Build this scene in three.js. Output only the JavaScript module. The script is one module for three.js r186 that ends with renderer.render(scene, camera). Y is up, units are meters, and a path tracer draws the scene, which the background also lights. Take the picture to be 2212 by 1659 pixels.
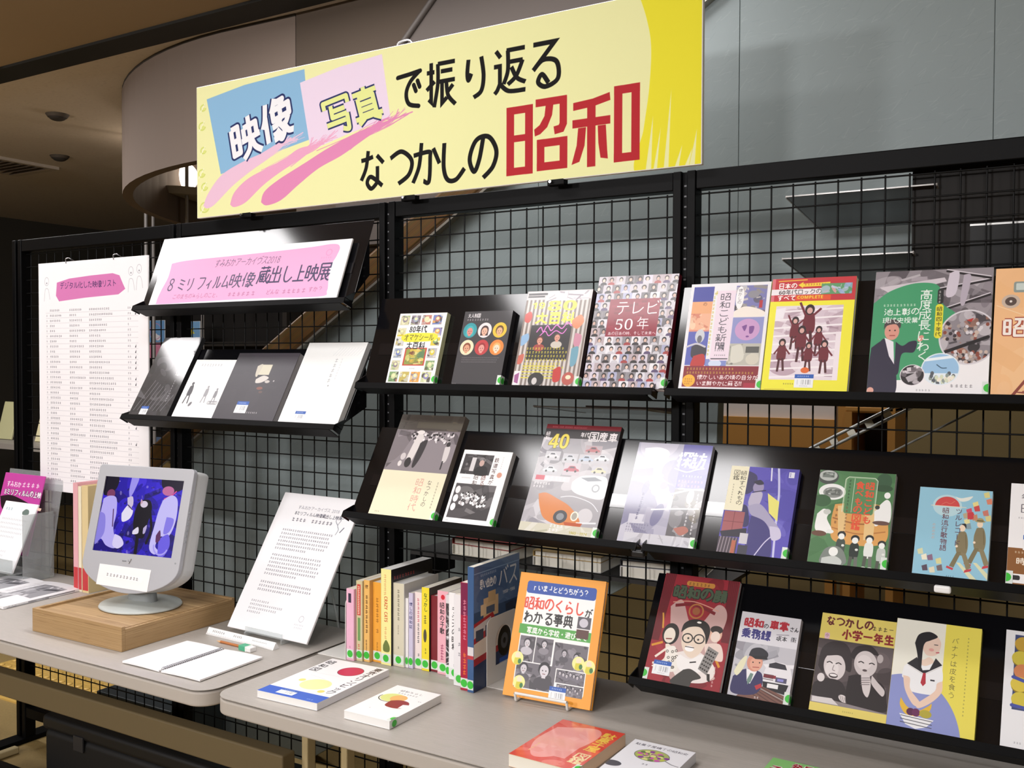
import * as THREE from 'three';
import { RoundedBoxGeometry } from 'three/addons/geometries/RoundedBoxGeometry.js';
import { mergeGeometries } from 'three/addons/utils/BufferGeometryUtils.js';
import { RectAreaLightUniformsLib } from 'three/addons/lights/RectAreaLightUniformsLib.js';

// ------------------------------------------------------------------ camera, light, exposure
// World: rack plane z = 0, x to the right along the rack, z towards the viewer, y up, metres.
const scene = new THREE.Scene();
scene.background = new THREE.Color(0x020202);
const camera = new THREE.PerspectiveCamera(43.36, 2212 / 1659, 0.05, 60);
camera.position.set(0, 1.5, 2.2066);
{ const yaw = 0.545116, pitch = 0.025105, roll = 0.003439;
  camera.rotation.order = 'YXZ';
  camera.rotation.set(-pitch, yaw, roll); }
camera.updateMatrixWorld(true);
const renderer = new THREE.WebGLRenderer({ antialias: true });
renderer.toneMapping = THREE.LinearToneMapping;
renderer.toneMappingExposure = 0.98;
renderer.shadowMap.enabled = true;
RectAreaLightUniformsLib.init();

const CEIL = 2.85;
// unseen ceiling troffers lighting rack, panels, bench and paving: x, z, length, width, radiance
const UNSEEN_TROFFERS = [[-1.80, 1.33, 1.15, 0.32, 14], [-3.9, 0.8, 1.25, 0.28, 13], [-0.6, 3.7, 1.25, 0.22, 24], [-3.6, 3.9, 1.25, 0.22, 24], [-4.98, -0.22, 1.2, 0.2, 34], [-1.1, -1.55, 1.25, 0.22, 26], [-1.97, -0.02, 1.7, 0.16, 30]];
// unseen floodlights behind the viewer, lighting the rack from the front: x, y, z, radiance
const UNSEEN_FLOODS = [[-4.2, 2.55, 5.2, 140], [-1.6, 2.55, 5.4, 140], [1.2, 2.55, 5.2, 140]];
const lampColor = new THREE.Color(1.0, 0.978, 0.985);
for (const [x, z, L, W, I] of UNSEEN_TROFFERS) {
  const l = new THREE.RectAreaLight(lampColor, I, L, W);
  l.position.set(x, CEIL - 0.035, z); l.lookAt(x, 0, z); l.castShadow = true;
  l.name = 'unseen_troffer_light'; scene.add(l);
}
for (const [x, y, z, I] of UNSEEN_FLOODS) {
  const l = new THREE.RectAreaLight(lampColor, I, 0.5, 0.3), d = new THREE.Vector3(-1.6 - x, 1.4 - y, -z).normalize();
  l.position.set(x, y, z).addScaledVector(d, 0.03); l.lookAt(-1.6, 1.4, 0); l.castShadow = true; l.name = 'unseen_flood_light'; scene.add(l);
}

// ------------------------------------------------------------------ helpers
const used = new Map();
const numbered = (n) => { const k = used.get(n) || 0; used.set(n, k + 1); return k ? n + '_' + String(k).padStart(3, '0') : n; };
let seedN = 7;
const rnd = () => { seedN = (seedN * 1664525 + 1013904223) >>> 0; return seedN / 4294967296; };
const reseed = (s) => { seedN = (s * 2654435761 + 12345) >>> 0; rnd(); rnd(); };
const std = (c, r = 0.6, o = {}) => new THREE.MeshStandardMaterial({ color: c, roughness: r, metalness: 0, ...o });
const phy = (c, r, o = {}) => new THREE.MeshPhysicalMaterial({ color: c, roughness: r, metalness: 0, ...o });
function thing(name, label, category, pos = [0, 0, 0], rot = [0, 0, 0], group) {
  const g = new THREE.Group(); g.name = numbered(name); g.position.set(...pos); g.rotation.set(...rot);
  g.userData = { label, category }; if (group) g.userData.group = group;
  scene.add(g); return g;
}
function mesh(name, geo, mat, parent) {
  const m = new THREE.Mesh(geo, mat); m.name = parent ? name : numbered(name); m.castShadow = m.receiveShadow = true;
  (parent || scene).add(m); return m;
}
function struct(name, geo, mat, parent) { const m = mesh(name, geo, mat, parent); if (!parent) m.userData.kind = 'structure'; return m; }
function tag(m, label, category, group) { m.userData.label = label; m.userData.category = category; if (group) m.userData.group = group; return m; }
const box = (w, h, d, x = 0, y = 0, z = 0) => new THREE.BoxGeometry(w, h, d).translate(x, y, z);
const rbox = (w, h, d, r, x = 0, y = 0, z = 0, s = 2) => new RoundedBoxGeometry(w, h, d, s, r).translate(x, y, z);
// box given by its corner ranges
const span = (x0, x1, y0, y1, z0, z1) => box(x1 - x0, y1 - y0, z1 - z0, (x0 + x1) / 2, (y0 + y1) / 2, (z0 + z1) / 2);
const cyl = (r, h, n = 16) => new THREE.CylinderGeometry(r, r, h, n);
const merge = (a) => mergeGeometries(a.map((g) => (g.index ? g.toNonIndexed() : g)));
const V3 = (x, y, z) => new THREE.Vector3(x, y, z);
function tube(pts, r, seg = 40, n = 8, closed = false, tension = 0.3) {
  return new THREE.TubeGeometry(new THREE.CatmullRomCurve3(pts.map((p) => V3(...p)), closed, 'catmullrom', tension), seg, r, n, closed);
}
function rod(a, b, r, n = 8) {
  const A = V3(...a), B = V3(...b), d = B.clone().sub(A), L = d.length();
  const g = cyl(r, L, n); g.applyQuaternion(new THREE.Quaternion().setFromUnitVectors(V3(0, 1, 0), d.normalize()));
  return g.translate(...A.add(B).multiplyScalar(0.5).toArray());
}
function noiseTex(w, h, f, sx = 1, sy = 1, srgb = true) {
  const c = document.createElement('canvas'); c.width = w; c.height = h; f(c.getContext('2d'), w, h);
  const t = new THREE.CanvasTexture(c); t.wrapS = t.wrapT = THREE.RepeatWrapping; t.repeat.set(sx, sy); if (srgb) t.colorSpace = THREE.SRGBColorSpace; return t;
}

// ------------------------------------------------------------------ shared materials
const steelBlack = phy(0x050506, 0.5, { specularIntensity: .22 });
const plateBlack = phy(0x0d0d10, 0.12, { ior: 1.6 });
const wireBlack = phy(0x070707, 0.5, { specularIntensity: .4 });
const clearFilm = phy(0x131317, 0.07, { ior: 1.75 });
const paperWhite = std(0xf1eff0, 0.75);
const pageCream = std(0xe9e4d6, 0.85);
const pageWhite = std(0xecebe8, 0.85);
const whiteSteel = phy(0xe6e4df, 0.4);
const greenSticker = phy(0x3fbf3f, 0.4);
const filmWhite = phy(0xdfe6e0, 0.3);
const chrome = phy(0xb9b9bd, 0.25, { metalness: 1 });
const beigeSteel = phy(0xb3a27a, 0.5);

// ------------------------------------------------------------------ the room
{
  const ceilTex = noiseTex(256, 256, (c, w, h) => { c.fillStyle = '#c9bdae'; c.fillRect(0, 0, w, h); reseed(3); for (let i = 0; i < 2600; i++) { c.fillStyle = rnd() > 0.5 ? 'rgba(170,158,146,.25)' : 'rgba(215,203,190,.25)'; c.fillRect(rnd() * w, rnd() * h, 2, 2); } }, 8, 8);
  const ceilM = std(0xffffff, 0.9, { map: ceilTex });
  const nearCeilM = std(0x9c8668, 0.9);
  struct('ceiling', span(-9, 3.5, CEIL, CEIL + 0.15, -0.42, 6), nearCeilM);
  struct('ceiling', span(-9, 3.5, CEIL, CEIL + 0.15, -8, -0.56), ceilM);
  struct('trim_1', span(-9, 3.5, CEIL - 0.012, CEIL + 0.15, -0.56, -0.42), std(0x14130f, 0.7));
  const carpet = noiseTex(256, 256, (c, w, h) => { c.fillStyle = '#8f7848'; c.fillRect(0, 0, w, h); reseed(5); for (let i = 0; i < 9000; i++) { const v = 95 + rnd() * 55; c.fillStyle = `rgba(${v + 18},${v},${v * 0.62},.4)`; c.fillRect(rnd() * w, rnd() * h, 1.5, 1.5); } }, 20, 20);
  struct('floor', span(-9, 3.5, -0.15, 0, -8, 6), std(0xffffff, 0.7, { map: carpet }));
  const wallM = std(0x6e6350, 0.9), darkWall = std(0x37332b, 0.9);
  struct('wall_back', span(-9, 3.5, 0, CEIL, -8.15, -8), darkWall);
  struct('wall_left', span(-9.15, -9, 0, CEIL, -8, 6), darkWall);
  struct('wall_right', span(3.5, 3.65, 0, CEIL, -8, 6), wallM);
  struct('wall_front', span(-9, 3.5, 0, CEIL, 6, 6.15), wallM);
  // wall under the stairs, seen dimly through the mesh of the right-hand bay
  struct('wall_partition', span(-2.3, 3.5, 0, 2.2, -2.75, -2.6), std(0x80704a, 0.9));

  // unseen fluorescent troffers, placed to light the rack and the space behind it
  const glow = new THREE.MeshStandardMaterial({ color: 0xffffff, emissive: lampColor, emissiveIntensity: 3, roughness: 0.6 });
  UNSEEN_TROFFERS.forEach(([x, z, L, W], i) => {
    const t = thing('unseen_ceiling_light', ['unseen flush fluorescent ceiling light above the middle bays, giving the tray glare', 'unseen flush fluorescent ceiling light above the monitor, giving the left tray glare', 'unseen ceiling light behind the viewer on the right, lighting the rack front', 'unseen ceiling light behind the viewer on the left, lighting the rack front', 'unseen ceiling light beyond the left end of the rack, lighting the tactile paving', 'unseen ceiling light behind the grey stair panels, lighting the bench', 'long unseen ceiling light above the rack, lighting the grey stair panels'][i], 'ceiling light', [x, CEIL, z]);
    mesh('lamp_frame', merge([span(-L / 2 - .03, L / 2 + .03, -.02, 0, -W / 2 - .03, -W / 2), span(-L / 2 - .03, L / 2 + .03, -.02, 0, W / 2, W / 2 + .03), span(-L / 2 - .03, -L / 2, -.02, 0, -W / 2, W / 2), span(L / 2, L / 2 + .03, -.02, 0, -W / 2, W / 2)]), whiteSteel, t);
    mesh('lamp_diffuser', span(-L / 2, L / 2, -.016, -.004, -W / 2, W / 2), glow, t);
  });
  UNSEEN_FLOODS.forEach(([x, y, z], i) => {
    const t = thing('unseen_flood_lamp', ['unseen tilted floodlight far behind the viewer, lighting the rack front, to the left', 'unseen tilted floodlight far behind the viewer, lighting the rack front, in the middle', 'unseen tilted floodlight far behind the viewer, lighting the rack front, to the right'][i], 'floodlight', [x, y, z]);
    t.lookAt(-1.6, 1.4, 0);
    mesh('housing', merge([box(.54, .02, .1, 0, .165, -.03), box(.54, .02, .1, 0, -.165, -.03), box(.02, .33, .1, .262, 0, -.03), box(.02, .33, .1, -.262, 0, -.03), box(.54, .34, .02, 0, 0, -.08)]), whiteSteel, t);
    mesh('lamp_glass', box(.5, .3, .01, 0, 0, .0), glow, t);
    const s = mesh('stem', cyl(.015, CEIL - y - .17, 12).translate(0, (CEIL - y + .17) / 2, 0), whiteSteel, t); s.quaternion.copy(t.quaternion).invert();
  });

  // bowl uplight left of the picture, unseen and placed to brighten the ceiling
  const ul = thing('unseen_uplight_lamp', 'unseen uplighter lamp with a dark bowl left of the picture, lighting the ceiling', 'lamp', [-5.3, 0, .7]);
  mesh('stem', cyl(.018, 1.82, 12).translate(0, .92, 0), steelBlack, ul); mesh('foot', cyl(.16, .02, 32).translate(0, .011, 0), steelBlack, ul);
  mesh('bowl', new THREE.LatheGeometry([[.02, 0], [.12, .03], [.18, .1], [.174, .1], [.115, .038], [.02, .008]].map((p) => new THREE.Vector2(...p)), 32).translate(0, 1.82, 0), steelBlack, ul);
  mesh('lamp_bulb', new THREE.SphereGeometry(.05, 16, 12).translate(0, 1.9, 0), new THREE.MeshStandardMaterial({ color: 0xffffff, emissive: 0xffe6c8, emissiveIntensity: 6 }), ul);
  const up = new THREE.PointLight(0xffe2c0, 1.3, 0, 2); up.position.set(-5.3, 1.9, .7); up.castShadow = true; up.name = 'unseen_uplight'; up.shadow.radius = 2; scene.add(up);

  // rounded bulkhead hanging from the far ceiling: straight along the rack, then curving back on the left
  const R = 1.897, C = [-3.10, -2.4876], sh = new THREE.Shape();
  sh.moveTo(-2.70, -0.605); sh.lineTo(-3.10, -0.5906);
  for (let i = 1; i <= 48; i++) { const a = Math.PI / 2 + (i / 48) * Math.PI; sh.lineTo(C[0] + R * Math.cos(a), C[1] + R * Math.sin(a)); }
  for (let i = 48; i >= 0; i--) { const a = Math.PI / 2 + (i / 48) * Math.PI, r = R - 0.05; sh.lineTo(C[0] + r * Math.cos(a), C[1] + r * Math.sin(a)); }
  sh.lineTo(-2.70, -0.655); sh.closePath();
  const bulk = (h0, h1) => new THREE.ExtrudeGeometry(sh, { depth: h1 - h0, bevelEnabled: false }).rotateX(Math.PI / 2).translate(0, h1, 0);
  const b = thing('ceiling_bulkhead', 'pale rounded bulkhead hanging below the ceiling behind the yellow sign', 'bulkhead');
  // the shape's y is z: rotateX(+90) lays it flat
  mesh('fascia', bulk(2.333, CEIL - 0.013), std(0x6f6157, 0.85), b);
  mesh('shadow_gap', bulk(CEIL - 0.013, CEIL - 0.001).scale(1, 1, 1), std(0x2b241d, 0.9), b);

  // brown wall and upper stair flight behind the sign
  struct('wall_upper', span(-2.698, 3.5, 1.9, CEIL, -0.70, -0.6075), std(0x4e4237, 0.9));
  // detectors and a vent on the far ceiling
  for (const [x, z, l] of [[-4.95, -1.09, 'round ceiling speaker nearer the dark ceiling beam'], [-5.95, -1.77, 'small round ceiling detector further from the dark ceiling beam']]) {
    const d = thing('ceiling_speaker', l, 'ceiling speaker', [x, CEIL, z]);
    mesh('rim', new THREE.CylinderGeometry(.062, .05, .018, 24).translate(0, -.009, 0), std(0x4a423a, .7), d);
    mesh('grille', new THREE.SphereGeometry(.045, 20, 10, 0, 6.3, 1.6, 1.5).scale(1, .45, 1).translate(0, -.016, 0), std(0x2e2924, .8), d);
  }
  const v = thing('air_vent', 'square ceiling air vent at the left edge of the picture', 'vent', [-6.55, CEIL, -1.75]);
  mesh('frame', merge([span(-.25, .25, -.02, 0, -.25, -.21), span(-.25, .25, -.02, 0, .21, .25), span(-.25, -.21, -.02, 0, -.21, .21), span(.21, .25, -.02, 0, -.21, .21)]), std(0xb5a99c, .7), v);
  for (let i = 0; i < 7; i++) mesh('louvre', box(.42, .004, .05).rotateX(.6).translate(0, -.012, -.18 + i * .06), std(0x5d534a, .7), v);
}

// ------------------------------------------------------------------ stair side behind the rack
{
  const panelTex = noiseTex(512, 512, (c, w, h) => {
    c.fillStyle = '#7e8888'; c.fillRect(0, 0, w, h); reseed(11);
    for (let i = 0; i < 700; i++) { const x = rnd() * w, y = rnd() * h, L = 8 + rnd() * 26, a = -0.5 + (rnd() - .5) * 1.2; c.strokeStyle = rnd() > .45 ? 'rgba(150,161,161,.30)' : 'rgba(104,114,114,.26)'; c.lineWidth = .6 + rnd(); c.beginPath(); c.moveTo(x, y); c.quadraticCurveTo(x + L * .5 * Math.cos(a), y + L * .5 * Math.sin(a) + (rnd() - .5) * 6, x + L * Math.cos(a), y + L * Math.sin(a)); c.stroke(); }
  }, 1.6, 1.6);
  const panelM = phy(0xffffff, 0.55, { map: panelTex });
  const Z = -0.45, k = 0.63, top = (x) => 1.994 + k * (x + 1.822), bot = (x) => (x > -0.93 ? 1.5 : Math.max(0, 0.855 + k * (x + 1.15)));
  const stair = thing('staircase', 'grey fibrous panelled side of the staircase behind the black mesh rack', 'staircase');
  const seams = [-3.25, -2.80, -2.16, -1.515, -0.87, -0.229, 0.41, 1.05];
  for (let i = 0; i < seams.length - 1; i++) {
    let x0 = seams[i] + .0018, x1 = seams[i + 1] - .0018;
    const lo = (x) => (x > -0.42 ? bot(-0.42) + 0.0 : bot(x));
    const s = new THREE.Shape(), N = 40, P = [];
    for (let j = 0; j <= N; j++) { const x = x0 + (x1 - x0) * j / N; P.push([x, lo(x)]); }
    for (let j = N; j >= 0; j--) { const x = x0 + (x1 - x0) * j / N; P.push([x, Math.min(top(x), CEIL + .02)]); }
    s.setFromPoints(P.map((p) => new THREE.Vector2(...p)));
    mesh('panel', new THREE.ExtrudeGeometry(s, { depth: 0.04, bevelEnabled: true, bevelSize: .0015, bevelThickness: .0015, bevelSegments: 1 }).translate(0, 0, Z - .04), panelM, stair);
  }
  const back = new THREE.Shape([[-3.25, top(-3.25) - .05], [-3.25, .02], [-2.5, .02], [-2.5, bot(-2.5) + .02], [-.94, bot(-.94) + .02], [-.93, 1.5], [1.05, 1.5], [1.05, CEIL], [-.46, CEIL]].map((p) => new THREE.Vector2(...p)));
  mesh('core', new THREE.ExtrudeGeometry(back, { depth: .03, bevelEnabled: false }).translate(0, 0, Z - .075), std(0x869090, .8), stair);
  // wooden handrail capping the sloping edge
  const ang = Math.atan(k), hx0 = -3.75, hx1 = -0.46, L = (hx1 - hx0) / Math.cos(ang);
  const woodTex = noiseTex(512, 64, (c, w, h) => { c.fillStyle = '#5c4226'; c.fillRect(0, 0, w, h); reseed(15); for (let i = 0; i < 160; i++) { c.strokeStyle = `rgba(${50 + rnd() * 70},${34 + rnd() * 45},${14 + rnd() * 20},.35)`; c.lineWidth = .5 + rnd() * 1.5; const y = rnd() * h; c.beginPath(); c.moveTo(0, y); c.bezierCurveTo(w * .3, y + rnd() * 6 - 3, w * .6, y + rnd() * 6 - 3, w, y); c.stroke(); } });
  const rail = mesh('handrail', rbox(L, .095, .10, .012).rotateZ(ang).translate((hx0 + hx1) / 2 - .02, top((hx0 + hx1) / 2) + .03, Z - .02), phy(0xffffff, .35, { map: woodTex }), stair);
  mesh('rail_strip', box(L, .008, .104).rotateZ(ang).translate((hx0 + hx1) / 2 + .005, top((hx0 + hx1) / 2) - .02, Z - .02), phy(0xb8b2a6, .3, { metalness: .8 }), stair);

  const up = thing('staircase', 'pale sloping side of the upper stair flight behind the yellow sign', 'staircase');
  const s2 = new THREE.Shape([[-2.45, 2.30], [-2.02, 2.72], [-1.88, 2.86], [3.3, 2.86], [3.3, 1.92], [-2.45, 1.92]].map((p) => new THREE.Vector2(...p)));
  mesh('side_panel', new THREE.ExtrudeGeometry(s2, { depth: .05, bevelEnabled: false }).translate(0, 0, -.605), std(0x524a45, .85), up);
  mesh('edge_strip', rod([-2.45, 2.31, -.55], [-1.89, 2.86, -.55], .012), std(0x4b443f, .6), up);
}

// ------------------------------------------------------------------ things far behind the rack
{
  // dark bookcase and pictures on the far left
  const bc = thing('bookcase', 'tall dark bookcase far behind the left bay of the rack', 'bookcase', [-5.9, 0, -2.6]);
  const dk = std(0x241f1a, .8);
  mesh('side_panel', span(-1.0, -.96, 0, 2.0, -.3, 0), dk, bc); mesh('side_panel', span(1.16, 1.2, 0, 2.0, -.3, 0), dk, bc);
  mesh('back_panel', span(-.96, 1.16, .05, 2.0, -.3, -.28), std(0x1c1815, .9), bc);
  for (const y of [.06, .62, 1.12, 1.605, 1.98]) mesh('shelf', span(-.96, 1.16, y - .015, y + .015, -.28, 0), dk, bc);
  reseed(23); const cols = [0x8a3c36, 0xc9bb95, 0x5b6f8c, 0xd9d4c7, 0x75624a, 0xb54a3c, 0x40556a, 0xcab24e];
  const names = ['dull red', 'sand', 'slate blue', 'off-white', 'brown', 'brick red', 'dark blue', 'mustard'];
  let k = 0;
  for (const y of [.635, 1.135]) for (let i = 0; i < 6; i++) {
    const h = .2 + rnd() * .08, x = -6.75 + i * .32 + rnd() * .05 + (y > 1 ? .12 : 0);
    const b = mesh('background_book', rbox(.16, h, .02, .003).rotateX(-.2).translate(x, y + h / 2 + .004, -2.68), std(cols[k++ % 8], .6));
    tag(b, names[(k - 1) % 8] + ' book face out on the ' + (y > 1 ? 'upper' : 'lower') + ' shelf of the far bookcase, ' + ['first', 'second', 'third', 'fourth', 'fifth', 'sixth'][i], 'book', 'books in the dark far bookcase');
  }
  const lowT = thing('display_table', 'grey display table beyond the left end of the rack', 'table', [-5.7, 0, -1.2]);
  mesh('table_top', span(-.9, .75, .98, 1.01, -.25, .2), std(0x8d8780, .5), lowT);
  for (const [x, z] of [[-.85, .15], [.7, .15], [-.85, -.2], [.7, -.2]]) mesh('leg', rod([x, 0, z], [x, .98, z], .018), std(0x9a948c, .4), lowT);
  [[-5.24, .2, 0xd8cfa6, 'pale picture card leaning on the far grey display table, second from its right'], [-4.99, .24, 0xcfd3d8, 'grey white booklet leaning on the far grey display table at its right end'], [-5.62, .23, 0xb8b58a, 'olive booklet on the far grey display table, nearest its left end']].forEach(([x, h, c, l]) => {
    tag(mesh('booklet', rbox(.15, h, .012, .003).rotateX(-.25).translate(x, 1.012 + h / 2 - .004, -1.2), std(c, .6)), l, 'booklet', 'booklets on the far display table');
  });
}
{
  // yellow tactile paving with rows of raised dots at the foot of the stairs, seen under the left table
  const tp = thing('tactile_paving', 'yellow tactile paving with rows of raised dots on the floor under the left table', 'paving', [-4.57, 0, -1.13]);
  const yel = phy(0xd6b060, .22), dots = [];
  for (let i = 0; i < 5; i++) for (let j = 0; j < 5; j++) dots.push(new THREE.SphereGeometry(.016, 10, 4, 0, 6.3, 0, 1.2).scale(1, .5, 1).translate(-.116 + i * .058, .007, -.116 + j * .058));
  const dotG = merge(dots), tileG = rbox(.297, .012, .297, .002, 0, .002, 0, 1);
  for (let i = 0; i < 4; i++) for (let j = 0; j < 3; j++) { const t = mesh('tile', tileG, yel, tp); t.position.set(.15 + i * .3, .001, .15 + j * .3); const d = mesh('raised_dots', dotG, yel, t); }
  const bag = thing('equipment_box', 'slate grey box on the floor right of the yellow tactile paving', 'box', [-3.10, 0, -.28]);
  mesh('case', rbox(.42, .19, .26, .012, 0, .0955, 0), std(0x20272a, .5), bag); mesh('lid', rbox(.43, .02, .27, .006, 0, .197, 0), std(0x2b3336, .4), bag);
  mesh('handle', tube([[-.08, .205, 0], [-.07, .235, 0], [.07, .235, 0], [.08, .205, 0]], .007, 20), std(0x161616, .5), bag);
  const darkBox = thing('long_dark_box', 'long black box shape in the dark area on the floor under the left table', 'case', [-2.45, 0, .165]);  // plain dark box placed to fill the black area under the table
  mesh('case', rbox(1.2, .24, .16, .02, 0, .1205, 0), std(0x0a0a0b, .6), darkBox); mesh('lid', rbox(1.21, .05, .17, .015, 0, .265, 0), std(0x0d0d0e, .5), darkBox); for (const x of [-.4, .4]) mesh('latch', rbox(.05, .05, .008, .002, x, .23, .086), std(0x2a2a2c, .4), darkBox);
  // bench with a white back seen under the top shelf of the right bay
  const bench = thing('bench', 'light wooden bench with a white back seen below the top shelf on the right', 'bench', [-1.15, 0, -2.02]);
  const wood = phy(0xb98542, .45);
  mesh('back_panel', span(-.34, .20, 1.22, 1.40, -.03, 0), std(0xd6d0cc, .7), bench);
  mesh('front_panel', span(-.34, .20, .98, 1.25, .0, .03), wood, bench);
  mesh('seat', span(-.36, .22, .955, .985, -.3, .05), wood, bench);
  for (const x of [-.33, .19]) for (const z of [-.27, .02]) mesh('leg', span(x - .02, x + .02, 0, .955, z - .02, z + .02), wood, bench);
  mesh('end_panel', span(.22, .26, .9, 1.40, -.3, .05), wood, bench);
  const stool = thing('wooden_chair', 'light wooden chair with an armrest right of the white backed bench', 'chair', [-.80, 0, -2.0]);
  mesh('armrest', rbox(.2, .03, .3, .01, 0, 1.30, -.1), wood, stool);
  mesh('side_panel', span(-.1, -.07, .0, 1.29, -.25, .05), wood, stool); mesh('side_panel', span(.07, .1, 0, 1.38, -.25, .05), wood, stool);
  mesh('seat', rbox(.14, .04, .28, .01, 0, 1.05, -.1), std(0x3a241c, .6), stool); mesh('back', rbox(.16, .3, .03, .01, 0, 1.25, -.24), std(0x3a241c, .6), stool);

  // round kiosk: disc canopy on rods with a bright globe, half hidden by the sign
  const ki = thing('round_display_stand', 'round disc canopy on thin steel rods with a bright lamp, left of the yellow sign', 'display stand', [-4.93, 0, -1.9]);
  mesh('canopy', new THREE.CylinderGeometry(.30, .27, .04, 48).translate(0, 2.51, 0), std(0x8c8680, .6), ki);
  for (const [x, z] of [[-.22, .02], [-.06, .2], [.19, .1], [-.02, -.2]]) mesh('rod', rod([x, 0, z], [x, 2.75, z], .011), std(0x8a8684, .35), ki);
  mesh('base', new THREE.CylinderGeometry(.32, .32, .06, 40).translate(0, .03, 0), std(0x2b2724, .7), ki);
  const bulbPos = [.06, 2.625, .02];
  mesh('lamp_bulb', new THREE.SphereGeometry(.092, 24, 16).translate(...bulbPos), new THREE.MeshStandardMaterial({ color: 0xffffff, emissive: 0xfff4e4, emissiveIntensity: 5 }), ki);
  const pl = new THREE.PointLight(0xffe9cf, 0.9, 0, 2); pl.position.set(-4.87, 2.625, -1.88); pl.castShadow = true; pl.name = 'globe_light'; pl.shadow.radius = 4; scene.add(pl);
}

// ------------------------------------------------------------------ the rack
const POSTS = [-3.58, -2.672, -1.764, -.857, .051];
const rack = thing('mesh_rack', 'long black steel rack of wire mesh panels between slotted posts', 'rack', [0, 0, -.0225]);
{
  const postH = 1.955;
  for (const x of POSTS) {
    const p = mesh('post', merge([rbox(.022, postH, .045, .003, x - .018, postH / 2, 0), rbox(.022, postH, .045, .003, x + .018, postH / 2, 0), box(.016, postH - .004, .03, x, postH / 2, -.003)]), steelBlack, rack);
    const sl = []; for (let y = .12; y < 1.93; y += .025) sl.push(box(.006, .004, .0012, x, y, .0125));
    const s = mesh('slots', merge(sl), std(0x5f6064, .5), p); s.userData.kind = 'stuff';
    mesh('foot', rbox(.07, .02, .40, .004, x, .01, 0), steelBlack, p);
  }
  const wireV = rod([0, .16, 0], [0, 1.905, 0], .0021, 6), wireH = rod([.03, 0, 0], [.878, 0, 0], .0021, 6);
  for (let b = 0; b < 4; b++) {
    const x0 = POSTS[b] + .029, x1 = POSTS[b + 1] - .029, w = x1 - x0;
    mesh('top_rail', rbox(w, .045, .04, .003, (x0 + x1) / 2, 1.932, 0), steelBlack, rack);
    mesh('bottom_rail', rbox(w, .04, .04, .003, (x0 + x1) / 2, .12, 0), steelBlack, rack);
    for (let i = 0; i < 17; i++) { const m = mesh('wire', wireV, wireBlack, rack); m.position.set(x0 + .025 + i * .05, 0, -.004); }
    for (let j = 0; j < 35; j++) { const m = mesh('wire', wireH, wireBlack, rack); m.position.set(POSTS[b], .20 + j * .05, 0); }
  }
}
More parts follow.
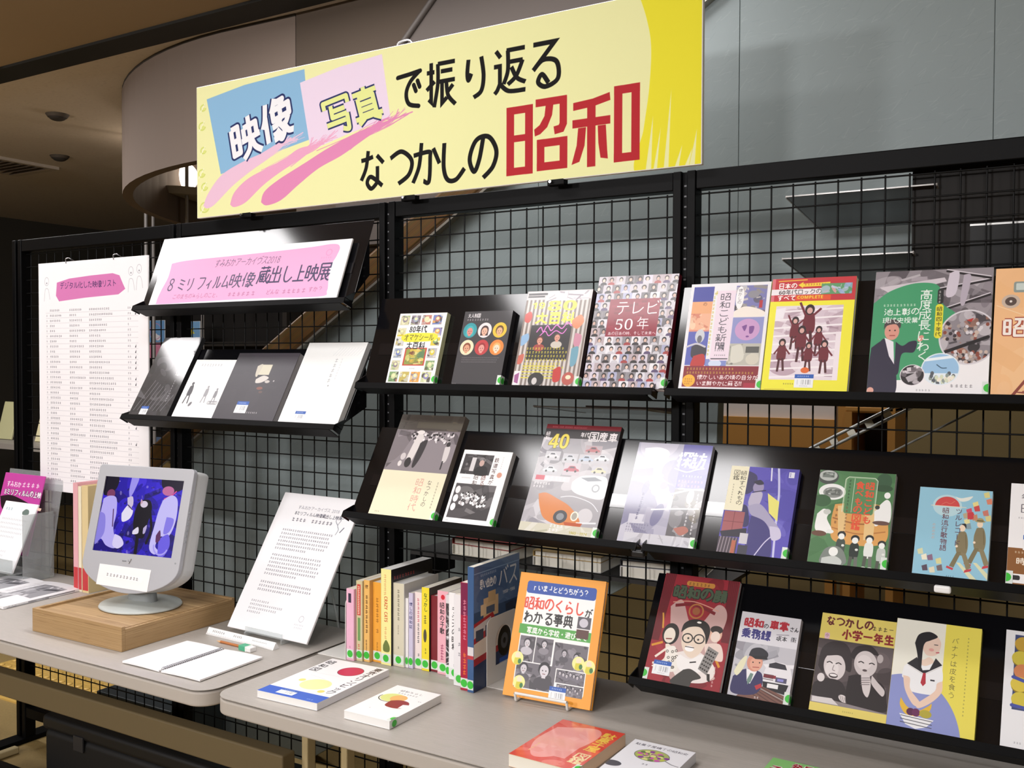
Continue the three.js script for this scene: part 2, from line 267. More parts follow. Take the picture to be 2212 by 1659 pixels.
// dark board hung on the rear of the mesh and smoked acrylic trays on the other side
{
  const hb = thing('notice_board', 'dark brown board hung on the rear of the mesh at the top right', 'board', [0, 0, -.055]);
  mesh('board', span(-.352, .6, 1.52, 1.93, -.012, 0), phy(0x14100c, .4, { specularIntensity: .2 }), hb);
  mesh('inset_panel', span(-.236, .58, 1.54, 1.786, 0, .003), phy(0x060605, .3, { specularIntensity: .3 }), hb);
  mesh('edge_strip', span(-.236, .58, 1.786, 1.790, 0, .006), phy(0xa6a6a4, .3, { metalness: .6 }), hb);
  const smoke = phy(0x4a3c36, .12, { transmission: .55, thickness: 0, ior: 1.45 }), edgeM = phy(0x9c9894, .2);
  const acr = (label, x0, x1, yb, zb, yt, zt) => {
    const t = thing('acrylic_shelf', label, 'shelf');
    const L = Math.hypot(yt - yb, zt - zb), a = Math.atan2(zt - zb, yt - yb);
    const pl = box(x1 - x0, L, .004).rotateX(a).translate((x0 + x1) / 2, (yb + yt) / 2, (zb + zt) / 2);
    mesh('back_sheet', pl, smoke, t);
    mesh('ledge', span(x0, x1, yb, yb + .02, zb - .004, zb), smoke, t);
    mesh('edge', box(x1 - x0, .003, .006).translate((x0 + x1) / 2, yt, zt), edgeM, t);
    for (const x of [x0, x1]) mesh('edge', box(.003, L, .006).rotateX(a).translate(x, (yb + yt) / 2, (zb + zt) / 2), edgeM, t);
  };
  acr('smoked acrylic shelf on the rear of the mesh behind the yellow framed rock book', -.627, -.345, 1.69, -.38, 1.735, -.03);
  acr('smoked acrylic shelf on the rear of the mesh above the green covered book', -.62, -.30, 1.84, -.36, 1.877, -.03);
  acr('smoked acrylic shelf behind the middle bay mesh below its top tray', -1.30, -.97, 1.345, -.36, 1.375, -.05);
  const br = thing('steel_brace', 'bright steel brace with slots behind the mesh under the top shelf on the right', 'brace');
  const A = [-.61, 1.278, -.16], B = [-.36, 1.418, -.16];
  mesh('bar', merge([rod(A, B, .004), rod([A[0] + .018, A[1] - .012, A[2]], [B[0] + .018, B[1] - .012, B[2]], .004)]), phy(0x8d8d8a, .3, { metalness: .9 }), br);
  for (let i = 0; i < 6; i++) { const t = .1 + i * .16; mesh('plate', box(.018, .012, .003).rotateZ(.52).translate(A[0] + .009 + (B[0] - A[0]) * t, A[1] - .006 + (B[1] - A[1]) * t, A[2]), phy(0xb9b5a6, .35, { metalness: .7 }), br); }
  const br2 = thing('steel_brace', 'thin dark steel brace behind the mesh right of the slotted one', 'brace');
  mesh('bar', rod([-.41, 1.286, -.15], [-.20, 1.41, -.15], .0025), phy(0x66645c, .35), br2);
  // books lying on a rear shelf, behind the lower edge of the middle trays
  const rs = thing('rear_shelf', 'narrow dark shelf fixed behind the mesh above the row of books', 'shelf', [-1.2, 0, -.03]);
  mesh('shelf_board', span(-.5, .42, .935, .945, -.27, 0), std(0x1d1a18, .6), rs); mesh('bracket', span(-.5, -.48, .86, .935, -.2, 0), steelBlack, rs); mesh('bracket', span(.4, .42, .86, .935, -.2, 0), steelBlack, rs);
  [[-1.46, .06, .018, 0x8f2a25, 'red'], [-1.46, .0, .03, 0xd8d2c3, 'cream'], [-1.20, 0, .026, 0xe3e0da, 'white'], [-1.20, .026, .016, 0xb89b63, 'tan'], [-.95, 0, .03, 0xe9e6e2, 'bright white'], [-.95, .03, .016, 0x3f3f44, 'charcoal']].forEach(([x, dy, t, c, n]) => {
    const b = thing('lying_book', n + ' book lying flat on the shelf behind the mesh', 'book', [x, 0.9455 + (n === 'red' ? .03 : dy), -.155], [0, (x + 1.3) * .4, 0], 'books lying behind the mesh');
    mesh('cover', merge([box(.2, .002, .22, 0, .001, 0), box(.2, .002, .22, 0, t - .001, 0), box(.002, t, .22, -.099, t / 2, 0)]), std(c, .5), b);
    mesh('pages', box(.192, t - .004, .212, .002, t / 2, 0), pageCream, b);
  });
}

// ------------------------------------------------------------------ tables
const TABLE = 0.70;
{
  const topTex = noiseTex(512, 512, (c, w, h) => { c.fillStyle = '#aea8a1'; c.fillRect(0, 0, w, h); reseed(31); for (let i = 0; i < 5200; i++) { const v = rnd() > .5; c.fillStyle = v ? 'rgba(190,184,177,.22)' : 'rgba(155,149,142,.22)'; c.fillRect(rnd() * w, rnd() * h, 10 + rnd() * 26, 1); } }, 1.5, 1.5);
  const topM = phy(0xffffff, .42, { map: topTex }), edgeM = std(0xb3aca4, .6);
  const build = (label, x0, x1, legsX) => {
    const w = x1 - x0, z0 = .028, z1 = .628, r = .055;
    const t = thing('folding_table', label, 'table', [(x0 + x1) / 2, 0, 0]);
    const s = new THREE.Shape(), a = -w / 2, b = w / 2;
    s.moveTo(a + r, -z1); s.lineTo(b - r, -z1); s.absarc(b - r, -z1 + r, r, -Math.PI / 2, 0); s.lineTo(b, -z0 - r); s.absarc(b - r, -z0 - r, r, 0, Math.PI / 2); s.lineTo(a + r, -z0); s.absarc(a + r, -z0 - r, r, Math.PI / 2, Math.PI); s.lineTo(a, -z1 + r); s.absarc(a + r, -z1 + r, r, Math.PI, 1.5 * Math.PI);
    // the shape lies in x and -z; rotate it flat
    const flat = (sh, d, y, bev) => new THREE.ExtrudeGeometry(sh, { depth: d, bevelEnabled: bev > 0, bevelSize: bev, bevelThickness: bev, bevelSegments: 3, curveSegments: 10, bevelOffset: -bev }).rotateX(-Math.PI / 2).translate(0, y, 0);
    const e = mesh('edge_band', flat(s, .026, TABLE - .0365, .005), edgeM, t);
    const g = flat(s, .0012, TABLE - .0012, 0); mesh('table_top', g, topM, t);
    for (const lx of legsX) mesh('leg', rbox(.022, TABLE - .037, .034, .004, lx - (x0 + x1) / 2, (TABLE - .037) / 2, .25), beigeSteel, t);
    for (const lx of legsX) mesh('foot_bar', rbox(.03, .025, .52, .005, lx - (x0 + x1) / 2, .0135, .33), beigeSteel, t);
    return t;
  };
  const t1 = build('left grey folding table carrying the monitor and the wooden tray', -3.645, -1.815, [-3.49, -1.835]);
  mesh('shelf_board', rbox(1.74, .078, .05, .006, 0, .392, .3), std(0x6a5c40, .6), t1);
  build('right grey folding table carrying the row of upright books', -1.795, .04, [-1.695, -.06]);
  // cables and a box on the floor under the left table
  const cb = mesh('power_cable', tube([[-3.0, .008, .38], [-2.85, .008, .5], [-2.6, .008, .44], [-2.4, .008, .36], [-2.2, .008, .46], [-2.5, .010, .56], [-2.95, .008, .6]], .006, 80, 6), std(0x0b0b0b, .5));
  tag(cb, 'loose black power cable on the floor under the left table', 'cable');
  const pb = thing('power_box', 'black adapter box on the floor under the left table', 'box', [-3.18, 0, .36]);
  mesh('case', rbox(.3, .09, .2, .012, 0, .046, 0), std(0x0d0d0e, .4), pb); mesh('cover', rbox(.26, .01, .16, .004, 0, .094, 0), std(0x19191b, .3), pb);
}
// display trays clipped on the mesh: local y runs up the sloping plate, local z is its normal
const TRAYS = { s1: [1.4261, .1065, 19.07, .262], s2: [1.0752, .192, 30.3, .27], s3: [.7689, .187, 32.83, .262], L1: [1.662, .100, 21.5, .262], L2: [1.302, .1345, 30.17, .265] };
function tray(key, x0, x1, label) {
  const [y, z, deg, L] = TRAYS[key], w = x1 - x0, phi = deg * Math.PI / 180;
  const t = thing('display_tray', label, 'display tray', [(x0 + x1) / 2, y, z], [-phi, 0, 0]);
  mesh('back_panel', rbox(w, L, .0022, .001, 0, L / 2, -.0012, 1), plateBlack, t);
  mesh('ledge', box(w, .0018, .034, 0, -.001, .016), plateBlack, t);
  mesh('front_lip', box(w, .016, .0018, 0, -.009, .033), steelBlack, t);
  mesh('underside', box(w - .03, .0018, .05, 0, -.017, .008), steelBlack, t);
  mesh('label_strip', box(w - .06, .034, .0012, 0, .108, .0006), clearFilm, t);
  for (const s of [-1, 1]) {
    const sh = new THREE.Shape([[0, -.018], [.034, -.018], [.034, -.001], [.002, .03], [0, .03]].map((p) => new THREE.Vector2(...p)));
    mesh('end_cap', new THREE.ExtrudeGeometry(sh, { depth: .002, bevelEnabled: false }).rotateY(-Math.PI / 2).translate(s * w / 2 + (s > 0 ? 0 : .002), 0, 0), plateBlack, t);
    // arm from the plate back to the mesh, in the tray's frame
    const arm = new THREE.Shape([[0, .02], [0, L * .78], [-Math.max(.004, (z - .025 - L * .72 * Math.sin(phi)) / Math.cos(phi)), L * .72], [-(z - .02 - L * .4 * Math.sin(phi)) / Math.cos(phi) * .9, L * .4]].map((p) => new THREE.Vector2(...p)));
    mesh('bracket', new THREE.ExtrudeGeometry(arm, { depth: .002, bevelEnabled: false }).rotateY(-Math.PI / 2).translate(s * (w / 2 - .004) + .001, 0, -.003), plateBlack, t);
  }
  return t;
}
tray('s1', -1.762, -.876, 'black sloping tray at the top of the middle bay holding four books');
tray('s1', -.846, .05, 'black sloping tray at the top of the right bay behind the green covered book');
tray('s2', -1.735, -.876, 'black sloping tray in the middle bay carrying the old car magazine');
tray('s2', -.862, .05, 'black sloping tray in the right bay carrying the purple striped cover');
tray('s3', -.895, .06, 'lowest black sloping tray close above the right table');
tray('L1', -2.719, -1.806, 'upper black tray of the left bay holding the pink title board');
tray('L2', -2.735, -1.816, 'lower black tray of the left bay holding four dark and white books');

// ------------------------------------------------------------------ lettering: stroke glyphs on a 0..99 grid
// strokes are split by '/'; points are xxyy; a leading c makes a smooth curve; X00009999 places glyph X in that box
const GLY = {
 '日': '1808 8208 8292 1892 1808/1850 8250', '口': '1414 8614 8688 1488 1414', '木': '0630 9430/5006 5096/c5030 3460 0680/c5030 6860 9480', '亻': 'c7006 4440 1058/5036 5096',
 '扌': '1026 9026/5606 5688 3082/0862 9246', '言': '5004 5016/0822 9222/2238 7838/2252 7852/2266 7866 7894 2294 2266', '禾': 'c7808 5014 2018/0634 9434/5014 5096/c5034 3462 0682/c5034 6862 9482',
 '金': 'c5004 3028 0644/c5004 7028 9444/2440 7640/1460 8660/5040 5090/2668 3682/7468 6482/0692 9492', '車': '0818 9218/2030 8030 8066 2066 2030/2048 8048/5004 5096/0480 9680',
 '刀': '1014 8614/c8614 8460 7890 5886/c4814 4260 1094', '氵': '2208 6026/0836 4854/c0894 5080 8058', '辶': '1010 2424/0440 2240 2274/c2274 1486 0692/c2274 4890 9892',
 '門': '1208 1296/1208 4208 4240 1240/1224 4224/8808 8896 7892/8808 5808 5840 8840/5824 8824', '耳': '0810 9210/2210 2276/7610 7696/2232 7632/2254 7654/0482 9672',
 '頁': '0808 9208/5008 4422/2024 8024 8074 2074 2024/2040 8040/2058 8058/3478 0894/6678 9494', '立': '5006 5020/1224 8824/3034 3878/7034 6078/0690 9490', '士': '0830 9230/5006 5086/1886 8286',
 '土': '1836 8236/5006 5090/0690 9490', '心': '1440 0878/c3420 3470 3888 6690 7870/5030 5848/7830 9260', '艹': '0640 9440/3010 3070/7010 7070', '王': '1012 9012/1450 8650/0690 9490/5012 5090',
 '彡': 'c8008 5030 1840/c8838 5462 1670/c9468 5090 1098', '欠': 'c3406 2236 0848/2824 8824 7846/c5030 4870 1094/c5250 6880 9694', '攵': 'c4006 2434 0850/2830 9430/c7630 5670 1094/c3244 5480 9694',
 '映': '日00123482/4628 8828 8856/4628 4656/6606 6656/3656 9856/c6656 5880 3696/c6856 7880 9896', '像': '亻00003096/c5204 4420 3632/4814 7614 6428/4028 9228 9250 4050 4028/6428 6450/c6650 5062 3464/c5660 7080 6096 5292/c5674 4680 3482/c6282 5090 3492/c8854 7866 7068/c7068 8286 9890',
 '写': '0826 0808 9208 9226/3220 3052 8252/3236 7836/c8252 8080 7694 5888/0668 7468', '真': '1018 9018/5004 5030/2430 7630 7676 2476 2430/2446 7646/2461 7661/0482 9682/3484 1296/6684 8896',
 '振': '扌00003296/4010 9610/c4010 4050 2896/5026 8826/4246 9646/5446 5490 7080/c6846 7476 9896/9056 7468', '返': '辶00009698/4012 9212/c4412 4450 3274/5034 8634/c8634 6862 4476/c5444 7066 9476',
 '昭': '日00103690/刀42049852/口40509998', '和': '禾00005498/口54189890', '蔵': '艹04009626/1030 9630/c1030 1460 0496/2644 6044/2644 2686/2684 6084/2658 5858/2672 5872/4444 4484/c6620 7070 9694 9880/c9044 8070 6090/7622 8828',
 '出': '5004 5090/2014 2044 8044 8014/1050 1090 9090 9050', '上': '4806 4888/4844 8444/0690 9490', '展': '1408 8808 8828 1428/c1408 1660 0496/2844 9244/4634 4662/7434 7462/2262 9662/4062 4090 5884/c6062 7084 9696/8866 7278',
 '年': 'c3004 2226 0840/2622 8822/2844 8444/2844 2870/0670 9670/5622 5698', '代': '亻00003096/3832 9624/c6206 6860 9494 9874/7608 8820', '大': '0634 9434/c5004 5060 0696/c5036 6076 9696',
 '百': '0810 9210/5010 4428/1828 8228 8294 1894 1828/1860 8260', '科': '禾00005098/5622 6834/5444 6656/5074 9866/8406 8498', '本': '0628 9428/5004 5098/c5028 3460 0678/c5028 6860 9478/3074 7074',
 '新': '立00004854/木00505098/c9206 7614 5818/c5818 5860 4696/5844 9844/8044 8098', '聞': '門00009698/耳28429098', '高': '5004 5016/0618 9418/3228 6828 6844 3244 3228/1298 1254 8854 8894 7494/3666 6466 6486 3686 3666',
 '度': '5404 5416/1416 9416/c1416 1660 0496/2834 9434/4424 4452 7452 7424/3060 8060/c8060 6484 2698/c3866 6084 9698', '成': '1026 9426/c1026 1260 0496/1246 4646 4482 2878/c5806 6260 8690 9878/c8844 7670 5090/7208 8818',
 '長': '2606 2650/2608 8408/2622 8022/2636 8036/0650 9650/2650 2690 4880/c4850 6080 9696/8460 6274', '池': '氵00003298/3644 9430/c9430 9260 8260/6606 6672/c4624 4470 4888 9090 9670',
 '彰': '3004 3014/0416 5816/1618 2230/4418 3830/0232 6032/1440 4840 4872 1472 1440/1456 4856/0280 6080/3072 3098/彡60009898', '現': '王00103690/4808 9008 9060 4860 4808/4826 9026/4843 9043/c5862 5480 3898/c7662 7686 8090 9888 9874',
 '史': '1424 8624 8656 1456 1424/c5004 5060 0698/c2458 5484 9698', '授': '扌00003298/c9004 7010 4214/4420 4832/6218 6430/9018 8232/3854 3840 9640 9652/4660 8460/c8460 6484 3698/c4864 7084 9698',
 '業': '3804 3830/6204 6230/1810 2628/8210 7428/0632 9432/3036 3846/7036 6246/1448 8648/2060 8060/0672 9472/5048 5098/4674 1494/5474 8894', '四': '0818 9218 9288 0888 0818/c3618 3650 1864/c6018 6056 8260', '十': '0646 9446/5004 5098',
 '時': '日00103486/4220 9220/6804 6838/3640 9840/3658 9858/8240 8294 6690/5068 5880', '鉄': '金00004696/c5806 5426 4640/5424 9424/4452 9852/c7204 7256 4498/c7256 8080 9898',
 '道': '辶00009898/4404 5016/8004 7016/3420 9820/6420 5830/4430 8830 8876 4476 4430/4445 8845/4460 8860', '語': '言00004298/4808 9608/6808 6236/5024 8824 8840/4440 9840/口48489898',
 '国': '0608 9408 9494 0694 0608/2426 7626/2450 7650/2076 8076/5026 5076/6058 6868', '産': '5002 5012/1014 9014/3218 3830/6818 6230/0832 9432/c1632 1670 0498/c3836 3050 2258/3448 8848/3468 8468/2490 9690/6036 6090',
 '探': '扌00003298/3822 3808 9408 9422/5014 4030/7414 7426 9228/木36329898', '訪': '言00004298/7204 7222/4624 9824/c6824 6264 4698/6044 9244 8890 7486', '図': '0608 9408 9494 0694 0608/3020 3834/5018 5632/c7620 6054 2484/c3040 5460 7686',
 '鑑': '金00004496/5008 5046/5008 7208/5022 7022/6408 6422/5036 7036/6436 6450/5050 7250/c8404 8020 7432/8016 9816/8628 9240/5462 9262 9292/5462 5492/6662 6692/8062 8092/4494 9994',
 '食': 'c5004 3024 0440/c5004 7024 9640/5022 5034/2436 7636 7666 2466/2436 2494 4686/2451 7651/c5066 6682 9498/8668 6880', '流': '氵00003098/6404 6418/3820 9620/5620 4440 8438/7830 9046/c4852 4680 3498/6652 6692/8652 8690 9892 9876',
 '行': 'c3404 2220 0630/c3628 2450 0462/2248 2298/4616 9216/4044 9644/7644 7692 6088', '歌': '0408 5608/1020 3620 3636 1036 1020/4808 4846 3842/0252 5852/1062 3662 3680 1080 1062/4852 4894 3690/欠54009898',
 '物': 'c1412 1030 0640/1228 4428/2804 2896/0264 4856/c5804 5430 4446/5424 9424/c9424 9260 8694 7690/c6826 6450 4670/c8026 7666 5292', '顔': '3004 3014/0616 5216/1818 2230/4018 3630/0632 5432/c1032 1060 0498/c4836 3448 1852/c4850 3464 1670/c5066 3684 1490/頁54049898',
 '掌': '5002 5020/2606 3218/7406 6818/0838 0822 9222 9238/3030 7030 7046 3046 3030/c7852 5056 2458/1066 9066/0480 9680/5056 5096 3894', '乗': 'c7804 5010 2014/0626 9426/0646 9446/5010 5098/3026 3064/7026 7064/1064 9064/c5064 3480 0694/c5064 6680 9694',
 '務': '0808 4608 2824/1420 3630/0236 5436 4448/3036 3094 1890/c2844 2060 0472/c6604 5820 4832/5818 9618/c8818 7440 4852/c5626 7444 9650/5064 9464/c9464 9084 8698 7494/c7054 6680 4698',
 '録': '金00004496/5208 9008 9038/5024 9024/4840 9840/7240 7294 6090/4850 6062/c4494 5486 6676/c9446 8458 7664/c7260 8278 9896', '坂': '土00203886/4610 9410/c4810 4850 3698/5434 8834/c8834 7464 4498/c5644 7470 9898',
 '衛': 'c2404 1620 0430/c2626 1650 0260/1648 1698/3612 6612/3424 6824/4034 6234 6252 4052 4034/3664 6664/3278 7078/5078 5098/7614 9814/7244 9844/8644 8692 7890', '小': '5004 5094 3690/c2830 2050 0670/7030 9470',
 '学': '2006 2822/4604 5018/8004 7020/0840 0824 9224 9240/2846 7246 5060/c5060 5484 5094 3492/0670 9470', '一': '0650 9450', '生': 'c2806 2030 0844/1828 8828/5004 5090/1658 8458/0690 9490',
 '皮': '1420 9020 8434/5004 5046/c1420 1660 0694/2848 8048/c8048 6074 2694/c3858 5880 9694', '事': '0612 9412/2022 8022 8036 2036 2022/1846 8446/8446 8472 1872/0459 9659/5004 5094 3292', '典': '1616 8416 8472/1616 1672/3804 3872/6204 6272/1644 8444/0472 9672/3276 1096/6876 9096',
 '家': '5002 5012/0828 0814 9214 9228/1828 8228/c5228 3440 1248/c3640 5860 5896 4092/c4650 3062 1066/c5064 3478 0882/c8240 7048 6050/c5850 7476 9688', '庭': '5404 5416/1416 9416/c1416 1660 0496/2828 4428 3044/3044 4644/c4644 4070 2298/c3060 5082 9896/c8824 7228 5832/5046 9446/7228 7274/4674 9674',
 '校': '木00004698/6804 6820/4422 9822/c5828 5440 4648/8028 9446/c8650 7476 4698/c5650 6876 9898', '遊': '辶00009898/4404 4414/3418 5818/c4420 4450 3472/4634 5834 5670 4868/c7204 6816 6022/6820 9820/6832 9232 8042/8042 8072 7270/6052 9852',
 '思': '1808 8208 8248 1848 1808/5008 5048/1828 8228/心04469898', '色': 'c3404 2420 0634/2818 6818 5632/1632 8432 8460/1632 1680/1660 8460/5032 5060/c1680 2292 9092 9274',
 '懐': '2004 2098/0630 0848/3028 3644/3814 9814/6804 6822/4426 9626 9640 4440 4426/6226 6240/7826 7840/c6844 5460 3668/5256 5294 6886/c6858 7880 9896/9050 7664', '誌': '言00004298/士46089846/心44489898',
 '発': 'c1210 4210 2640 0446/1424 2636/8412 6026/9428 7436/c5606 7436 9646/2846 7246/1464 8864/3846 3664/c3864 3084 1096/6046 6090 9290 9676', '見': '2406 7606 7664 2464 2406/2425 7625/2444 7644/c3866 3284 0896/c6066 6088 6692 9492 9478',
 '子': '1610 8010 5234/c5234 5860 5692 3692/0650 9450', '文': '5002 5018/0620 9420/c7620 6460 0696/c2620 4470 9496', '化': '亻00003698/c9026 7040 5050/5206 5280 5690 9290 9672',
 '駄': '0808 4208/0808 0864/2408 2464/0826 4226/0844 4244/0864 4664 4492 3690/0474 0290/1472 1684/2470 2882/4834 9834/c7204 7056 4698/c7234 7870 9898/6476 7286', '菓': '艹04009626/2226 7826 7856 2256 2226/2241 7841/5026 5098/0466 9666/c4868 3080 0696/c5268 6880 9496',
 '屋': '1408 8808 8828 1428/c1408 1660 0496/2640 9240/c5240 4052 3456/3456 8456/3072 8872/2092 9692/6058 6092', '東': '0616 9416/1830 8230 8262 1862 1830/1846 8246/5004 5098/c5062 3480 0690/c5062 6880 9490', '京': '5004 5018/0620 9420/2432 7632 7656 2456 2432/5056 5094 3890/2868 1088/7268 9088',
 '自': '5004 4016/2018 8018 8094 2094 2018/2042 8042/2066 8066', '分': 'c3406 2430 0446/c6406 7630 9646/2446 7446/c7446 7284 6294 5090/c4646 4074 1294', '未': '1424 8624/0646 9446/5004 5098/c5046 3470 0684/c5046 6670 9484', '来': '1218 8818/2626 3440/7426 6640/0646 9446/5004 5098/c5046 3470 0686/c5046 6670 9486',
 '頃': '1404 1476 3460/0436 3830/頁38049898', '鮮': 'c1804 1220 0230/1414 3414 2426/0628 4628 4666 0666 0628/0646 4646/2628 2666/0676 0294/1676 1890/2876 3290/3876 4688/6006 6822/9006 8222/5426 9826/5448 9648/5072 9872/7626 7698', '蘇': '艹04009622/1024 2440/0840 4640 4670 0870 0840/0855 4655/2640 2670/0678 0494/2078 2292/3678 4290/禾52249898',
 '丁': '0614 9414/5414 5492 3288', '横': '木00004098/4214 9814/5804 5832/8004 8032/3832 9832/4844 9244 9276 4876 4844/4860 9260/7032 7076/6080 4898/7880 9698', '人': 'c5006 4660 0696/c5030 6870 9696', '形': '0414 5614/0246 5846/c2014 2060 0896/4214 4298/彡58009898', '暮': '艹04001626/日28307060/0668 9468',
 'で': 'c0820 5017 9213/c8814 5633 4058 5082 8690/6842 7656/8234 9048', 'り': 'c2610 2240 2656 3642/c7008 7850 7084 4496', 'る': '2212 7812 2260/c2260 4843 8250 8682 5594 3584 4570 6288', 'な': 'c0828 3026 5222/c3408 2645 0872/6620 9038/c6844 6870 6680 4592 3078 4566 8688',
 'つ': 'c0630 5018 9040 8070 3888', 'か': 'c0832 5828 6240 5888 4086/c3408 2655 0688/7222 9254', 'が': 'か00049499/7604 8418/9000 9812', 'し': 'c3008 2860 4088 6690 9268', 'の': 'c5214 4055 2478 1052 3018 6814 9242 8272 5292', 'す': '0824 9222/c5606 5650 4668 3056 4444 5656 5280 3096', 'み': '2214 5614/c5614 4050 2278 1070 1660 5060 9072/c7844 7670 5894',
 'お': '0828 5626/c3208 3278 1684 1472 5050 8660 8484 5690/7214 9234', 'こ': 'c2018 5022 8216/c1660 2284 5590 8884', 'と': 'c2810 3040 3848/c8428 3856 1872 3892 8690', 'ど': 'と00069699/7212 8028/8806 9620', 'も': 'c4208 3860 4488 7090 8868 8250/1432 7030/1456 6854', 'う': 'c3410 5014 6818/c1642 5032 8248 7880 4296', 'ち': '0824 8622/c4208 2460 5046 8460 7884 3892',
 'い': 'c1420 1860 3484 4670/c7226 8846 8868', 'ま': '1224 8822/1844 8442/c5408 5478 3692 1880 3470 6078 8892', 'わ': '2608 2694/0830 4228 0878/c0878 5044 8044 8874 5892', 'く': 'c7208 5028 2248 4866 7692', 'ら': 'c4010 5014 6422/c2832 2266 5050 8264 7488 3494', 'ひ': 'c0826 3822 1856 2884 5690 7270 6620 7440 9260', 'び': 'ひ00069499/7806 8620/9200 9914', 'て': 'c0820 5017 9213/c8814 5633 4058 5082 8690',
 'は': 'c1612 1060 1890 2674/3834 9432/c6812 6870 6484 4690 3680 5070 7076 9290', 'を': '1220 8218/c4406 3040 1460 4044 5254 4870/c8838 4862 4086 5892 8690', 'あ': '1424 8220/c4008 3850 4686/c7036 5276 2486 1470 4048 7850 8878 5694', 'そ': '2412 7410 1648 9040/c9040 5456 4476 5890 7292', 'へ': 'c0860 3632 6050 9480', 'べ': 'へ00009699/6618 7432/8210 9024', 'さ': '0832 9026/c4808 5436 7260/c1866 3088 7290', 'ん': 'c4810 2660 1092 3860 5056 5486 7086 9260',
 'ぐ': 'く00009499/7420 8434/8810 9824', 'れ': '2608 2694/0830 4228 0878/c0878 5238 6646 6282 7890 9472', 'に': 'c1612 1060 1890 2674/c4828 7030 8826/c4470 5286 9086', 'や': 'c0842 6024 8846 5864/4408 5622/c2416 3656 5094', 'め': 'c2014 2850 4476/c6610 4070 2084 1062 5034 8650 8878 5892',
 'ト': '3408 3494/c3440 6050 8466', 'デ': 'テ00009499/7402 8212/8800 9610', 'タ': 'c3808 2840 0858/3024 8424/c8424 7468 2494/3048 6462', 'た': '0826 5222/c3408 2850 1090/5448 8646/c5274 5688 9088', 'ミ': '2014 8228/2440 7852/1466 8286', 'リ': '2412 2456/c7408 7450 6478 3894', 'フ': '1018 8818/c8818 8050 6274 2892', 'イ': 'c8210 5040 1058/5634 5692', 'ィ': 'イ14308298', 'ル': 'c2814 2858 0890/5412 5488/c5488 7880 9456', 'ム': 'c4210 2850 1482/1482 8476/6650 9094', 'ア': '1016 8816/c8816 7440 5646/c5034 4870 2492', 'ー': '0850 9250', 'カ': '1030 8430/c8430 8260 7290 5684/c4608 4260 1092', 'ヴ': '5010 5026/1626 8426/1626 1650/c8426 7868 3494/7602 8412/9200 9810',
 'ス': '1616 7816/c7816 5460 1092/5256 8890', 'オ': '0830 9230/6008 6090 4682/c6032 3866 0882', 'マ': '0820 8820/c8820 6048 4462/2852 6488', 'ケ': 'c2808 2236 0852/2030 9030/c6430 5668 3494', 'シ': '2214 4226/1036 3048/c1486 5080 8832', 'テ': '2214 7814/0840 9240/c5240 4874 2694', 'レ': '2210 2288/c2288 6076 9048', 'ヒ': '2012 2082/c2082 2892 5090 8688/c8026 5042 2046', 'ビ': 'ヒ00069499/7806 8620/9200 9914', 'ピ': 'ヒ00069499/c8004 8804 9010 8816 8010 8004', 'ロ': '1618 8418 8488 1688 1618', 'ツ': '1220 2644/4216 5638/c8618 7468 3094', 'ッ': 'ツ14308298', 'ク': 'c3808 2840 0858/3024 8424/c8424 7468 2494', 'コ': '1620 8420 8486/1484 8484',
 'ド': '3408 3494/c3440 6050 8466/6414 7430/8206 9222', 'ハ': 'c3424 2460 0886/c6020 8056 9486', 'バ': 'ハ00009499/7412 8426/9004 9918', 'ナ': '0834 9234/c5208 5060 1894', 'ラ': '1818 8018/1242 8642/c8642 7678 3094', 'ジ': 'シ00069499/7406 8420/9000 9914', 'ニ': '1826 8026/0880 9280', 'ホ': '0832 9232/5008 5092 3686/c2850 2066 1082/c7250 8064 9082', 'ポ': 'ホ00069699/c8404 9204 9414 8416 8404', 'ン': '1420 3636/c1486 6076 9034', 'キ': '1430 8424/0860 9252/c4606 5450 6094', '」': '7004 7060 3060', '「': '6040 3040 3096', '？': 'c2024 5008 7828 6048 5066/4886 5288', '！': '5008 5068/5084 5092', '・': '4446 5646 5654 4454 4446', '。': 'c1476 2876 2892 1492 1476', '、': 'c1474 2880 3292', '～': 'c0858 3040 6056 9240', '!!': '3008 3068/3084 3092/7008 7068/7084 7092',
};
const gcache = {};
function strokes(ch) {
  if (gcache[ch]) return gcache[ch];
  const out = [];
  for (const tok of (GLY[ch] || '').split('/')) {
    if (!tok) continue;
    const f = tok[0];
    if (f === 'c' || (f >= '0' && f <= '9')) out.push({ curve: f === 'c', p: tok.replace('c', '').split(' ').map((s) => [+s.slice(0, 2) / 100, +s.slice(2, 4) / 100]) });
    else { const [a, b, c, d] = [1, 3, 5, 7].map((i) => +tok.slice(i, i + 2) / 100); for (const s of strokes(f)) out.push({ curve: s.curve, p: s.p.map(([x, y]) => [a + x * (c - a), b + y * (d - b)]) }); }
  }
  return (gcache[ch] = out);
}
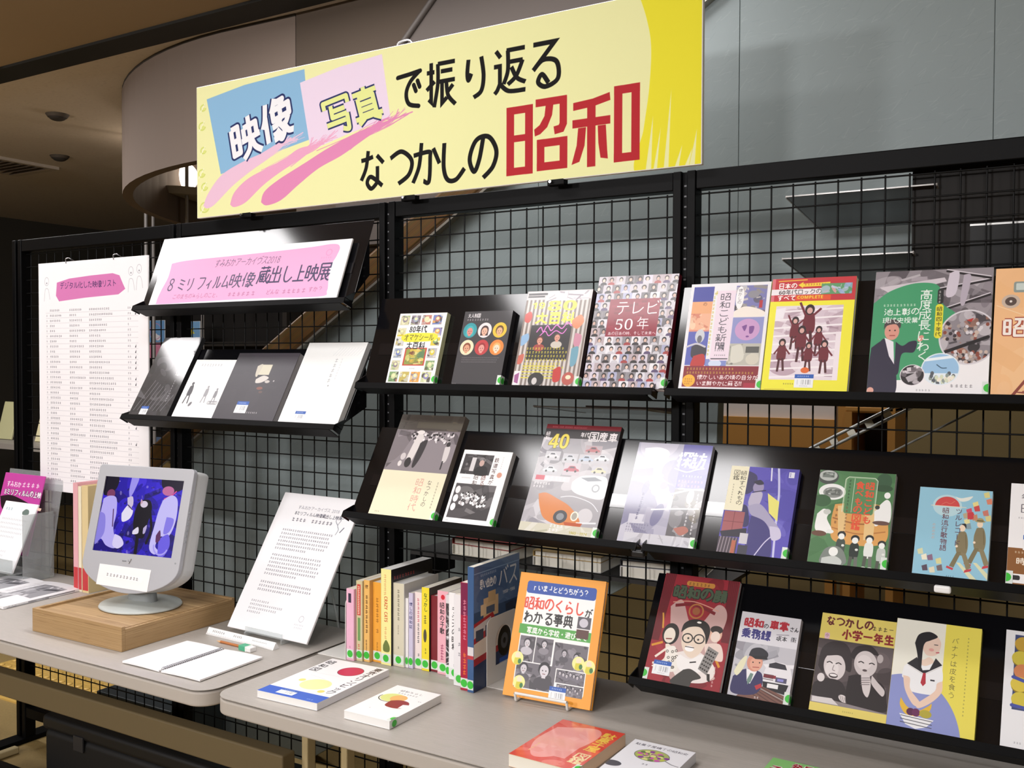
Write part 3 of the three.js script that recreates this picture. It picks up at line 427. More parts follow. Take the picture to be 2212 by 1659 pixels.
// drawing surface for one printed thing: W units wide, H units high, S pixels per unit
function art(W, H, S, bg) {
  const cv = document.createElement('canvas'); cv.width = Math.round(W * S); cv.height = Math.round(H * S);
  const c = cv.getContext('2d'); c.scale(S, S); c.lineJoin = 'round'; c.lineCap = 'round'; c.fillStyle = bg || '#fff'; c.fillRect(0, 0, W, H);
  const A = { c, W, H };
  A.rect = (col, x, y, w, h, r = 0) => { c.fillStyle = col; c.beginPath(); if (r) c.roundRect(x, y, w, h, r); else c.rect(x, y, w, h); c.fill(); return A; };
  A.poly = (col, pts) => { c.fillStyle = col; c.beginPath(); pts.forEach((p, i) => (i ? c.lineTo(p[0], p[1]) : c.moveTo(p[0], p[1]))); c.closePath(); c.fill(); return A; };
  const spl = (pts) => { c.moveTo(pts[0][0], pts[0][1]); for (let i = 0; i < pts.length - 1; i++) { const p0 = pts[i - 1] || pts[i], p1 = pts[i], p2 = pts[i + 1], p3 = pts[i + 2] || p2; c.bezierCurveTo(p1[0] + (p2[0] - p0[0]) / 6, p1[1] + (p2[1] - p0[1]) / 6, p2[0] - (p3[0] - p1[0]) / 6, p2[1] - (p3[1] - p1[1]) / 6, p2[0], p2[1]); } };
  A.blob = (col, pts) => { c.fillStyle = col; c.beginPath(); spl([...pts, pts[0]]); c.fill(); return A; };
  A.ell = (col, x, y, rx, ry = rx, rot = 0) => { c.fillStyle = col; c.beginPath(); c.ellipse(x, y, rx, ry, rot, 0, 7); c.fill(); return A; };
  A.ring = (col, lw, x, y, rx, ry = rx, a0 = 0, a1 = 7) => { c.strokeStyle = col; c.lineWidth = lw; c.beginPath(); c.ellipse(x, y, rx, ry, 0, a0, a1); c.stroke(); return A; };
  A.line = (col, lw, pts, curve) => { c.strokeStyle = col; c.lineWidth = lw; c.beginPath(); if (curve) spl(pts); else pts.forEach((p, i) => (i ? c.lineTo(p[0], p[1]) : c.moveTo(p[0], p[1]))); c.stroke(); return A; };
  A.clip = (f, path) => { c.save(); c.beginPath(); path(c); c.clip(); f(); c.restore(); return A; };
  A.at = (x, y, rot, sx, sy, f) => { c.save(); c.translate(x, y); c.rotate(rot); c.scale(sx, sy); f(); c.restore(); return A; };
  const latin = (ch) => ch.charCodeAt(0) < 128;
  A.glyph = (ch, x, y, w, h, col, lw) => {
    c.strokeStyle = col; c.lineWidth = lw;
    for (const s of strokes(ch)) { const p = s.p.map(([a, b]) => [x + a * w, y + b * h]); c.beginPath(); if (s.curve) spl(p); else p.forEach((q, i) => (i ? c.lineTo(q[0], q[1]) : c.moveTo(q[0], q[1]))); c.stroke(); }
  };
  // str at x, y (top left); s = letter height; o: col, lw (of height), v (vertical), sx (letter width over height), gap, out: [colour, width], font, sk (slant), cap
  A.text = (str, x, y, s, o = {}) => {
    const sx = o.sx || 1, lw = s * (o.lw || 0.09), gap = o.gap || 0.04, col = o.col || '#111';
    c.save(); c.lineCap = o.cap || 'butt'; c.lineJoin = o.join || 'miter'; c.miterLimit = 3;
    if (o.sk) { c.translate(x, y); c.transform(1, o.skv || 0, -o.sk, 1, 0, 0); c.translate(-x, -y); }
    for (const pass of o.out ? [0, 1] : [1]) {
      let px = x, py = y; const cc = pass ? col : o.out[0], ll = pass ? lw : lw + o.out[1] * 2;
      if (!pass) c.lineJoin = 'round';
      for (const ch of str) {
        if (ch === ' ') { if (o.v) py += s * .5; else px += s * sx * .5; continue; }
        const w = s * sx;
        if (latin(ch)) {
          c.font = (o.font || 'bold') + ` ${s * 1.06}px ` + (o.fam || 'sans-serif'); c.textBaseline = 'alphabetic'; const m = c.measureText(ch).width;
          const adv = o.v ? w : m * sx; c.save(); c.translate(o.v ? px + (w - m * sx) / 2 : px, py + s * .9); c.scale(sx, 1);
          if (!pass) { c.strokeStyle = cc; c.lineWidth = o.out[1] * 2; c.strokeText(ch, 0, 0); } else { c.fillStyle = cc; c.fillText(ch, 0, 0); } c.restore();
          if (o.v) py += s * (1 + gap); else px += adv + s * gap * .4; continue;
        }
        if (o.v && ch === 'ー') { c.strokeStyle = cc; c.lineWidth = ll; c.beginPath(); c.moveTo(px + w / 2, py + s * .1); c.lineTo(px + w / 2, py + s * .9); c.stroke(); } else A.glyph(ch, px, py, w, s, cc, ll);
        if (o.v) py += s * (1 + gap); else px += w * (1 + gap);
      }
    }
    c.restore(); return A;
  };
  // print too small to read: short uneven marks
  A.ticks = (x, y, w, h, col, n = 1, step = 0, v = false) => {
    c.strokeStyle = col; c.lineWidth = h * .15; c.lineCap = 'butt';
    for (let k = 0; k < n; k++) { const L = w * (k === n - 1 && n > 1 ? .7 : .92 + rnd() * .08); for (let q = 0; q < L - h * .5; q += h * (1.12 + rnd() * .3)) { const X = v ? x - k * step : x + q, Y = v ? y + q : y + k * step; c.beginPath(); c.moveTo(X, Y + h * (.2 + rnd() * .2)); c.lineTo(X + h * .7, Y + h * (.2 + rnd() * .2)); c.moveTo(X + h * (.2 + rnd() * .3), Y); c.lineTo(X + h * (.2 + rnd() * .3), Y + h); c.moveTo(X, Y + h * (.7 + rnd() * .2)); c.lineTo(X + h * .75, Y + h * (.6 + rnd() * .3)); c.stroke(); } }
    return A;
  };
  // a printed photograph: patches of tone from a palette
  A.photo = (x, y, w, h, pal, seed, n = 60, big = .35) => {
    reseed(seed); A.clip(() => { c.fillStyle = pal[0]; c.fillRect(x, y, w, h); for (let i = 0; i < n; i++) { const q = big * (1 - i / n * .85), col = pal[Math.floor(rnd() * pal.length)], cx = x + rnd() * w, cy = y + rnd() * h, rx = w * q * (.2 + rnd() * .5), ry = h * q * (.2 + rnd() * .5); c.globalAlpha = .45 + rnd() * .5; if (rnd() > .5) A.ell(col, cx, cy, rx, ry, rnd() * 3); else { c.save(); c.translate(cx, cy); c.rotate((rnd() - .5) * 1.2); A.rect(col, -rx, -ry * .4, rx * 2, ry * .8); c.restore(); } } c.globalAlpha = 1; }, (k) => k.rect(x, y, w, h)); return A;
  };
  // small head and shoulders
  A.head = (x, y, r, skin, hair, coat, long = 0) => { A.ell(coat, x, y + r * 2.1, r * 1.7, r * 1.05); A.ell(hair, x, y - r * .12, r * 1.08, r * 1.18); if (long) A.rect(hair, x - r * 1.06, y, r * 2.12, r * 1.2); A.rect(skin, x - r * .35, y + r * .6, r * .7, r * .7); A.ell(skin, x, y + r * .15, r * .8, r * .95); A.ell('#222', x - r * .3, y + r * .1, r * .1); A.ell('#222', x + r * .3, y + r * .1, r * .1); A.line('#7a3a34', r * .1, [[x - r * .22, y + r * .62], [x + r * .22, y + r * .62]]); return A; };
  A.mat = (r = 0.35, o = {}) => { const t = new THREE.CanvasTexture(cv); t.colorSpace = THREE.SRGBColorSpace; t.anisotropy = 8; return phy(0xffffff, r, { map: t, ...o }); };
  return A;
}
const GREY = ['#8a8688', '#4a4749', '#2a2829', '#b9b5b8', '#6a6668', '#dad6d8', '#1a1819'];

// ------------------------------------------------------------------ the sign on top of the rack
{
  const A = art(1700, 430, 1.2, '#f2f2b4'), c = A.c;
  // bright yellow swash on the right
  A.blob('#f0e63a', [[1539, -10], [1562, 60], [1574, 130], [1570, 230], [1556, 330], [1540, 440], [1712, 440], [1712, -10], [1630, -14]]);
  for (const [x, y, l, k] of [[1566, 300, 130, 10], [1586, 330, 100, 5], [1612, 240, 190, 8], [1640, 380, 50, 6], [1665, 390, 40, 6], [1676, 345, 85, 9]]) A.poly('#f2f2b4', [[x + 14, y], [x + k, y + l], [x - 4, y + l]]);
  // faint pale doodles on the left edge
  for (const [x, y, r] of [[25, 130, 15], [30, 210, 12], [22, 285, 15], [35, 330, 14], [34, 398, 20], [30, 70, 12]]) { A.ring('#d7e07a', 5, x, y, r, r * .8, .4, 5.2); A.ell('#e3e98a', x + 4, y + 4, r * .5, r * .4); A.line('#fbfbe0', 3, [[x - r, y + r], [x + r * .6, y - r]], true); }
  A.poly('#8fbde0', [[46, 44], [215, 22], [466, 11], [487, 228], [280, 262], [109, 296]]);
  A.poly('#efdcf0', [[448, 50], [600, 26], [759, 14], [790, 202], [640, 228], [490, 262]]);
  // brush strokes
  const brush = (col, pts, seed) => { A.blob(col, pts); reseed(seed); const e = pts[pts.length >> 1], d = pts[(pts.length >> 1) - 1]; for (let i = 0; i < 26; i++) { const t = rnd(), x = d[0] + (e[0] - d[0]) * t, y = d[1] + (e[1] - d[1]) * t; A.line(col, .8 + rnd() * 3, [[x - 90 - rnd() * 90, y + 36 + rnd() * 26], [x, y + rnd() * 22 - 6], [x + 30 + rnd() * 70, y - 8 - rnd() * 26]], true); } };
  brush('#eec6dd', [[28, 392], [52, 352], [111, 300], [200, 268], [300, 246], [380, 232], [330, 262], [240, 300], [160, 340], [80, 392], [44, 402]], 41);
  brush('#eeaacb', [[150, 398], [170, 360], [230, 322], [330, 292], [430, 262], [520, 244], [450, 282], [360, 318], [290, 352], [220, 396], [170, 408]], 42);
  brush('#e58fbc', [[285, 402], [300, 370], [360, 338], [460, 300], [560, 262], [680, 226], [800, 208], [700, 250], [610, 290], [520, 320], [440, 362], [370, 402], [310, 414]], 43);
  // white and pale lettering on the two squares, outlined in navy
  A.at(137, 128, -.30, 1, 1, () => A.text('映像', 2, 12, 142, { col: '#f7f7fb', lw: .135, out: ['#2c3566', 6], sx: .92, gap: .06, sk: .1 }));
  A.at(524, 118, -.17, 1, 1, () => A.text('写真', 2, 4, 116, { col: '#e9ef9c', lw: .13, out: ['#2c3566', 5], sx: .92, gap: .02, sk: -.12 }));
  const k = { col: '#1b1a1a', lw: .1 };
  A.glyph('で', 808, 66, 92, 128, '#1b1a1a', 12.5);
  const big = (ch, x, y, w, h, lw, col) => { c.lineCap = 'butt'; c.lineJoin = 'miter'; A.glyph(ch, x, y, w, h, col || '#1b1a1a', lw); };
  big('振', 912, 60, 100, 138, 12); big('り', 1028, 66, 92, 122, 12.5); big('返', 1128, 56, 106, 142, 12); big('る', 1226, 56, 112, 138, 12.5);
  big('な', 676, 278, 98, 132, 12.5); big('つ', 784, 280, 88, 130, 13); big('か', 862, 276, 104, 138, 12.5); big('し', 942, 286, 106, 128, 13); big('の', 1046, 276, 102, 140, 13);
  // 昭 and 和 as wide flat strokes
  const R = '#bb3038', bar = (x, y, w, h) => A.rect(R, x, y, w, h), box4 = (x0, y0, x1, y1, t, u) => { bar(x0, y0, x1 - x0, t); bar(x0, y1 - t, x1 - x0, t); bar(x0, y0, u, y1 - y0); bar(x1 - u, y0, u, y1 - y0); };
  box4(1171, 226, 1250, 408, 20, 23); bar(1180, 302, 66, 18);
  bar(1258, 216, 90, 20); A.line(R, 21, [[1338, 218], [1338, 288], [1332, 300], [1312, 303]]); A.poly(R, [[1288, 230], [1310, 230], [1306, 262], [1292, 292], [1272, 308], [1256, 312], [1254, 294], [1270, 284], [1284, 262]]);
  box4(1262, 322, 1350, 404, 21, 22);
  A.poly(R, [[1366, 240], [1420, 236], [1466, 226], [1468, 246], [1420, 256], [1366, 260]]); bar(1364, 284, 104, 21); bar(1405, 246, 23, 162);
  A.poly(R, [[1380, 306], [1402, 306], [1398, 352], [1384, 392], [1362, 398], [1376, 350]]); A.poly(R, [[1434, 306], [1456, 306], [1460, 370], [1462, 392], [1442, 388], [1436, 350]]);
  box4(1478, 214, 1546, 404, 21, 22);
  const board = thing('hanging_sign', 'large yellow sign board with black and red lettering standing on top of the rack', 'sign', [-2.5183, 1.9564, .03], [0, 0, .001]);
  mesh('board', rbox(1.7194, .4239, .014, .002, .8597, .212, 0), std(0xf4f2ee, .6), board);
  mesh('sign_face', new THREE.PlaneGeometry(1.7150, .4200).translate(.8597, .212, .0074), A.mat(.7, { color: 0xf2f2f2, specularIntensity: .2 }), board);
  for (const x of [.22, .86, 1.33]) { mesh('clip', rbox(.05, .018, .022, .003, x, -.004, -.004), steelBlack, board); mesh('clip_screw', cyl(.004, .012, 10).rotateX(Math.PI / 2).translate(x - .012, -.004, .010), chrome, board); }
  mesh('hook_wire', tube([[.80, .40, -.01], [.82, .432, 0], [.86, .434, 0], [.88, .40, -.01]], .0022, 24, 6), chrome, board);
}

// ------------------------------------------------------------------ posters and boards
{
  // long white list poster
  const A = art(200, 280, 4, '#f4f1f4');
  A.poly('#d47bb4', [[36, 24], [60, 20], [100, 18], [140, 17], [152, 20], [158, 30], [162, 36], [150, 42], [90, 44], [40, 47], [34, 40]]);
  A.text('デジタル化した映像リスト', 42, 24, 8.6, { col: '#5b3a6a', lw: .1, sx: .98 });
  for (const [x, y] of [[16, 28], [172, 22], [186, 20]]) { A.ring('#b9b9c2', .6, x, y - 6, 4, 5); A.line('#b9b9c2', .6, [[x - 5, y + 18], [x - 3, y + 4], [x + 3, y + 4], [x + 6, y + 16]], true); A.ell('#8a8a94', x, y - 4, 1); }
  reseed(77);
  for (let i = 0; i < 34; i++) {
    const y = 56 + i * 6.3; A.line('#c9c5cd', .35, [[14, y + 5], [184, y + 5]]);
    if (i) A.ticks(15, y + .8, 3, 2.4, '#8b8893'); A.ticks(22, y + .6, 10 + rnd() * 14, 2.7, '#5f5c68'); A.ticks(60, y + .6, 10 + rnd() * 20, 2.7, '#5f5c68'); A.ticks(97, y + .6, 16 + rnd() * 36, 2.7, '#5f5c68'); A.ticks(166, y + .6, 5, 2.6, '#8b8893');
    if ([1, 7, 8, 9, 10, 11, 13, 14, 22, 25].includes(i)) A.poly('#4a4852', [[178, y + 3.4], [180.5, y], [180, y + 4]]);
  }
  const p = thing('list_poster', 'long white printed list poster with a pink heading hooked on the left mesh', 'poster', [-3.3904, 1.0071, .028]);
  mesh('sheet', rbox(.62, .8448, .006, .001, .31, .4224, 0, 1), paperWhite, p);
  mesh('print', new THREE.PlaneGeometry(.616, .84).translate(.31, .4224, .0034), A.mat(.7, { specularIntensity: .4 }), p);
  for (const x of [.17, .44]) mesh('hook', tube([[x, .838, .004], [x, .854, .006], [x + .012, .858, 0], [x + .016, .846, -.02]], .002, 20, 6), chrome, p);

  // pink title board
  const B = art(380, 100, 3, '#f6f2f6');
  B.blob('#eca5c9', [[22, 20], [60, 16], [180, 13], [300, 9], [348, 6], [362, 12], [361, 26], [355, 44], [358, 66], [361, 84], [350, 93], [240, 92], [120, 93], [26, 95], [16, 90], [18, 70], [24, 46]]);
  B.text('すみおかアーカイヴス2018', 122, 18, 15, { col: '#7a6a86', lw: .075, sx: .74, sk: .12, gap: -.02, font: 'normal' });
  B.text('8', 30, 44, 30, { col: '#5d5a72', sx: .8, font: 'normal' }); B.text('ミリ', 52, 48, 26, { col: '#5d5a72', lw: .085, sx: .7 }); B.text('フィルム', 96, 46, 27, { col: '#5d5a72', lw: .085, sx: .62 }); B.text('映像', 164, 44, 28, { col: '#5d5a72', lw: .085, sx: .9, gap: .06 });
  B.text('蔵出し上映展', 220, 36, 32, { col: '#4f4c66', lw: .085, sx: .74, gap: -.03 });
  B.ring('#d58fb8', 1, 345, 20, 5); B.ticks(333, 27, 22, 3, '#d58fb8'); B.ticks(333, 32, 18, 3, '#d58fb8');
  B.text('このまちの暮らしのこと、', 50, 78, 9, { col: '#b07a9c', lw: .1, sx: .92 }); reseed(5); B.ticks(170, 79, 60, 7.5, '#b07a9c'); B.text('どんな', 246, 77, 9, { col: '#b07a9c', lw: .1, sx: .92 }); B.ticks(278, 78, 48, 7.5, '#b07a9c'); B.text('すか？', 326, 76, 9, { col: '#b07a9c', lw: .1, sx: .92 });
  const q = thing('title_board', 'white board with a pink panel of handwriting on the upper left tray', 'sign', [-2.6636, 1.6655, .118], [-.385, 0, 0]);
  mesh('board', rbox(.8097, .1994, .006, .001, .4049, .0997, -.003, 1), paperWhite, q);
  mesh('print', new THREE.PlaneGeometry(.806, .196).translate(.4049, .0997, .0004), B.mat(.6, { specularIntensity: .3 }), q);

  // text board on an acrylic easel
  const D = art(150, 203, 4, '#f5f4f7'); reseed(91);
  D.text('すみおかアーカイヴス 2018', 38, 17, 6, { col: '#8e8c98', lw: .09, font: 'normal' }); D.text('8ミリフィルム映像蔵出し上映展', 36, 26, 6.2, { col: '#5c5a66', lw: .11, sx: .97 }); D.ticks(36, 36, 32, 5.6, '#66646f'); D.ticks(74, 36, 44, 5.6, '#66646f');
  D.ring('#8d929c', 1, 128, 24, 4, 6); D.blob('#9ba1aa', [[124, 22], [128, 17], [133, 20], [131, 26]]); D.line('#8d929c', 1, [[127, 32], [124, 40], [128, 46], [126, 54]], true); D.line('#8d929c', 1, [[124, 40], [118, 34], [119, 28]], true); D.line('#6d717c', 1.6, [[132, 50], [137, 42]]);
  for (const [y, n] of [[54, 6], [92, 6], [132, 3]]) for (let i = 0; i < n; i++) D.ticks(26, y + i * 5.6, (i === n - 1 ? 62 : 98) + rnd() * 4, 3.2, '#64626e');
  for (let i = 0; i < 4; i++) D.ticks(24, 160 + i * 5.2, [36, 66, 54, 28][i], 3, '#82808a');
  D.ring('#b9b7c0', .7, 126, 174, 4); D.ticks(117, 181, 19, 2.4, '#b9b7c0'); D.ticks(119, 185, 14, 2.4, '#b9b7c0');
  const e = thing('text_board', 'white board printed with paragraphs of small text leaning on a clear easel', 'board', [-2.1744, .7145, .23]);
  e.rotation.order = 'YXZ'; e.rotation.set(-.5602, -.0311, 0);
  mesh('board', rbox(.3223, .4364, .007, .0015, .161, .2182, -.0035, 2), paperWhite, e);
  mesh('print', new THREE.PlaneGeometry(.3195, .4335).translate(.161, .2182, .0004), D.mat(.7, { specularIntensity: .4 }), e);
  const clear = phy(0xf3f6f6, .06, { transmission: .85, thickness: 0, ior: 1.45 });
  const ez = thing('acrylic_easel', 'clear acrylic easel with a front bar holding the white text board', 'easel', [-2.0133, .70, .2325], [0, -.031, 0]);
  mesh('front_bar', rbox(.15, .016, .004, .0015, 0, .022, .010), clear, ez);
  for (const x of [-.074, .074]) { mesh('foot', rbox(.006, .012, .052, .0015, x, .008, -.012), clear, ez); mesh('side_post', rod([x, .013, -.03], [x * .9, .25, -.185], .004), clear, ez); mesh('prop', rod([x, .20, -.165], [x * 1.25, .004, -.20], .004), clear, ez); }
}

// ------------------------------------------------------------------ books
// A book stands at y = 0 with its back at z = 0 and its front cover at z = t; spine side 'R' or 'L'.
function buildBook(name, label, w, h, t, o) {
  const g = thing(name, label, o.cat || 'book', [0, 0, 0], [0, 0, 0], o.group);
  const c = o.hard ? .0022 : .0009, sp = o.spine === 'L' ? -1 : 1, inset = o.hard ? .003 : .0006;
  const front = mesh('front_cover', rbox(w, h, c, c * .4, w / 2, h / 2, t - c / 2, 1), o.edge || o.side, g);
  mesh('cover_print', new THREE.PlaneGeometry(w - c * .6, h - c * .6).translate(w / 2, h / 2, t + .0002), o.front, front);
  mesh('back_cover', rbox(w, h, c, c * .4, w / 2, h / 2, c / 2, 1), o.edge || o.side, g);
  const spx = sp > 0 ? w - c / 2 : c / 2;
  const spine = mesh('spine', rbox(c, h, t - c * .2, c * .4, spx, h / 2, t / 2, 1), o.side, g);
  if (o.sideArt) mesh('spine_print', new THREE.PlaneGeometry(t * .94, h * .99).rotateY(sp * Math.PI / 2).translate(sp > 0 ? w + .0003 : -.0003, h / 2, t / 2), o.sideArt, spine);
  const px0 = sp > 0 ? inset : c, px1 = sp > 0 ? w - c : w - inset;
  mesh('pages', box(px1 - px0, h - inset * 2, t - c * 2, (px0 + px1) / 2, h / 2, t / 2), o.pages || pageWhite, g);
  if (o.sticker) {   // clear film with a green dot folded round the foot of the spine
    const x = sp > 0 ? w : 0, f = mesh('spine_label', merge([box(.011, .026, .0004, x - sp * .0055, .016, t + .0006), box(.0004, .026, t * .9, x + sp * .0006, .016, t / 2)]), filmWhite, g);
    f.userData.label = 'clear film label with a green dot';
    const hd = new THREE.CircleGeometry(.0085, 16, sp > 0 ? Math.PI / 2 : -Math.PI / 2, Math.PI).translate(x, .016, t + .001);
    const hs = new THREE.CircleGeometry(.0085, 16, 0, 6.3).scale(Math.min(1, t / .02), 1, 1).rotateY(sp * Math.PI / 2).translate(x + sp * .001, .016, t / 2);
    mesh('green_dot', merge([hd, hs]), greenSticker, f);
  }
  if (o.barcode) {
    const [bx, by, bw = .034, bh = .026] = o.barcode; mesh('barcode_label', new THREE.PlaneGeometry(bw, bh).translate(bx * w, by * h, t + .0005), BARCODE, g).userData.label = 'white barcode label with a blue top band';
  }
  return g;
}
const BARCODE = (() => { const A = art(40, 30, 4, '#eef0f2'); A.rect('#2b5cb4', 0, 0, 40, 9); A.ticks(6, 2.6, 28, 3.6, '#bcd0ee'); reseed(2); for (let x = 6; x < 34; x += 1.1) if (rnd() > .35) A.rect('#8d9096', x, 12, .4 + rnd() * .6, 11); A.ticks(12, 25, 18, 2.2, '#9a9ca2'); return A.mat(.4); })();
const P = {};      // cover pictures, in units of a hundredth of the width
const cover = (h, bg, f, S = 4.4) => { const A = art(100, h, S, bg); f(A); return A; };
const gloss = (A) => A.mat(.55, { clearcoat: 1, clearcoatRoughness: .085 });
const satin = (A) => A.mat(.5, { clearcoat: .35, clearcoatRoughness: .11 });
const matte = (A) => A.mat(.42);

// --- top shelf
P.stickers = cover(128, '#f6f5f3', (A) => {
  const cols = ['#c9c6a0', '#7fa06c', '#8b7f8c', '#bfae5c', '#b9786a', '#e3a24c', '#6f7fb8', '#c9d0a0', '#d7d4b0', '#8a86b4', '#c4c4c8', '#d6c33a', '#9aa6b8', '#b7b4b6'];
  const sq = (x, y, w, h, i) => { A.rect('#d9d7d6', x - .8, y - .8, w + 1.6, h + 1.6); A.photo(x, y, w, h, [cols[i % 14], cols[(i * 3 + 1) % 14], '#4a463e', '#efe9cc'], 200 + i, 14, .6); A.ell(cols[(i * 5 + 2) % 14], x + w / 2, y + h * .42, w * .28, h * .3); A.ell('#efe2b0', x + w / 2, y + h * .36, w * .17, h * .16); };
  let i = 0; for (const x of [4, 27, 50, 73]) { sq(x, 4, 19, 17, i++); sq(x, 106, 19, 18, i++); }
  for (const y of [27, 44]) { sq(3, y, 17, 15, i++); sq(78, y, 18, 15, i++); } for (const y of [64, 86]) { sq(4, y, 17, 17, i++); sq(76, y, 18, 17, i++); }
  A.rect('#c1483a', 27, 63, 46, 32); A.photo(30, 65, 40, 28, ['#8f9a4a', '#d9b84a', '#5f7f5a', '#e3d68a', '#7a4a3a'], 9, 40, .5);
  A.text('80年代', 27, 22, 14, { lw: .13, col: '#2a2a2c', sx: .82 });
  A.blob('#e6dc3c', [[12, 44], [24, 37], [50, 36], [80, 37], [90, 42], [84, 50], [56, 52], [22, 52]]); A.text('オマケシール', 19, 37.5, 13, { col: '#4c4a26', lw: .085, sx: .8, gap: .02 });
  A.text('大百科', 27, 52, 13, { lw: .13, col: '#2a2a2c', sx: 1 }); A.ticks(44, 99, 14, 2.4, '#77736c');
});
P.dolls = cover(138, '#3b393d', (A) => {
  A.text('大人形図', 8, 4, 8, { col: '#e6e2e4', lw: .12, sx: .8 }); A.ticks(8, 14, 48, 4, '#a9a5a9');
  const cs = [['#2f9aa4', '#3fb0b4', '#d98e86'], ['#e9e2e4', '#4a3030', '#e3b49c'], ['#e6c23c', '#6a4a20', '#e0b088'], ['#ede0bc', '#8a4a30', '#d9a080'], ['#c03c40', '#9a2c30', '#e09a90'], ['#ef8a3c', '#f4b26a', '#f7d8c0']];
  cs.forEach(([b, hc, sk], i) => { const x = 18 + (i % 3) * 31, y = 36 + Math.floor(i / 3) * 32; A.ell(b, x, y, 14.2); A.clip(() => A.head(x, y + 1, 7.5, sk, hc, b, i < 2), (k) => k.ellipse(x, y, 14, 14, 0, 0, 7)); });
  for (const y of [86, 90, 94]) A.ticks(12, y, 78, 2, '#8c888c'); A.ticks(2, 134, 10, 2.4, '#8c888c');
});
P.eighties = cover(138, '#cfc8c4', (A) => {
  for (let x = 0; x < 100; x += 6.4) A.rect('#83766f', x, 12, 3, 126); A.rect('#c9c3c4', 0, 0, 100, 13); A.photo(30, 1, 66, 14, ['#d8d4d4', '#b0a6b0', '#8a7f8c', '#efe9e9'], 31, 22, .4);
  A.rect('#3c3a3c', 2, 3, 30, 3); A.rect('#3c3a3c', 2, 7, 26, 2.4);
  A.text('19', 10, 15, 12, { col: '#e9df45', sx: 1.5 }); A.text('80', 34, 12, 19, { col: '#eae248', sx: 2.1 });
  A.text('大百科', 19, 31, 17, { col: '#eae248', lw: .16, sx: 1.15 });
  A.rect('#2e2b2e', 15, 50, 62, 50); A.at(24, 52, -.12, 1, 1, () => A.line('#e27bd0', 1.6, [[0, 8], [6, 2], [10, 9], [16, 1], [22, 9], [30, 2], [38, 8], [46, 1], [52, 6]], true)); A.at(30, 60, -.1, 1, 1, () => A.line('#e27bd0', 1.4, [[0, 6], [8, 0], [14, 7], [24, 1], [34, 6], [40, 0]], true));
  A.head(32, 72, 5, '#d99a86', '#5a2a26', '#a2453f'); A.head(58, 68, 5, '#d99a86', '#4a3a36', '#c9c2b8');
  for (let i = 0; i < 6; i++) { A.ticks(14, 82 + i * 5.4, 60 + (i % 2) * 6, 3.6, '#dccf3e'); } for (let i = 0; i < 5; i++) A.rect(['#dccf3e', '#c9c25a'][i % 2], 12, 108 + i * 4.2, 50, 1.4);
  A.blob('#c8493f', [[2, 34], [10, 30], [14, 38], [10, 46], [3, 44]]); A.blob('#d98a62', [[76, 44], [88, 36], [94, 46], [86, 56], [78, 52]]); A.blob('#8fb4d8', [[2, 66], [12, 62], [14, 72], [4, 80]]); A.blob('#c98aa0', [[84, 62], [94, 66], [92, 82], [84, 78]]); A.blob('#6fa0b4', [[82, 84], [92, 82], [92, 104], [84, 108]]); A.blob('#c86a5a', [[3, 94], [11, 92], [10, 104], [3, 106]]);
  A.rect('#efe8ea', 1, 116, 10, 20); A.poly('#a05a90', [[2, 122], [9, 118], [9, 134], [3, 132]]); A.ell('#33302f', 36, 128, 12, 10); A.ell('#cfcac8', 34, 130, 4, 5); A.blob('#c03a34', [[60, 114], [70, 110], [72, 128], [62, 130]]); A.ell('#b75a50', 84, 126, 9, 9); A.ell('#efe0c0', 84, 124, 4, 3);
});
P.tv = cover(137, '#c9c4cb', (A) => {
  reseed(61); const bgs = ['#d9d7df', '#a9abc8', '#7f7a80', '#e6e4ea', '#8d8a90', '#c3bdc6', '#6a666c', '#cfc8d6', '#b6a6ac'];
  for (let r = 0; r < 13; r++) for (let q = 0; q < 9; q++) { const x = q * 11.4 - (r % 2) * 4, y = r * 10.7; A.rect(bgs[Math.floor(rnd() * 9)], x, y, 11.2, 10.4); const cx = x + 5 + rnd() * 2; A.ell(['#3a3438', '#c9c6ce', '#5a4a70', '#a23c3c', '#2a2628'][Math.floor(rnd() * 5)], cx, y + 10, 4.2, 2.8); A.ell('#2a2426', cx, y + 4.3, 2.4 + rnd() * .7, 2.8 + rnd() * .6); A.ell(['#d8b8a8', '#e3c6b8', '#c9a598'][Math.floor(rnd() * 3)], cx, y + 5.1, 1.8, 2.2); }
  A.rect('#8f2236', 19, 29, 63, 46); for (let i = 0; i < 30; i++) A.rect(rnd() > .5 ? '#9a2a3e' : '#7f1c2e', 19 + rnd() * 56, 29 + rnd() * 42, 7, 3);
  A.text('テレビ', 27, 31, 18, { col: '#f3eef0', lw: .075, sx: 1, sk: -.02 }); A.text('50', 29, 51, 17, { col: '#f3eef0', font: 'normal', fam: 'serif', sx: 1.15 }); A.text('年', 56, 51, 16, { col: '#f3eef0', lw: .07, sx: 1 });
  A.text('あの日あの時、そして未来へ', 22, 69, 4.4, { col: '#e9dfe2', lw: .1, sx: 1 });
});
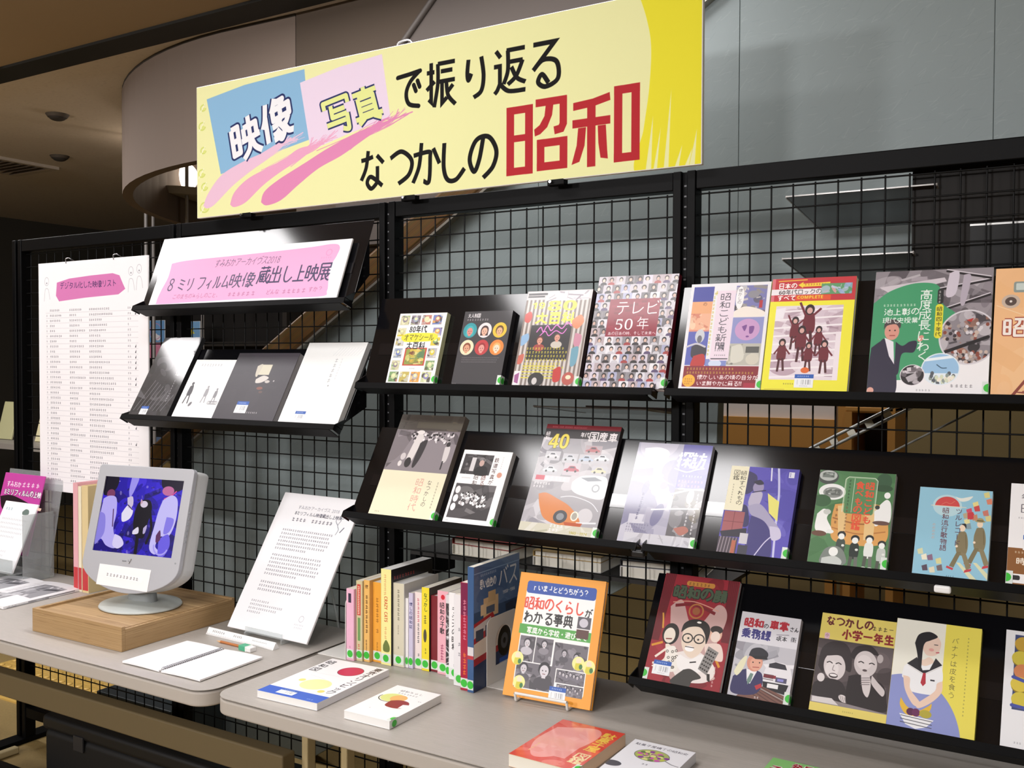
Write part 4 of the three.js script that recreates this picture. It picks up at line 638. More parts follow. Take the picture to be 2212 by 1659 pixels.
P.news = cover(140, '#efeef0', (A) => {
  const y0 = 4, y1 = 136; A.rect('#e9e8ec', 0, 0, 100, 140); A.rect('#4a4ea0', 4, y0, 26, 20); A.rect('#e8a878', 4, 24, 26, 16); A.rect('#d98a78', 4, 40, 26, 24); A.photo(4, 40, 26, 22, ['#e9b090', '#c9705a', '#e6c0a0', '#f0d0b0'], 71, 16, .5); A.text('の', 18, 25, 5, { col: '#7a4a28' });
  A.rect('#5b62b4', 4, 64, 26, 44); A.ell('#c9ccd4', 19, 70, 6, 9); A.ell('#6a6a74', 19, 74, 3, 5); A.blob('#3a3640', [[10, 84], [18, 80], [28, 84], [28, 96], [12, 98]]); A.line('#c9c6d0', 2.4, [[4, 84], [16, 80], [27, 84]], true); A.blob('#b8322e', [[14, 96], [27, 94], [28, 110], [12, 110]]);
  A.ticks(33, 10, 4, 3, '#c9b83a'); A.text('懐', 31, 12, 4, { col: '#c9b83a' }); reseed(4); for (let i = 0; i < 16; i++) A.ticks(30.5, 17 + i * 5, 4, 3.4, '#c9b840');
  A.photo(58, y0, 38, 38, ['#7a7ab0', '#4a4648', '#8f8a86', '#c9c6c2', '#6a5a58', '#d8cfc4'], 72, 40, .4); A.ell('#8c8a92', 80, 16, 7, 5); A.rect('#b52e34', 88, 24, 4, 10); A.blob('#efe6dc', [[58, 38], [70, 32], [84, 34], [96, 40], [90, 46], [60, 46]]);
  A.rect('#8f94c8', 58, 46, 38, 34); A.ell('#c79ac8', 77, 62, 15, 14); A.blob('#7a4a90', [[70, 58], [76, 56], [74, 64]]); A.blob('#7a4a90', [[79, 58], [85, 58], [84, 66], [80, 67]]); A.ell('#7a4a90', 78, 71, 2, 1.2);
  A.photo(56, 80, 40, 28, ['#b9b7ac', '#6a6a66', '#8a8a82', '#d8d4c8'], 73, 20, .4); A.blob('#d4d2c6', [[60, 84], [72, 82], [76, 100], [62, 104]]); A.ell('#cfcabb', 87, 100, 8, 7); A.rect('#5a5a56', 78, 84, 16, 8);
  A.rect('#7f8cc8', 30, 100, 26, 10); A.ell('#cdd8ee', 42, 106, 8, 5);
  A.rect('#ead9e6', 35, 10, 23, 92); A.text('昭和こども新聞', 39, 13, 10.4, { v: true, col: '#45414c', lw: .085, sx: 1.32, gap: .04, sk: 0 }); A.ticks(40, 88, 14, 2, '#6a6470'); A.ticks(40, 94, 16, 2, '#6a6470'); A.rect('#55505a', 36, 99, 21, 1.4);
  A.ell('#f3f1f2', 63.5, 20, 5, 15); A.text('懐かしの', 60.8, 8, 5, { v: true, col: '#77737c', lw: .08 });
  A.rect('#86202c', 4, 109, 92, 27); A.ticks(8, 111, 60, 3, '#c9a83c'); A.ticks(8, 116, 84, 3, '#c9a83c'); A.ell('#edb02e', 12, 128, 8); A.ticks(7, 125, 10, 2, '#b5532a', 3, 3);
  A.text('懐かしいあの頃の自分が', 22, 120, 6.4, { col: '#f4e9ea', lw: .11, sx: 1.02, gap: 0 }); A.text('いま鮮やかに蘇る', 22, 128, 6.4, { col: '#f4e9ea', lw: .11, sx: .98, gap: 0 }); A.text('!!', 74, 128, 6.4, { col: '#f4e9ea' }); A.rect('#a8243c', 80, 130, 16, 6);
});
P.rock = cover(145, '#f1ea3a', (A) => {
  A.rect('#c3313a', 0, 0, 100, 30); A.rect('#d9707a', 0, 0, 4, 30); A.line('#e9b23c', 1.4, [[8, 3.4], [42, 2.4]]); A.text('日本の', 8, 6, 7.4, { col: '#f7f3ef', lw: .15, sx: 1 });
  A.poly('#f0d23c', [[32, 9], [38, 5], [38, 7.4], [70, 6], [70, 11], [38, 11.4], [38, 13]]); A.ticks(40, 7.4, 28, 2.6, '#c0463a');
  A.rect('#efe9ec', 0, 14, 62, 7.6); A.text('60年代ロックの', 9, 14.4, 7, { col: '#3f3436', lw: .1, sx: 1 }); A.photo(60, 8, 36, 14, ['#5f9a6a', '#d8d4e6', '#c3c8e6', '#9ab0d8', '#d9a0a0'], 81, 16, .5);
  A.text('すべて', 8, 22, 7, { col: '#f7f3ef', lw: .16, sx: 1.05 }); A.rect('#e2542a', 30, 22.6, 42, 6.4); A.text('COMPLETE', 32, 22.6, 5.4, { col: '#f0d23c', sx: 1.05 });
  A.rect('#e9dde6', 8, 36, 80, 94); A.photo(8, 36, 80, 94, ['#e6dae2', '#d3bfcb', '#b59aa8', '#efe6ec', '#a58a98'], 82, 46, .4); for (let i = 0; i < 9; i++) A.line('#f3ecf0', 2.2, [[8, 44 + i * 10.4], [88, 40 + i * 10.4]]);
  const fig = (x, y, s, arm) => { A.blob('#6d1f2c', [[x - 4 * s, y + 5 * s], [x + 4 * s, y + 5 * s], [x + 5 * s, y + 22 * s], [x - 5 * s, y + 22 * s]]); A.line('#4a161e', 2.6 * s, [[x - 2 * s, y + 21 * s], [x - 3 * s, y + 38 * s]]); A.line('#4a161e', 2.6 * s, [[x + 2 * s, y + 21 * s], [x + 4 * s, y + 37 * s]]); A.line('#6d1f2c', 2 * s, [[x - 3 * s, y + 7 * s], [x - 9 * s, y + (arm ? -6 : 16) * s]]); A.line('#6d1f2c', 2 * s, [[x + 3 * s, y + 7 * s], [x + 10 * s, y + (arm ? 0 : 16) * s]]); A.ell('#2a1418', x, y + 1 * s, 4.2 * s, 5 * s); A.ell('#d8a8a0', x, y + 2 * s, 2.5 * s, 3 * s); };
  fig(49, 40, 1.35, 1); fig(33, 54, 1, 1); fig(42, 66, 1.1, 0); fig(62, 66, .9, 0); fig(20, 82, 1, 0); fig(52, 86, .9, 0); fig(70, 84, 1, 0);
  A.ell('#e06a2c', 50, 118, 5, 3.6); A.rect('#efe4ea', 82, 70, 6, 60); A.poly('#efeaf0', [[8, 40], [20, 38], [18, 52], [8, 54]]); A.ticks(26, 134, 30, 2, '#7a6a3c'); A.line('#c9a83c', .6, [[4, 142], [28, 142]]);
});
P.growth = cover(120, '#f3f1f3', (A) => {
  A.photo(0, 0, 100, 60, ['#8d868c', '#5e575c', '#b9b2b8', '#3d383c', '#a79fa6', '#756d74'], 91, 60, .45); A.poly('#cfc6cd', [[4, 16], [60, 8], [62, 12], [16, 24]]); for (const [a, b] of [[[56, 20], [98, 12]], [[60, 40], [98, 26]], [[62, 2], [98, 10]]]) { A.line('#241f22', 2, [a, b]); A.line('#d6ced6', 1, [[a[0], a[1] - 1.6], [b[0], b[1] - 1.6]]); } A.blob('#cfc6d2', [[64, 4], [72, 3], [70, 24], [62, 26]]); A.blob('#b5abb8', [[76, 6], [82, 8], [78, 34], [74, 32]]);
  A.blob('#449b6c', [[2, 30], [14, 20], [34, 13], [52, 14], [58, 22], [60, 34], [72, 46], [68, 70], [62, 84], [56, 100], [36, 106], [10, 104], [-6, 80], [-4, 40]]);
  A.ell('#d9d4da', 82, 66, 24, 26); A.clip(() => { A.photo(56, 40, 46, 54, ['#8f888e', '#4d474c', '#c3bcc2', '#2f2a2e', '#a1715f'], 92, 40, .3); reseed(93); for (let i = 0; i < 130; i++) A.ell(['#c9b4a8', '#8a4a3c', '#d8d2d6', '#3a3236', '#a89a94'][i % 5], 58 + rnd() * 44, (i % 3 ? 78 : 52) + rnd() * 16, 1.5, 1.7); A.line('#1f1b1e', 3, [[64, 80], [98, 66]]); A.poly('#b9332c', [[80, 50], [86, 48], [84, 52]]); }, (k) => k.ellipse(82, 66, 22.6, 24.6, 0, 0, 7));
  A.ell('#e6f0f8', 61, 96, 16, 15); A.clip(() => { A.rect('#9cc4e6', 44, 78, 40, 22); A.line('#eef6fb', 2.6, [[46, 88], [60, 86], [74, 84]], true); A.line('#3d5a74', .8, [[58, 92], [62, 95], [66, 95]], true); reseed(94); for (let i = 0; i < 40; i++) A.ell(['#d8dfc4', '#8f9a94', '#5a5f66', '#efe8d8'][i % 4], 52 + rnd() * 26, 100 + rnd() * 10, 1.5, 2); }, (k) => k.ellipse(61, 96, 15, 14, 0, 0, 7));
  A.ell('#efeaf0', 38, 102, 10.5, 10); A.clip(() => A.photo(28, 92, 22, 22, ['#2c272a', '#6f686e', '#b5aeb4', '#efe8ee'], 95, 22, .5), (k) => k.ellipse(38, 102, 9.8, 9.4, 0, 0, 7));
  // man in a dark suit pointing up
  A.blob('#2f2b40', [[1, 76], [8, 70], [13, 68], [22, 88], [24, 120], [2, 120], [0, 100]]); A.blob('#2f2b40', [[22, 70], [28, 74], [34, 70], [40, 70], [38, 80], [28, 82], [26, 100], [23, 98]]); A.poly('#e9e6ee', [[12, 66], [20, 70], [22, 92], [17, 84]]); A.ell('#d89888', 18, 60, 6.4, 8.4); A.blob('#4a4042', [[10.8, 58], [12, 50], [19, 48], [25, 52], [24.6, 57], [21, 53], [14, 54]]); A.ell('#d89888', 43, 67, 2.4, 3.4, .5); A.ell('#e3a898', 3, 117, 3, 3); A.ell('#3a2a2a', 16, 59, .7); A.ell('#3a2a2a', 20.6, 59, .7); A.line('#a04a44', .9, [[16.4, 64], [20.6, 64]], true);
  A.text('高度成長にわく', 40, 19, 10.6, { v: true, col: '#eef4ee', lw: .085, sx: 1.04, gap: -.06 });
  A.ticks(9, 33, 30, 2.4, '#d8ead8'); A.text('池上彰の', 10, 37, 7.4, { col: '#eef4ee', lw: .11, sx: 1, gap: 0 }); A.text('現代史授業', 9, 46, 6, { col: '#eef4ee', lw: .1, sx: 1, gap: 0 });
  A.rect('#2b2b2c', 55, 19, 5, 15, 2.5); A.ticks(56, 21, 3, 2.4, '#c9c9c4', 4, 3.2); A.rect('#e6dc38', 54, 34, 6.6, 33, 3); A.text('昭和四十年代', 55, 36.4, 4.6, { v: true, col: '#3c3a20', lw: .1, sx: 1, gap: .06 });
  A.ticks(70, 110, 20, 3, '#8a868c'); A.ticks(42, 115, 12, 2, '#a9a5aa');
});
P.tower = cover(128, '#f0bd8a', (A) => {
  A.photo(0, 0, 100, 128, ['#f0bd8a', '#f2c493', '#edb882'], 101, 20, .5); A.line('#f7d8b2', .6, [[2, 38], [30, 50]]);
  A.rect('#8f9a94', 16, 14, 14, 11, 2); A.rect('#c9d4ce', 18, 15.6, 8, 7, 1); A.ell('#c9b5a4', 14, 34, 8, 7); A.ell('#5a4a44', 14, 34, 5, 4.4); A.ell('#e9e2dc', 14, 34, 1.2);
  const T = '#8a3f34', cx = 58; for (const s of [-1, 1]) { A.line(T, 2.6, [[cx + s * 3, 20], [cx + s * 4, 58], [cx + s * 12, 88], [cx + s * 40, 128]]); A.line(T, 1.4, [[cx + s * 1, 40], [cx + s * 8, 90], [cx + s * 20, 128]]); } for (let i = 0; i < 11; i++) { const y = 34 + i * 9, w = y < 58 ? 4 : y < 88 ? 4 + (y - 58) * .27 : 12 + (y - 88) * .7; A.line(T, 1, [[cx - w, y], [cx + w, y]]); A.line(T, .8, [[cx - w, y], [cx + w, y + 8]]); A.line(T, .8, [[cx + w, y], [cx - w, y + 8]]); } A.rect(T, cx - 16, 84, 32, 6); A.rect(T, cx - 6, 42, 12, 5); A.line(T, 1.4, [[cx, 2], [cx, 24]]);
  A.text('昭和', 8, 50, 20, { col: '#f7eee6', lw: .13, out: ['#a0402e', .9], sx: 1.05 });
});
// --- middle shelf
P.nostalgia = cover(143, '#ece4c6', (A) => {
  A.photo(0, 0, 100, 80, ['#7d7478', '#8f868a', '#4f474a', '#6a6165', '#a39a9e'], 111, 30, .5); A.poly('#8c8388', [[30, 30], [100, 40], [100, 80], [0, 80], [20, 56]]); A.photo(0, 0, 100, 22, ['#4d4640', '#6a6052', '#352f2c', '#57504a'], 112, 18, .5); A.rect('#5a5348', 30, 10, 70, 9);
  reseed(113); for (let i = 0; i < 60; i++) { const x = 26 + rnd() * 66, y = 26 + rnd() * 12; A.ell(['#d8d0d2', '#2c2628', '#8f868a', '#efe8ea'][i % 4], x, y, 2, 2.6); A.ell(['#1f1b1c', '#c9c1c4'][i % 2], x, y - 2, 1.5, 1.4); }
  A.blob('#ddd6d4', [[36, 28], [46, 30], [42, 54], [38, 68], [30, 66], [32, 48]]); A.ell('#e9e2e0', 40, 25, 6, 3); A.ell('#2a2426', 34, 68, 5, 7); A.blob('#2f292b', [[44, 40], [54, 36], [52, 58], [46, 74], [42, 70]]); A.ell('#cfc7c8', 24, 60, 4, 5); A.ell('#e0d9d8', 22, 70, 3, 4); A.blob('#d6cfcf', [[84, 44], [92, 44], [92, 62], [86, 64]]); A.ell('#2a2426', 88, 40, 3, 3.4); A.line('#2a2426', 2, [[87, 64], [87, 74]]);
  A.text('昭和時代', 57, 88, 11, { v: true, col: '#d89a8c', lw: .07, sx: 1.1, gap: .02 }); A.text('なつかしの', 75, 90, 6.6, { v: true, col: '#57504a', lw: .08, gap: .1 }); reseed(1); for (let i = 0; i < 9; i++) A.ticks(90, 92 + i * 4, 3, 2.6, '#77705e'); A.ticks(9, 136, 8, 2, '#9a9278');
});
P.railway = cover(139, '#f6f5f6', (A) => {
  A.photo(5, 8, 60, 38, ['#3a3638', '#6a6668', '#232021', '#8f8b8d'], 121, 22, .4); A.rect('#d8d4d6', 22, 14, 9, 26); A.ell('#c9a9a0', 44, 24, 5, 6); A.blob('#1c191a', [[36, 32], [54, 30], [60, 46], [34, 46]]);
  A.photo(5, 64, 82, 64, ['#4a4648', '#6a6668', '#353133', '#7d797b'], 122, 14, .6); reseed(123); for (let i = 0; i < 44; i++) { const x = 22 + rnd() * 52, y = 80 + rnd() * 24; A.ell(['#e9e6e8', '#b9b5b7', '#efecee'][i % 3], x, y, 3, 3.4); A.ell('#2a2627', x + 1, y - 2.6, 2, 1.6); } for (const y of [76, 92, 108]) A.ell('#efecee', 12, y, 5, 7);
  A.poly('#3a3638', [[30, 128], [87, 104], [87, 128]]);
  A.text('鉄道写真が', 68, 12, 9, { v: true, col: '#5a3f3c', lw: .09, gap: .16 }); A.text('語る', 51, 46, 9.4, { v: true, col: '#7a4a44', lw: .09, gap: .1 }); A.text('昭和', 36, 46, 9.4, { v: true, col: '#5a4a48', lw: .09, gap: .1 }); A.ticks(12, 52, 18, 2, '#8a8688'); A.ell('#d99a84', 86, 44, 5); for (let i = 0; i < 6; i++) A.ticks(84, 10 + i * 4, 3, 2.4, '#c3bfc1'); A.ticks(6, 132, 4, 2, '#77737a');
});
P.cars = cover(141, '#b9b4b8', (A) => {
  A.photo(0, 0, 100, 141, ['#a9a6ac', '#8d8a92', '#cfcbd0', '#77747c', '#dcd9dd'], 131, 40, .6); A.rect('#231b1d', 0, 0, 100, 18); A.rect('#7a1c26', 0, 0, 100, 6); A.text('MINI CAR BOOKS NOSTALGIC', 8, 1.6, 3, { col: '#b5545c', sx: 1 }); A.rect('#2c2628', 0, 6, 100, 12);
  A.text('40', 9, 9, 25, { col: '#ecd94e', sx: .92, out: ['#57491a', .7] }); A.text('昭和', 2, 10, 5.6, { v: true, col: '#efe9ea', lw: .12 }); A.text('年代', 49, 9, 7, { col: '#efe9ea', lw: .12, sx: .8 }); A.text('国産車', 61, 8, 12.6, { col: '#efe9ea', lw: .12, sx: .96, gap: 0 });
  const car = (x, y, w, col) => { A.blob(col, [[x, y + w * .22], [x + w * .2, y + w * .16], [x + w * .32, y], [x + w * .68, y], [x + w * .82, y + w * .15], [x + w, y + w * .22], [x + w * .98, y + w * .36], [x, y + w * .36]]); A.poly('#3f444c', [[x + w * .3, y + w * .14], [x + w * .37, y + w * .03], [x + w * .64, y + w * .03], [x + w * .72, y + w * .14]]); for (const q of [.2, .8]) A.ell('#222', x + w * q, y + w * .36, w * .08); };
  for (const [x, y, q] of [[10, 38, '#d6d6da'], [34, 40, '#c9ccd2'], [56, 40, '#b9c6d8'], [76, 38, '#efeff2'], [12, 56, '#e0e0e4'], [76, 54, '#d9d3b0']]) { A.rect('#c3c2c8', x - 1, y - 2, 20, 12); car(x, y, 17, q); } A.rect('#b7a6ac', 60, 26, 22, 12); car(62, 28, 17, '#b86a70'); A.rect('#c9bfc6', 38, 50, 22, 16); car(40, 54, 18, '#b84a5c');
  A.rect('#ded5da', 4, 68, 46, 7); A.rect('#c8485a', 4, 68, 12, 6); A.ticks(18, 69, 30, 4.6, '#efeaec'); A.ticks(4, 77, 22, 3, '#efeaec', 2, 4);
  A.blob('#e6e6ea', [[54, 74], [64, 66], [84, 64], [98, 68], [98, 92], [70, 90], [56, 84]]); A.ell('#a9adb4', 86, 80, 5); A.ell('#e9ecf0', 86, 80, 3.4); A.poly('#8f949c', [[64, 68], [82, 66], [92, 70], [74, 72]]);
  A.blob('#d4844a', [[14, 92], [24, 90], [40, 96], [58, 104], [74, 118], [74, 126], [50, 128], [30, 122], [20, 108]]); A.ell('#4a4c52', 50, 118, 9, 8); A.ell('#8c9096', 50, 118, 5, 4.4); A.ell('#efe9d8', 68, 116, 5, 6); A.ell('#a9a49a', 68, 116, 3.4, 4.4); A.line('#e3e6ea', 1, [[44, 94], [60, 92], [84, 98], [96, 108]], true); A.line('#e3e6ea', 2, [[72, 124], [97, 122]]); A.poly('#b9552c', [[56, 124], [80, 124], [78, 130], [60, 130]]);
  A.photo(0, 128, 100, 13, ['#cfcbb8', '#b5b39a', '#dedbd0'], 132, 14, .6); A.ticks(40, 128, 20, 3.6, '#f0eef0', 2, 5); A.text('1965～1974', 66, 134, 4, { col: '#b9ab4a' });
});
P.quest = cover(139, '#8d8ab0', (A) => {
  A.photo(0, 0, 100, 139, ['#a9a7bc', '#c9c7d4', '#8583a0', '#dcdbe4', '#77759a'], 141, 40, .6); A.rect('#5853a6', 62, 0, 38, 50); A.photo(62, 20, 38, 40, ['#5853a6', '#6a62b0', '#7a70b4'], 142, 12, .6);
  A.blob('#efeef6', [[10, 8], [30, 6], [44, 12], [40, 26], [16, 28]]); A.text('探訪', 58, 10, 23, { col: '#f3f2f8', lw: .11, sx: .86, gap: -.08, sk: .1 }); A.line('#f3f2f8', 1.6, [[56, 34], [72, 38], [84, 34], [94, 32]], true); A.ticks(68, 42, 26, 3, '#a5b0e0'); for (const y of [49, 55, 61]) A.ticks(64, y, 32, 3.4, '#d39ac0');
  A.photo(62, 62, 38, 70, ['#6a686c', '#8f8d92', '#4d4b4e', '#b5b3b8', '#7d766c'], 143, 26, .5); A.line('#d9d8e0', 2.4, [[40, 74], [62, 68], [80, 62], [98, 60]], true); A.line('#e3e2ea', 2, [[36, 92], [70, 88], [98, 86]]);
  reseed(3); for (let i = 0; i < 12; i++) { A.ticks(92, 66 + i * 4.6, 3, 3.4, '#f0eff4'); } A.text('レアもの', 83, 70, 4.4, { v: true, col: '#f0eff4', lw: .12 }); for (let i = 0; i < 7; i++) A.ticks(83, 92 + i * 4.6, 3, 3.4, '#f0eff4');
  for (let i = 0; i < 7; i++) A.ticks(20 - i * .4, 70 + i * 5.4, 5, 4.4, '#4a4670'); for (let i = 0; i < 6; i++) A.ticks(8, 112 + i * 3.8, 30, 2.6, '#77748c'); A.blob('#b5766a', [[70, 114], [84, 110], [90, 116], [80, 122]]); A.photo(8, 124, 88, 13, ['#cfced6', '#b5b3bc', '#e3e2e8'], 144, 14, .4);
});
P.fine = cover(138, '#574ea8', (A) => {
  A.photo(24, 0, 76, 138, ['#5a50b4', '#4a42a0', '#6a62c0', '#7a74cc'], 151, 26, .6); A.line('#c9c9ea', 3, [[70, 0], [76, 40], [78, 80], [82, 138]], true); A.line('#e3e3f4', 2, [[60, 0], [62, 20]], true);
  A.blob('#3a3560', [[24, 6], [40, 14], [40, 34], [28, 44], [22, 30]]); A.ell('#9a90b4', 45, 32, 8, 9); A.blob('#2f2b40', [[36, 24], [46, 20], [52, 26], [44, 28]]); A.line('#2a2640', 1.4, [[38, 40], [56, 36]]); A.blob('#b9b2c9', [[36, 42], [52, 40], [50, 60], [42, 66], [34, 58]]); A.blob('#a8a2c0', [[34, 62], [52, 58], [72, 78], [86, 96], [80, 104], [64, 90], [50, 80], [40, 74]]); A.blob('#403a78', [[42, 76], [62, 84], [74, 104], [76, 138], [44, 138], [40, 100]]); A.blob('#35305e', [[24, 60], [34, 64], [40, 90], [30, 92]]);
  A.poly('#e9e27a', [[60, 40], [78, 52], [80, 82], [66, 70]]); A.line('#cfc9e6', 1.6, [[54, 138], [66, 116], [74, 106]], true); A.blob('#c9c3dc', [[70, 90], [84, 92], [88, 106], [76, 110]]);
  A.rect('#a05a5e', 2, 72, 30, 32); A.line('#7d3f44', 1, [[2, 88], [32, 88]]); A.line('#7d3f44', 1, [[17, 72], [17, 104]]); A.poly('#2b2836', [[0, 104], [38, 96], [40, 110], [4, 112]]); A.rect('#4a3f48', 0, 112, 28, 26); for (let i = 0; i < 6; i++) A.line('#a89aa4', 1, [[3 + i * 4.6, 112], [1 + i * 4.6, 138]]); A.rect('#b5654a', 20, 116, 6, 22); A.rect('#c9c6cc', 30, 104, 12, 16); A.rect('#3c3a48', 30, 122, 14, 16);
  A.rect('#efe9cc', 0, 0, 27, 71); A.text('昭和すぐれもの', 15.5, 7, 7.6, { v: true, col: '#4a4436', lw: .09, sx: 1.2, gap: .04 }); A.text('図鑑', 5, 6.4, 7.8, { v: true, col: '#4a4436', lw: .085, sx: 1.2, gap: .08 }); for (let i = 0; i < 8; i++) A.ticks(7, 29 + i * 4, 3, 2.4, '#8a8468'); A.rect('#e3e3ee', 86, 5, 8, 9); A.ticks(87, 6, 5, 3, '#5a54a0', 2, 3.4);
});
P.food = cover(138, '#4f7d50', (A) => {
  A.photo(0, 0, 100, 138, ['#4f7d50', '#57865a', '#477349', '#5c8a5a'], 161, 26, .6); A.ell('#4a504c', 12, 10, 14, 11); A.ell('#b9bfba', 12, 8, 12, 8); A.photo(4, 3, 16, 8, ['#77807a', '#4d544f', '#c9cfca'], 162, 14, .5); A.ell('#eef0ee', 20, 32, 18, 12); A.ell('#8f948f', 21, 33, 13, 8); A.photo(11, 28, 20, 9, ['#6a706b', '#c3c8c3', '#4a4f4b'], 163, 18, .4); A.ell('#3f6442', 8, 46, 12, 9); A.ell('#3c5c42', 86, 12, 10, 12); A.ell('#355239', 86, 22, 12, 5);
  A.blob('#d9a05a', [[26, 50], [50, 46], [80, 46], [92, 54], [94, 100], [34, 104], [24, 78]]); A.line('#a36a3a', 2, [[26, 70], [60, 76], [94, 70]], true); A.line('#b5773f', 1.6, [[26, 84], [60, 90], [94, 84]], true); A.poly('#e6c48a', [[30, 52], [42, 50], [44, 100], [36, 102]]); A.poly('#e6c48a', [[66, 48], [80, 50], [80, 96], [68, 98]]);
  A.c.globalAlpha = .5; A.rect('#a9c9a0', 36, 8, 42, 52, 4); A.c.globalAlpha = 1; A.rect('#5b8a5c', 38, 10, 38, 52, 3); A.line('#dbe6d0', .8, [[36, 60], [36, 12], [40, 8], [74, 8], [78, 12], [78, 60]]); A.line('#dbe6d0', .6, [[48, 10], [48, 60]]); for (let i = 0; i < 16; i++) A.ticks(41, 12 + i * 5, 3, 3.4, i < 8 ? '#2f4a30' : '#7a4a28');
  A.text('昭和こども', 63, 14, 11.6, { v: true, col: '#e2583a', lw: .15, gap: .06 }); A.text('食べもの図鑑', 50, 14, 11.6, { v: true, col: '#e2583a', lw: .15, gap: .02 }); for (const y of [56, 64, 74]) A.ticks(28, y, 6, 4, '#6a4428');
  const kid = (x, y, s, top, hair) => { A.blob(top, [[x - 6 * s, y + 18 * s], [x - 5 * s, y + 7 * s], [x, y + 4 * s], [x + 5 * s, y + 7 * s], [x + 6 * s, y + 18 * s], [x + 4 * s, y + 26 * s], [x - 4 * s, y + 26 * s]]); A.line('#54584f', 4.4 * s, [[x - 3 * s, y + 24 * s], [x - 4 * s, y + 38 * s]]); A.line('#6c7068', 4.4 * s, [[x + 3 * s, y + 24 * s], [x + 4 * s, y + 38 * s]]); A.ell('#d3d6d0', x - 4 * s, y + 40 * s, 3 * s, 1.6 * s); A.ell('#d3d6d0', x + 4 * s, y + 40 * s, 3 * s, 1.6 * s); A.ell(hair, x, y - 1 * s, 5.4 * s, 5 * s); A.ell('#eef0ec', x, y + 1.6 * s, 4 * s, 4.4 * s); A.ell('#e3e6e0', x + 3 * s, y + 14 * s, 2 * s, 1.7 * s); };
  A.blob('#f2f3f1', [[4, 66], [12, 58], [20, 62], [18, 72], [26, 88], [16, 94], [4, 88]]); A.ell('#c9cdc8', 17, 62, 5, 4); A.ell('#6a4a3c', 10, 94, 10, 4); A.ell('#e9ebe8', 24, 90, 5, 3); A.blob('#f0f1ef', [[84, 46], [92, 38], [98, 46], [98, 70], [84, 68]]); A.ell('#f4f4f2', 92, 32, 4, 4.6); A.blob('#f0f1ef', [[78, 56], [84, 52], [86, 72], [80, 76]]); A.ell('#3a3f3a', 81, 50, 3, 3); A.ell('#6a4f48', 88, 72, 11, 3);
  kid(40, 94, 1, '#46504a', '#25282a'); kid(58, 98, 1.02, '#2c3430', '#1d2020'); kid(76, 96, 1, '#e3e6e2', '#242626'); kid(92, 102, .95, '#c3c8c3', '#2c2f2f'); A.blob('#7d857f', [[16, 126], [22, 114], [36, 110], [46, 118], [48, 134], [18, 136]]); A.ell('#eef0ec', 32, 118, 6, 6.4); A.blob('#c9cec9', [[18, 128], [34, 124], [44, 130], [40, 138], [20, 138]]);
});
P.record = cover(137, '#93c5da', (A) => {
  A.ell('#b9d8e0', 40, 27, 20, 17); A.clip(() => A.ell('#cf4c4c', 40, 28, 17, 15), (k) => k.rect(20, 10, 44, 17.6)); A.line('#e9dcc4', .9, [[18, 28], [66, 28]]); A.line('#d98a70', .6, [[32, 26], [38, 22], [44, 24], [50, 19]], true); A.blob('#e6e9e0', [[50, 12], [58, 14], [66, 12], [74, 10], [68, 17], [58, 19]]);
  const bits = [[92, 6, '#d9d08a'], [96, 16, '#d9846a'], [78, 22, '#e6d890'], [80, 28, '#c94c4c'], [92, 34, '#c97a6a'], [70, 33, '#d0546a'], [74, 41, '#cf4a52'], [78, 42, '#c98a6a'], [68, 49, '#e3dca0'], [66, 40, '#b9a88a'], [70, 56, '#8aa0a8'], [96, 42, '#d6cc8a'], [8, 100, '#d6d8b0'], [14, 108, '#efe9d0'], [22, 108, '#8a6a84'], [34, 112, '#dcd69a'], [16, 124, '#5a4a5a'], [36, 122, '#7a6a6a'], [26, 126, '#e3dcc0']];
  for (const [x, y, q] of bits) A.poly(q, [[x - 4, y - 2], [x + 3, y - 5], [x + 5, y + 4], [x - 2, y + 5]]); A.poly('#c94048', [[68, 36], [76, 34], [77, 44], [69, 46]]);
  const man = (x, y, hat) => { A.blob('#857a5c', [[x - 4, y + 10], [x + 5, y + 10], [x + 9, y + 28], [x + 6, y + 44], [x - 5, y + 42], [x - 7, y + 24]]); A.poly('#7d7254', [[x - 5, y + 40], [x + 1, y + 40], [x - 8, y + 64], [x - 14, y + 62]]); A.poly('#8b8062', [[x, y + 40], [x + 7, y + 42], [x + 15, y + 62], [x + 9, y + 66]]); A.ell('#efd9c0', x, y + 4, 4, 5.2); if (hat) { A.ell('#a89a6a', x, y - .5, 7, 1.8); A.ell('#a89a6a', x, y - 2.6, 4.4, 3); A.rect('#5a5036', x - 4.4, y - 2, 8.8, 1.4); } else A.blob('#2a2a2e', [[x - 3, y - 2], [x + 4, y - 3], [x + 5, y + 4], [x + 2, y]]); A.poly('#c8404a', [[x - 17, y + 62], [x - 8, y + 65], [x - 9, y + 68], [x - 18, y + 65]]); A.poly('#c8404a', [[x + 7, y + 66], [x + 16, y + 63], [x + 15, y + 67], [x + 6, y + 70]]); A.line('#6f6448', 1, [[x + 5, y + 14], [x + 7, y + 34]]); A.ell('#efd9c0', x - 6, y + 32, 1.8); };
  for (const [x, y] of [[58, 112], [80, 110]]) A.poly('#dcdcb4', [[x, y], [x + 5, y], [x + 34, y + 28], [x + 24, y + 28]]); man(86, 48, 1); man(63, 56, 0); 
  A.text('ツルレコード', 52, 30, 9.2, { v: true, col: '#5a3f52', lw: .1, gap: .06, sx: 1 }); A.text('昭和流行歌物語', 34, 30, 9.2, { v: true, col: '#6a3f4c', lw: .095, gap: .04, sx: 1 }); for (let i = 0; i < 5; i++) A.text('の', 22, 56 + i * 5, 4, { col: '#d9a08c' });
  A.ticks(46, 132, 10, 2.2, '#5a7a8a');
});
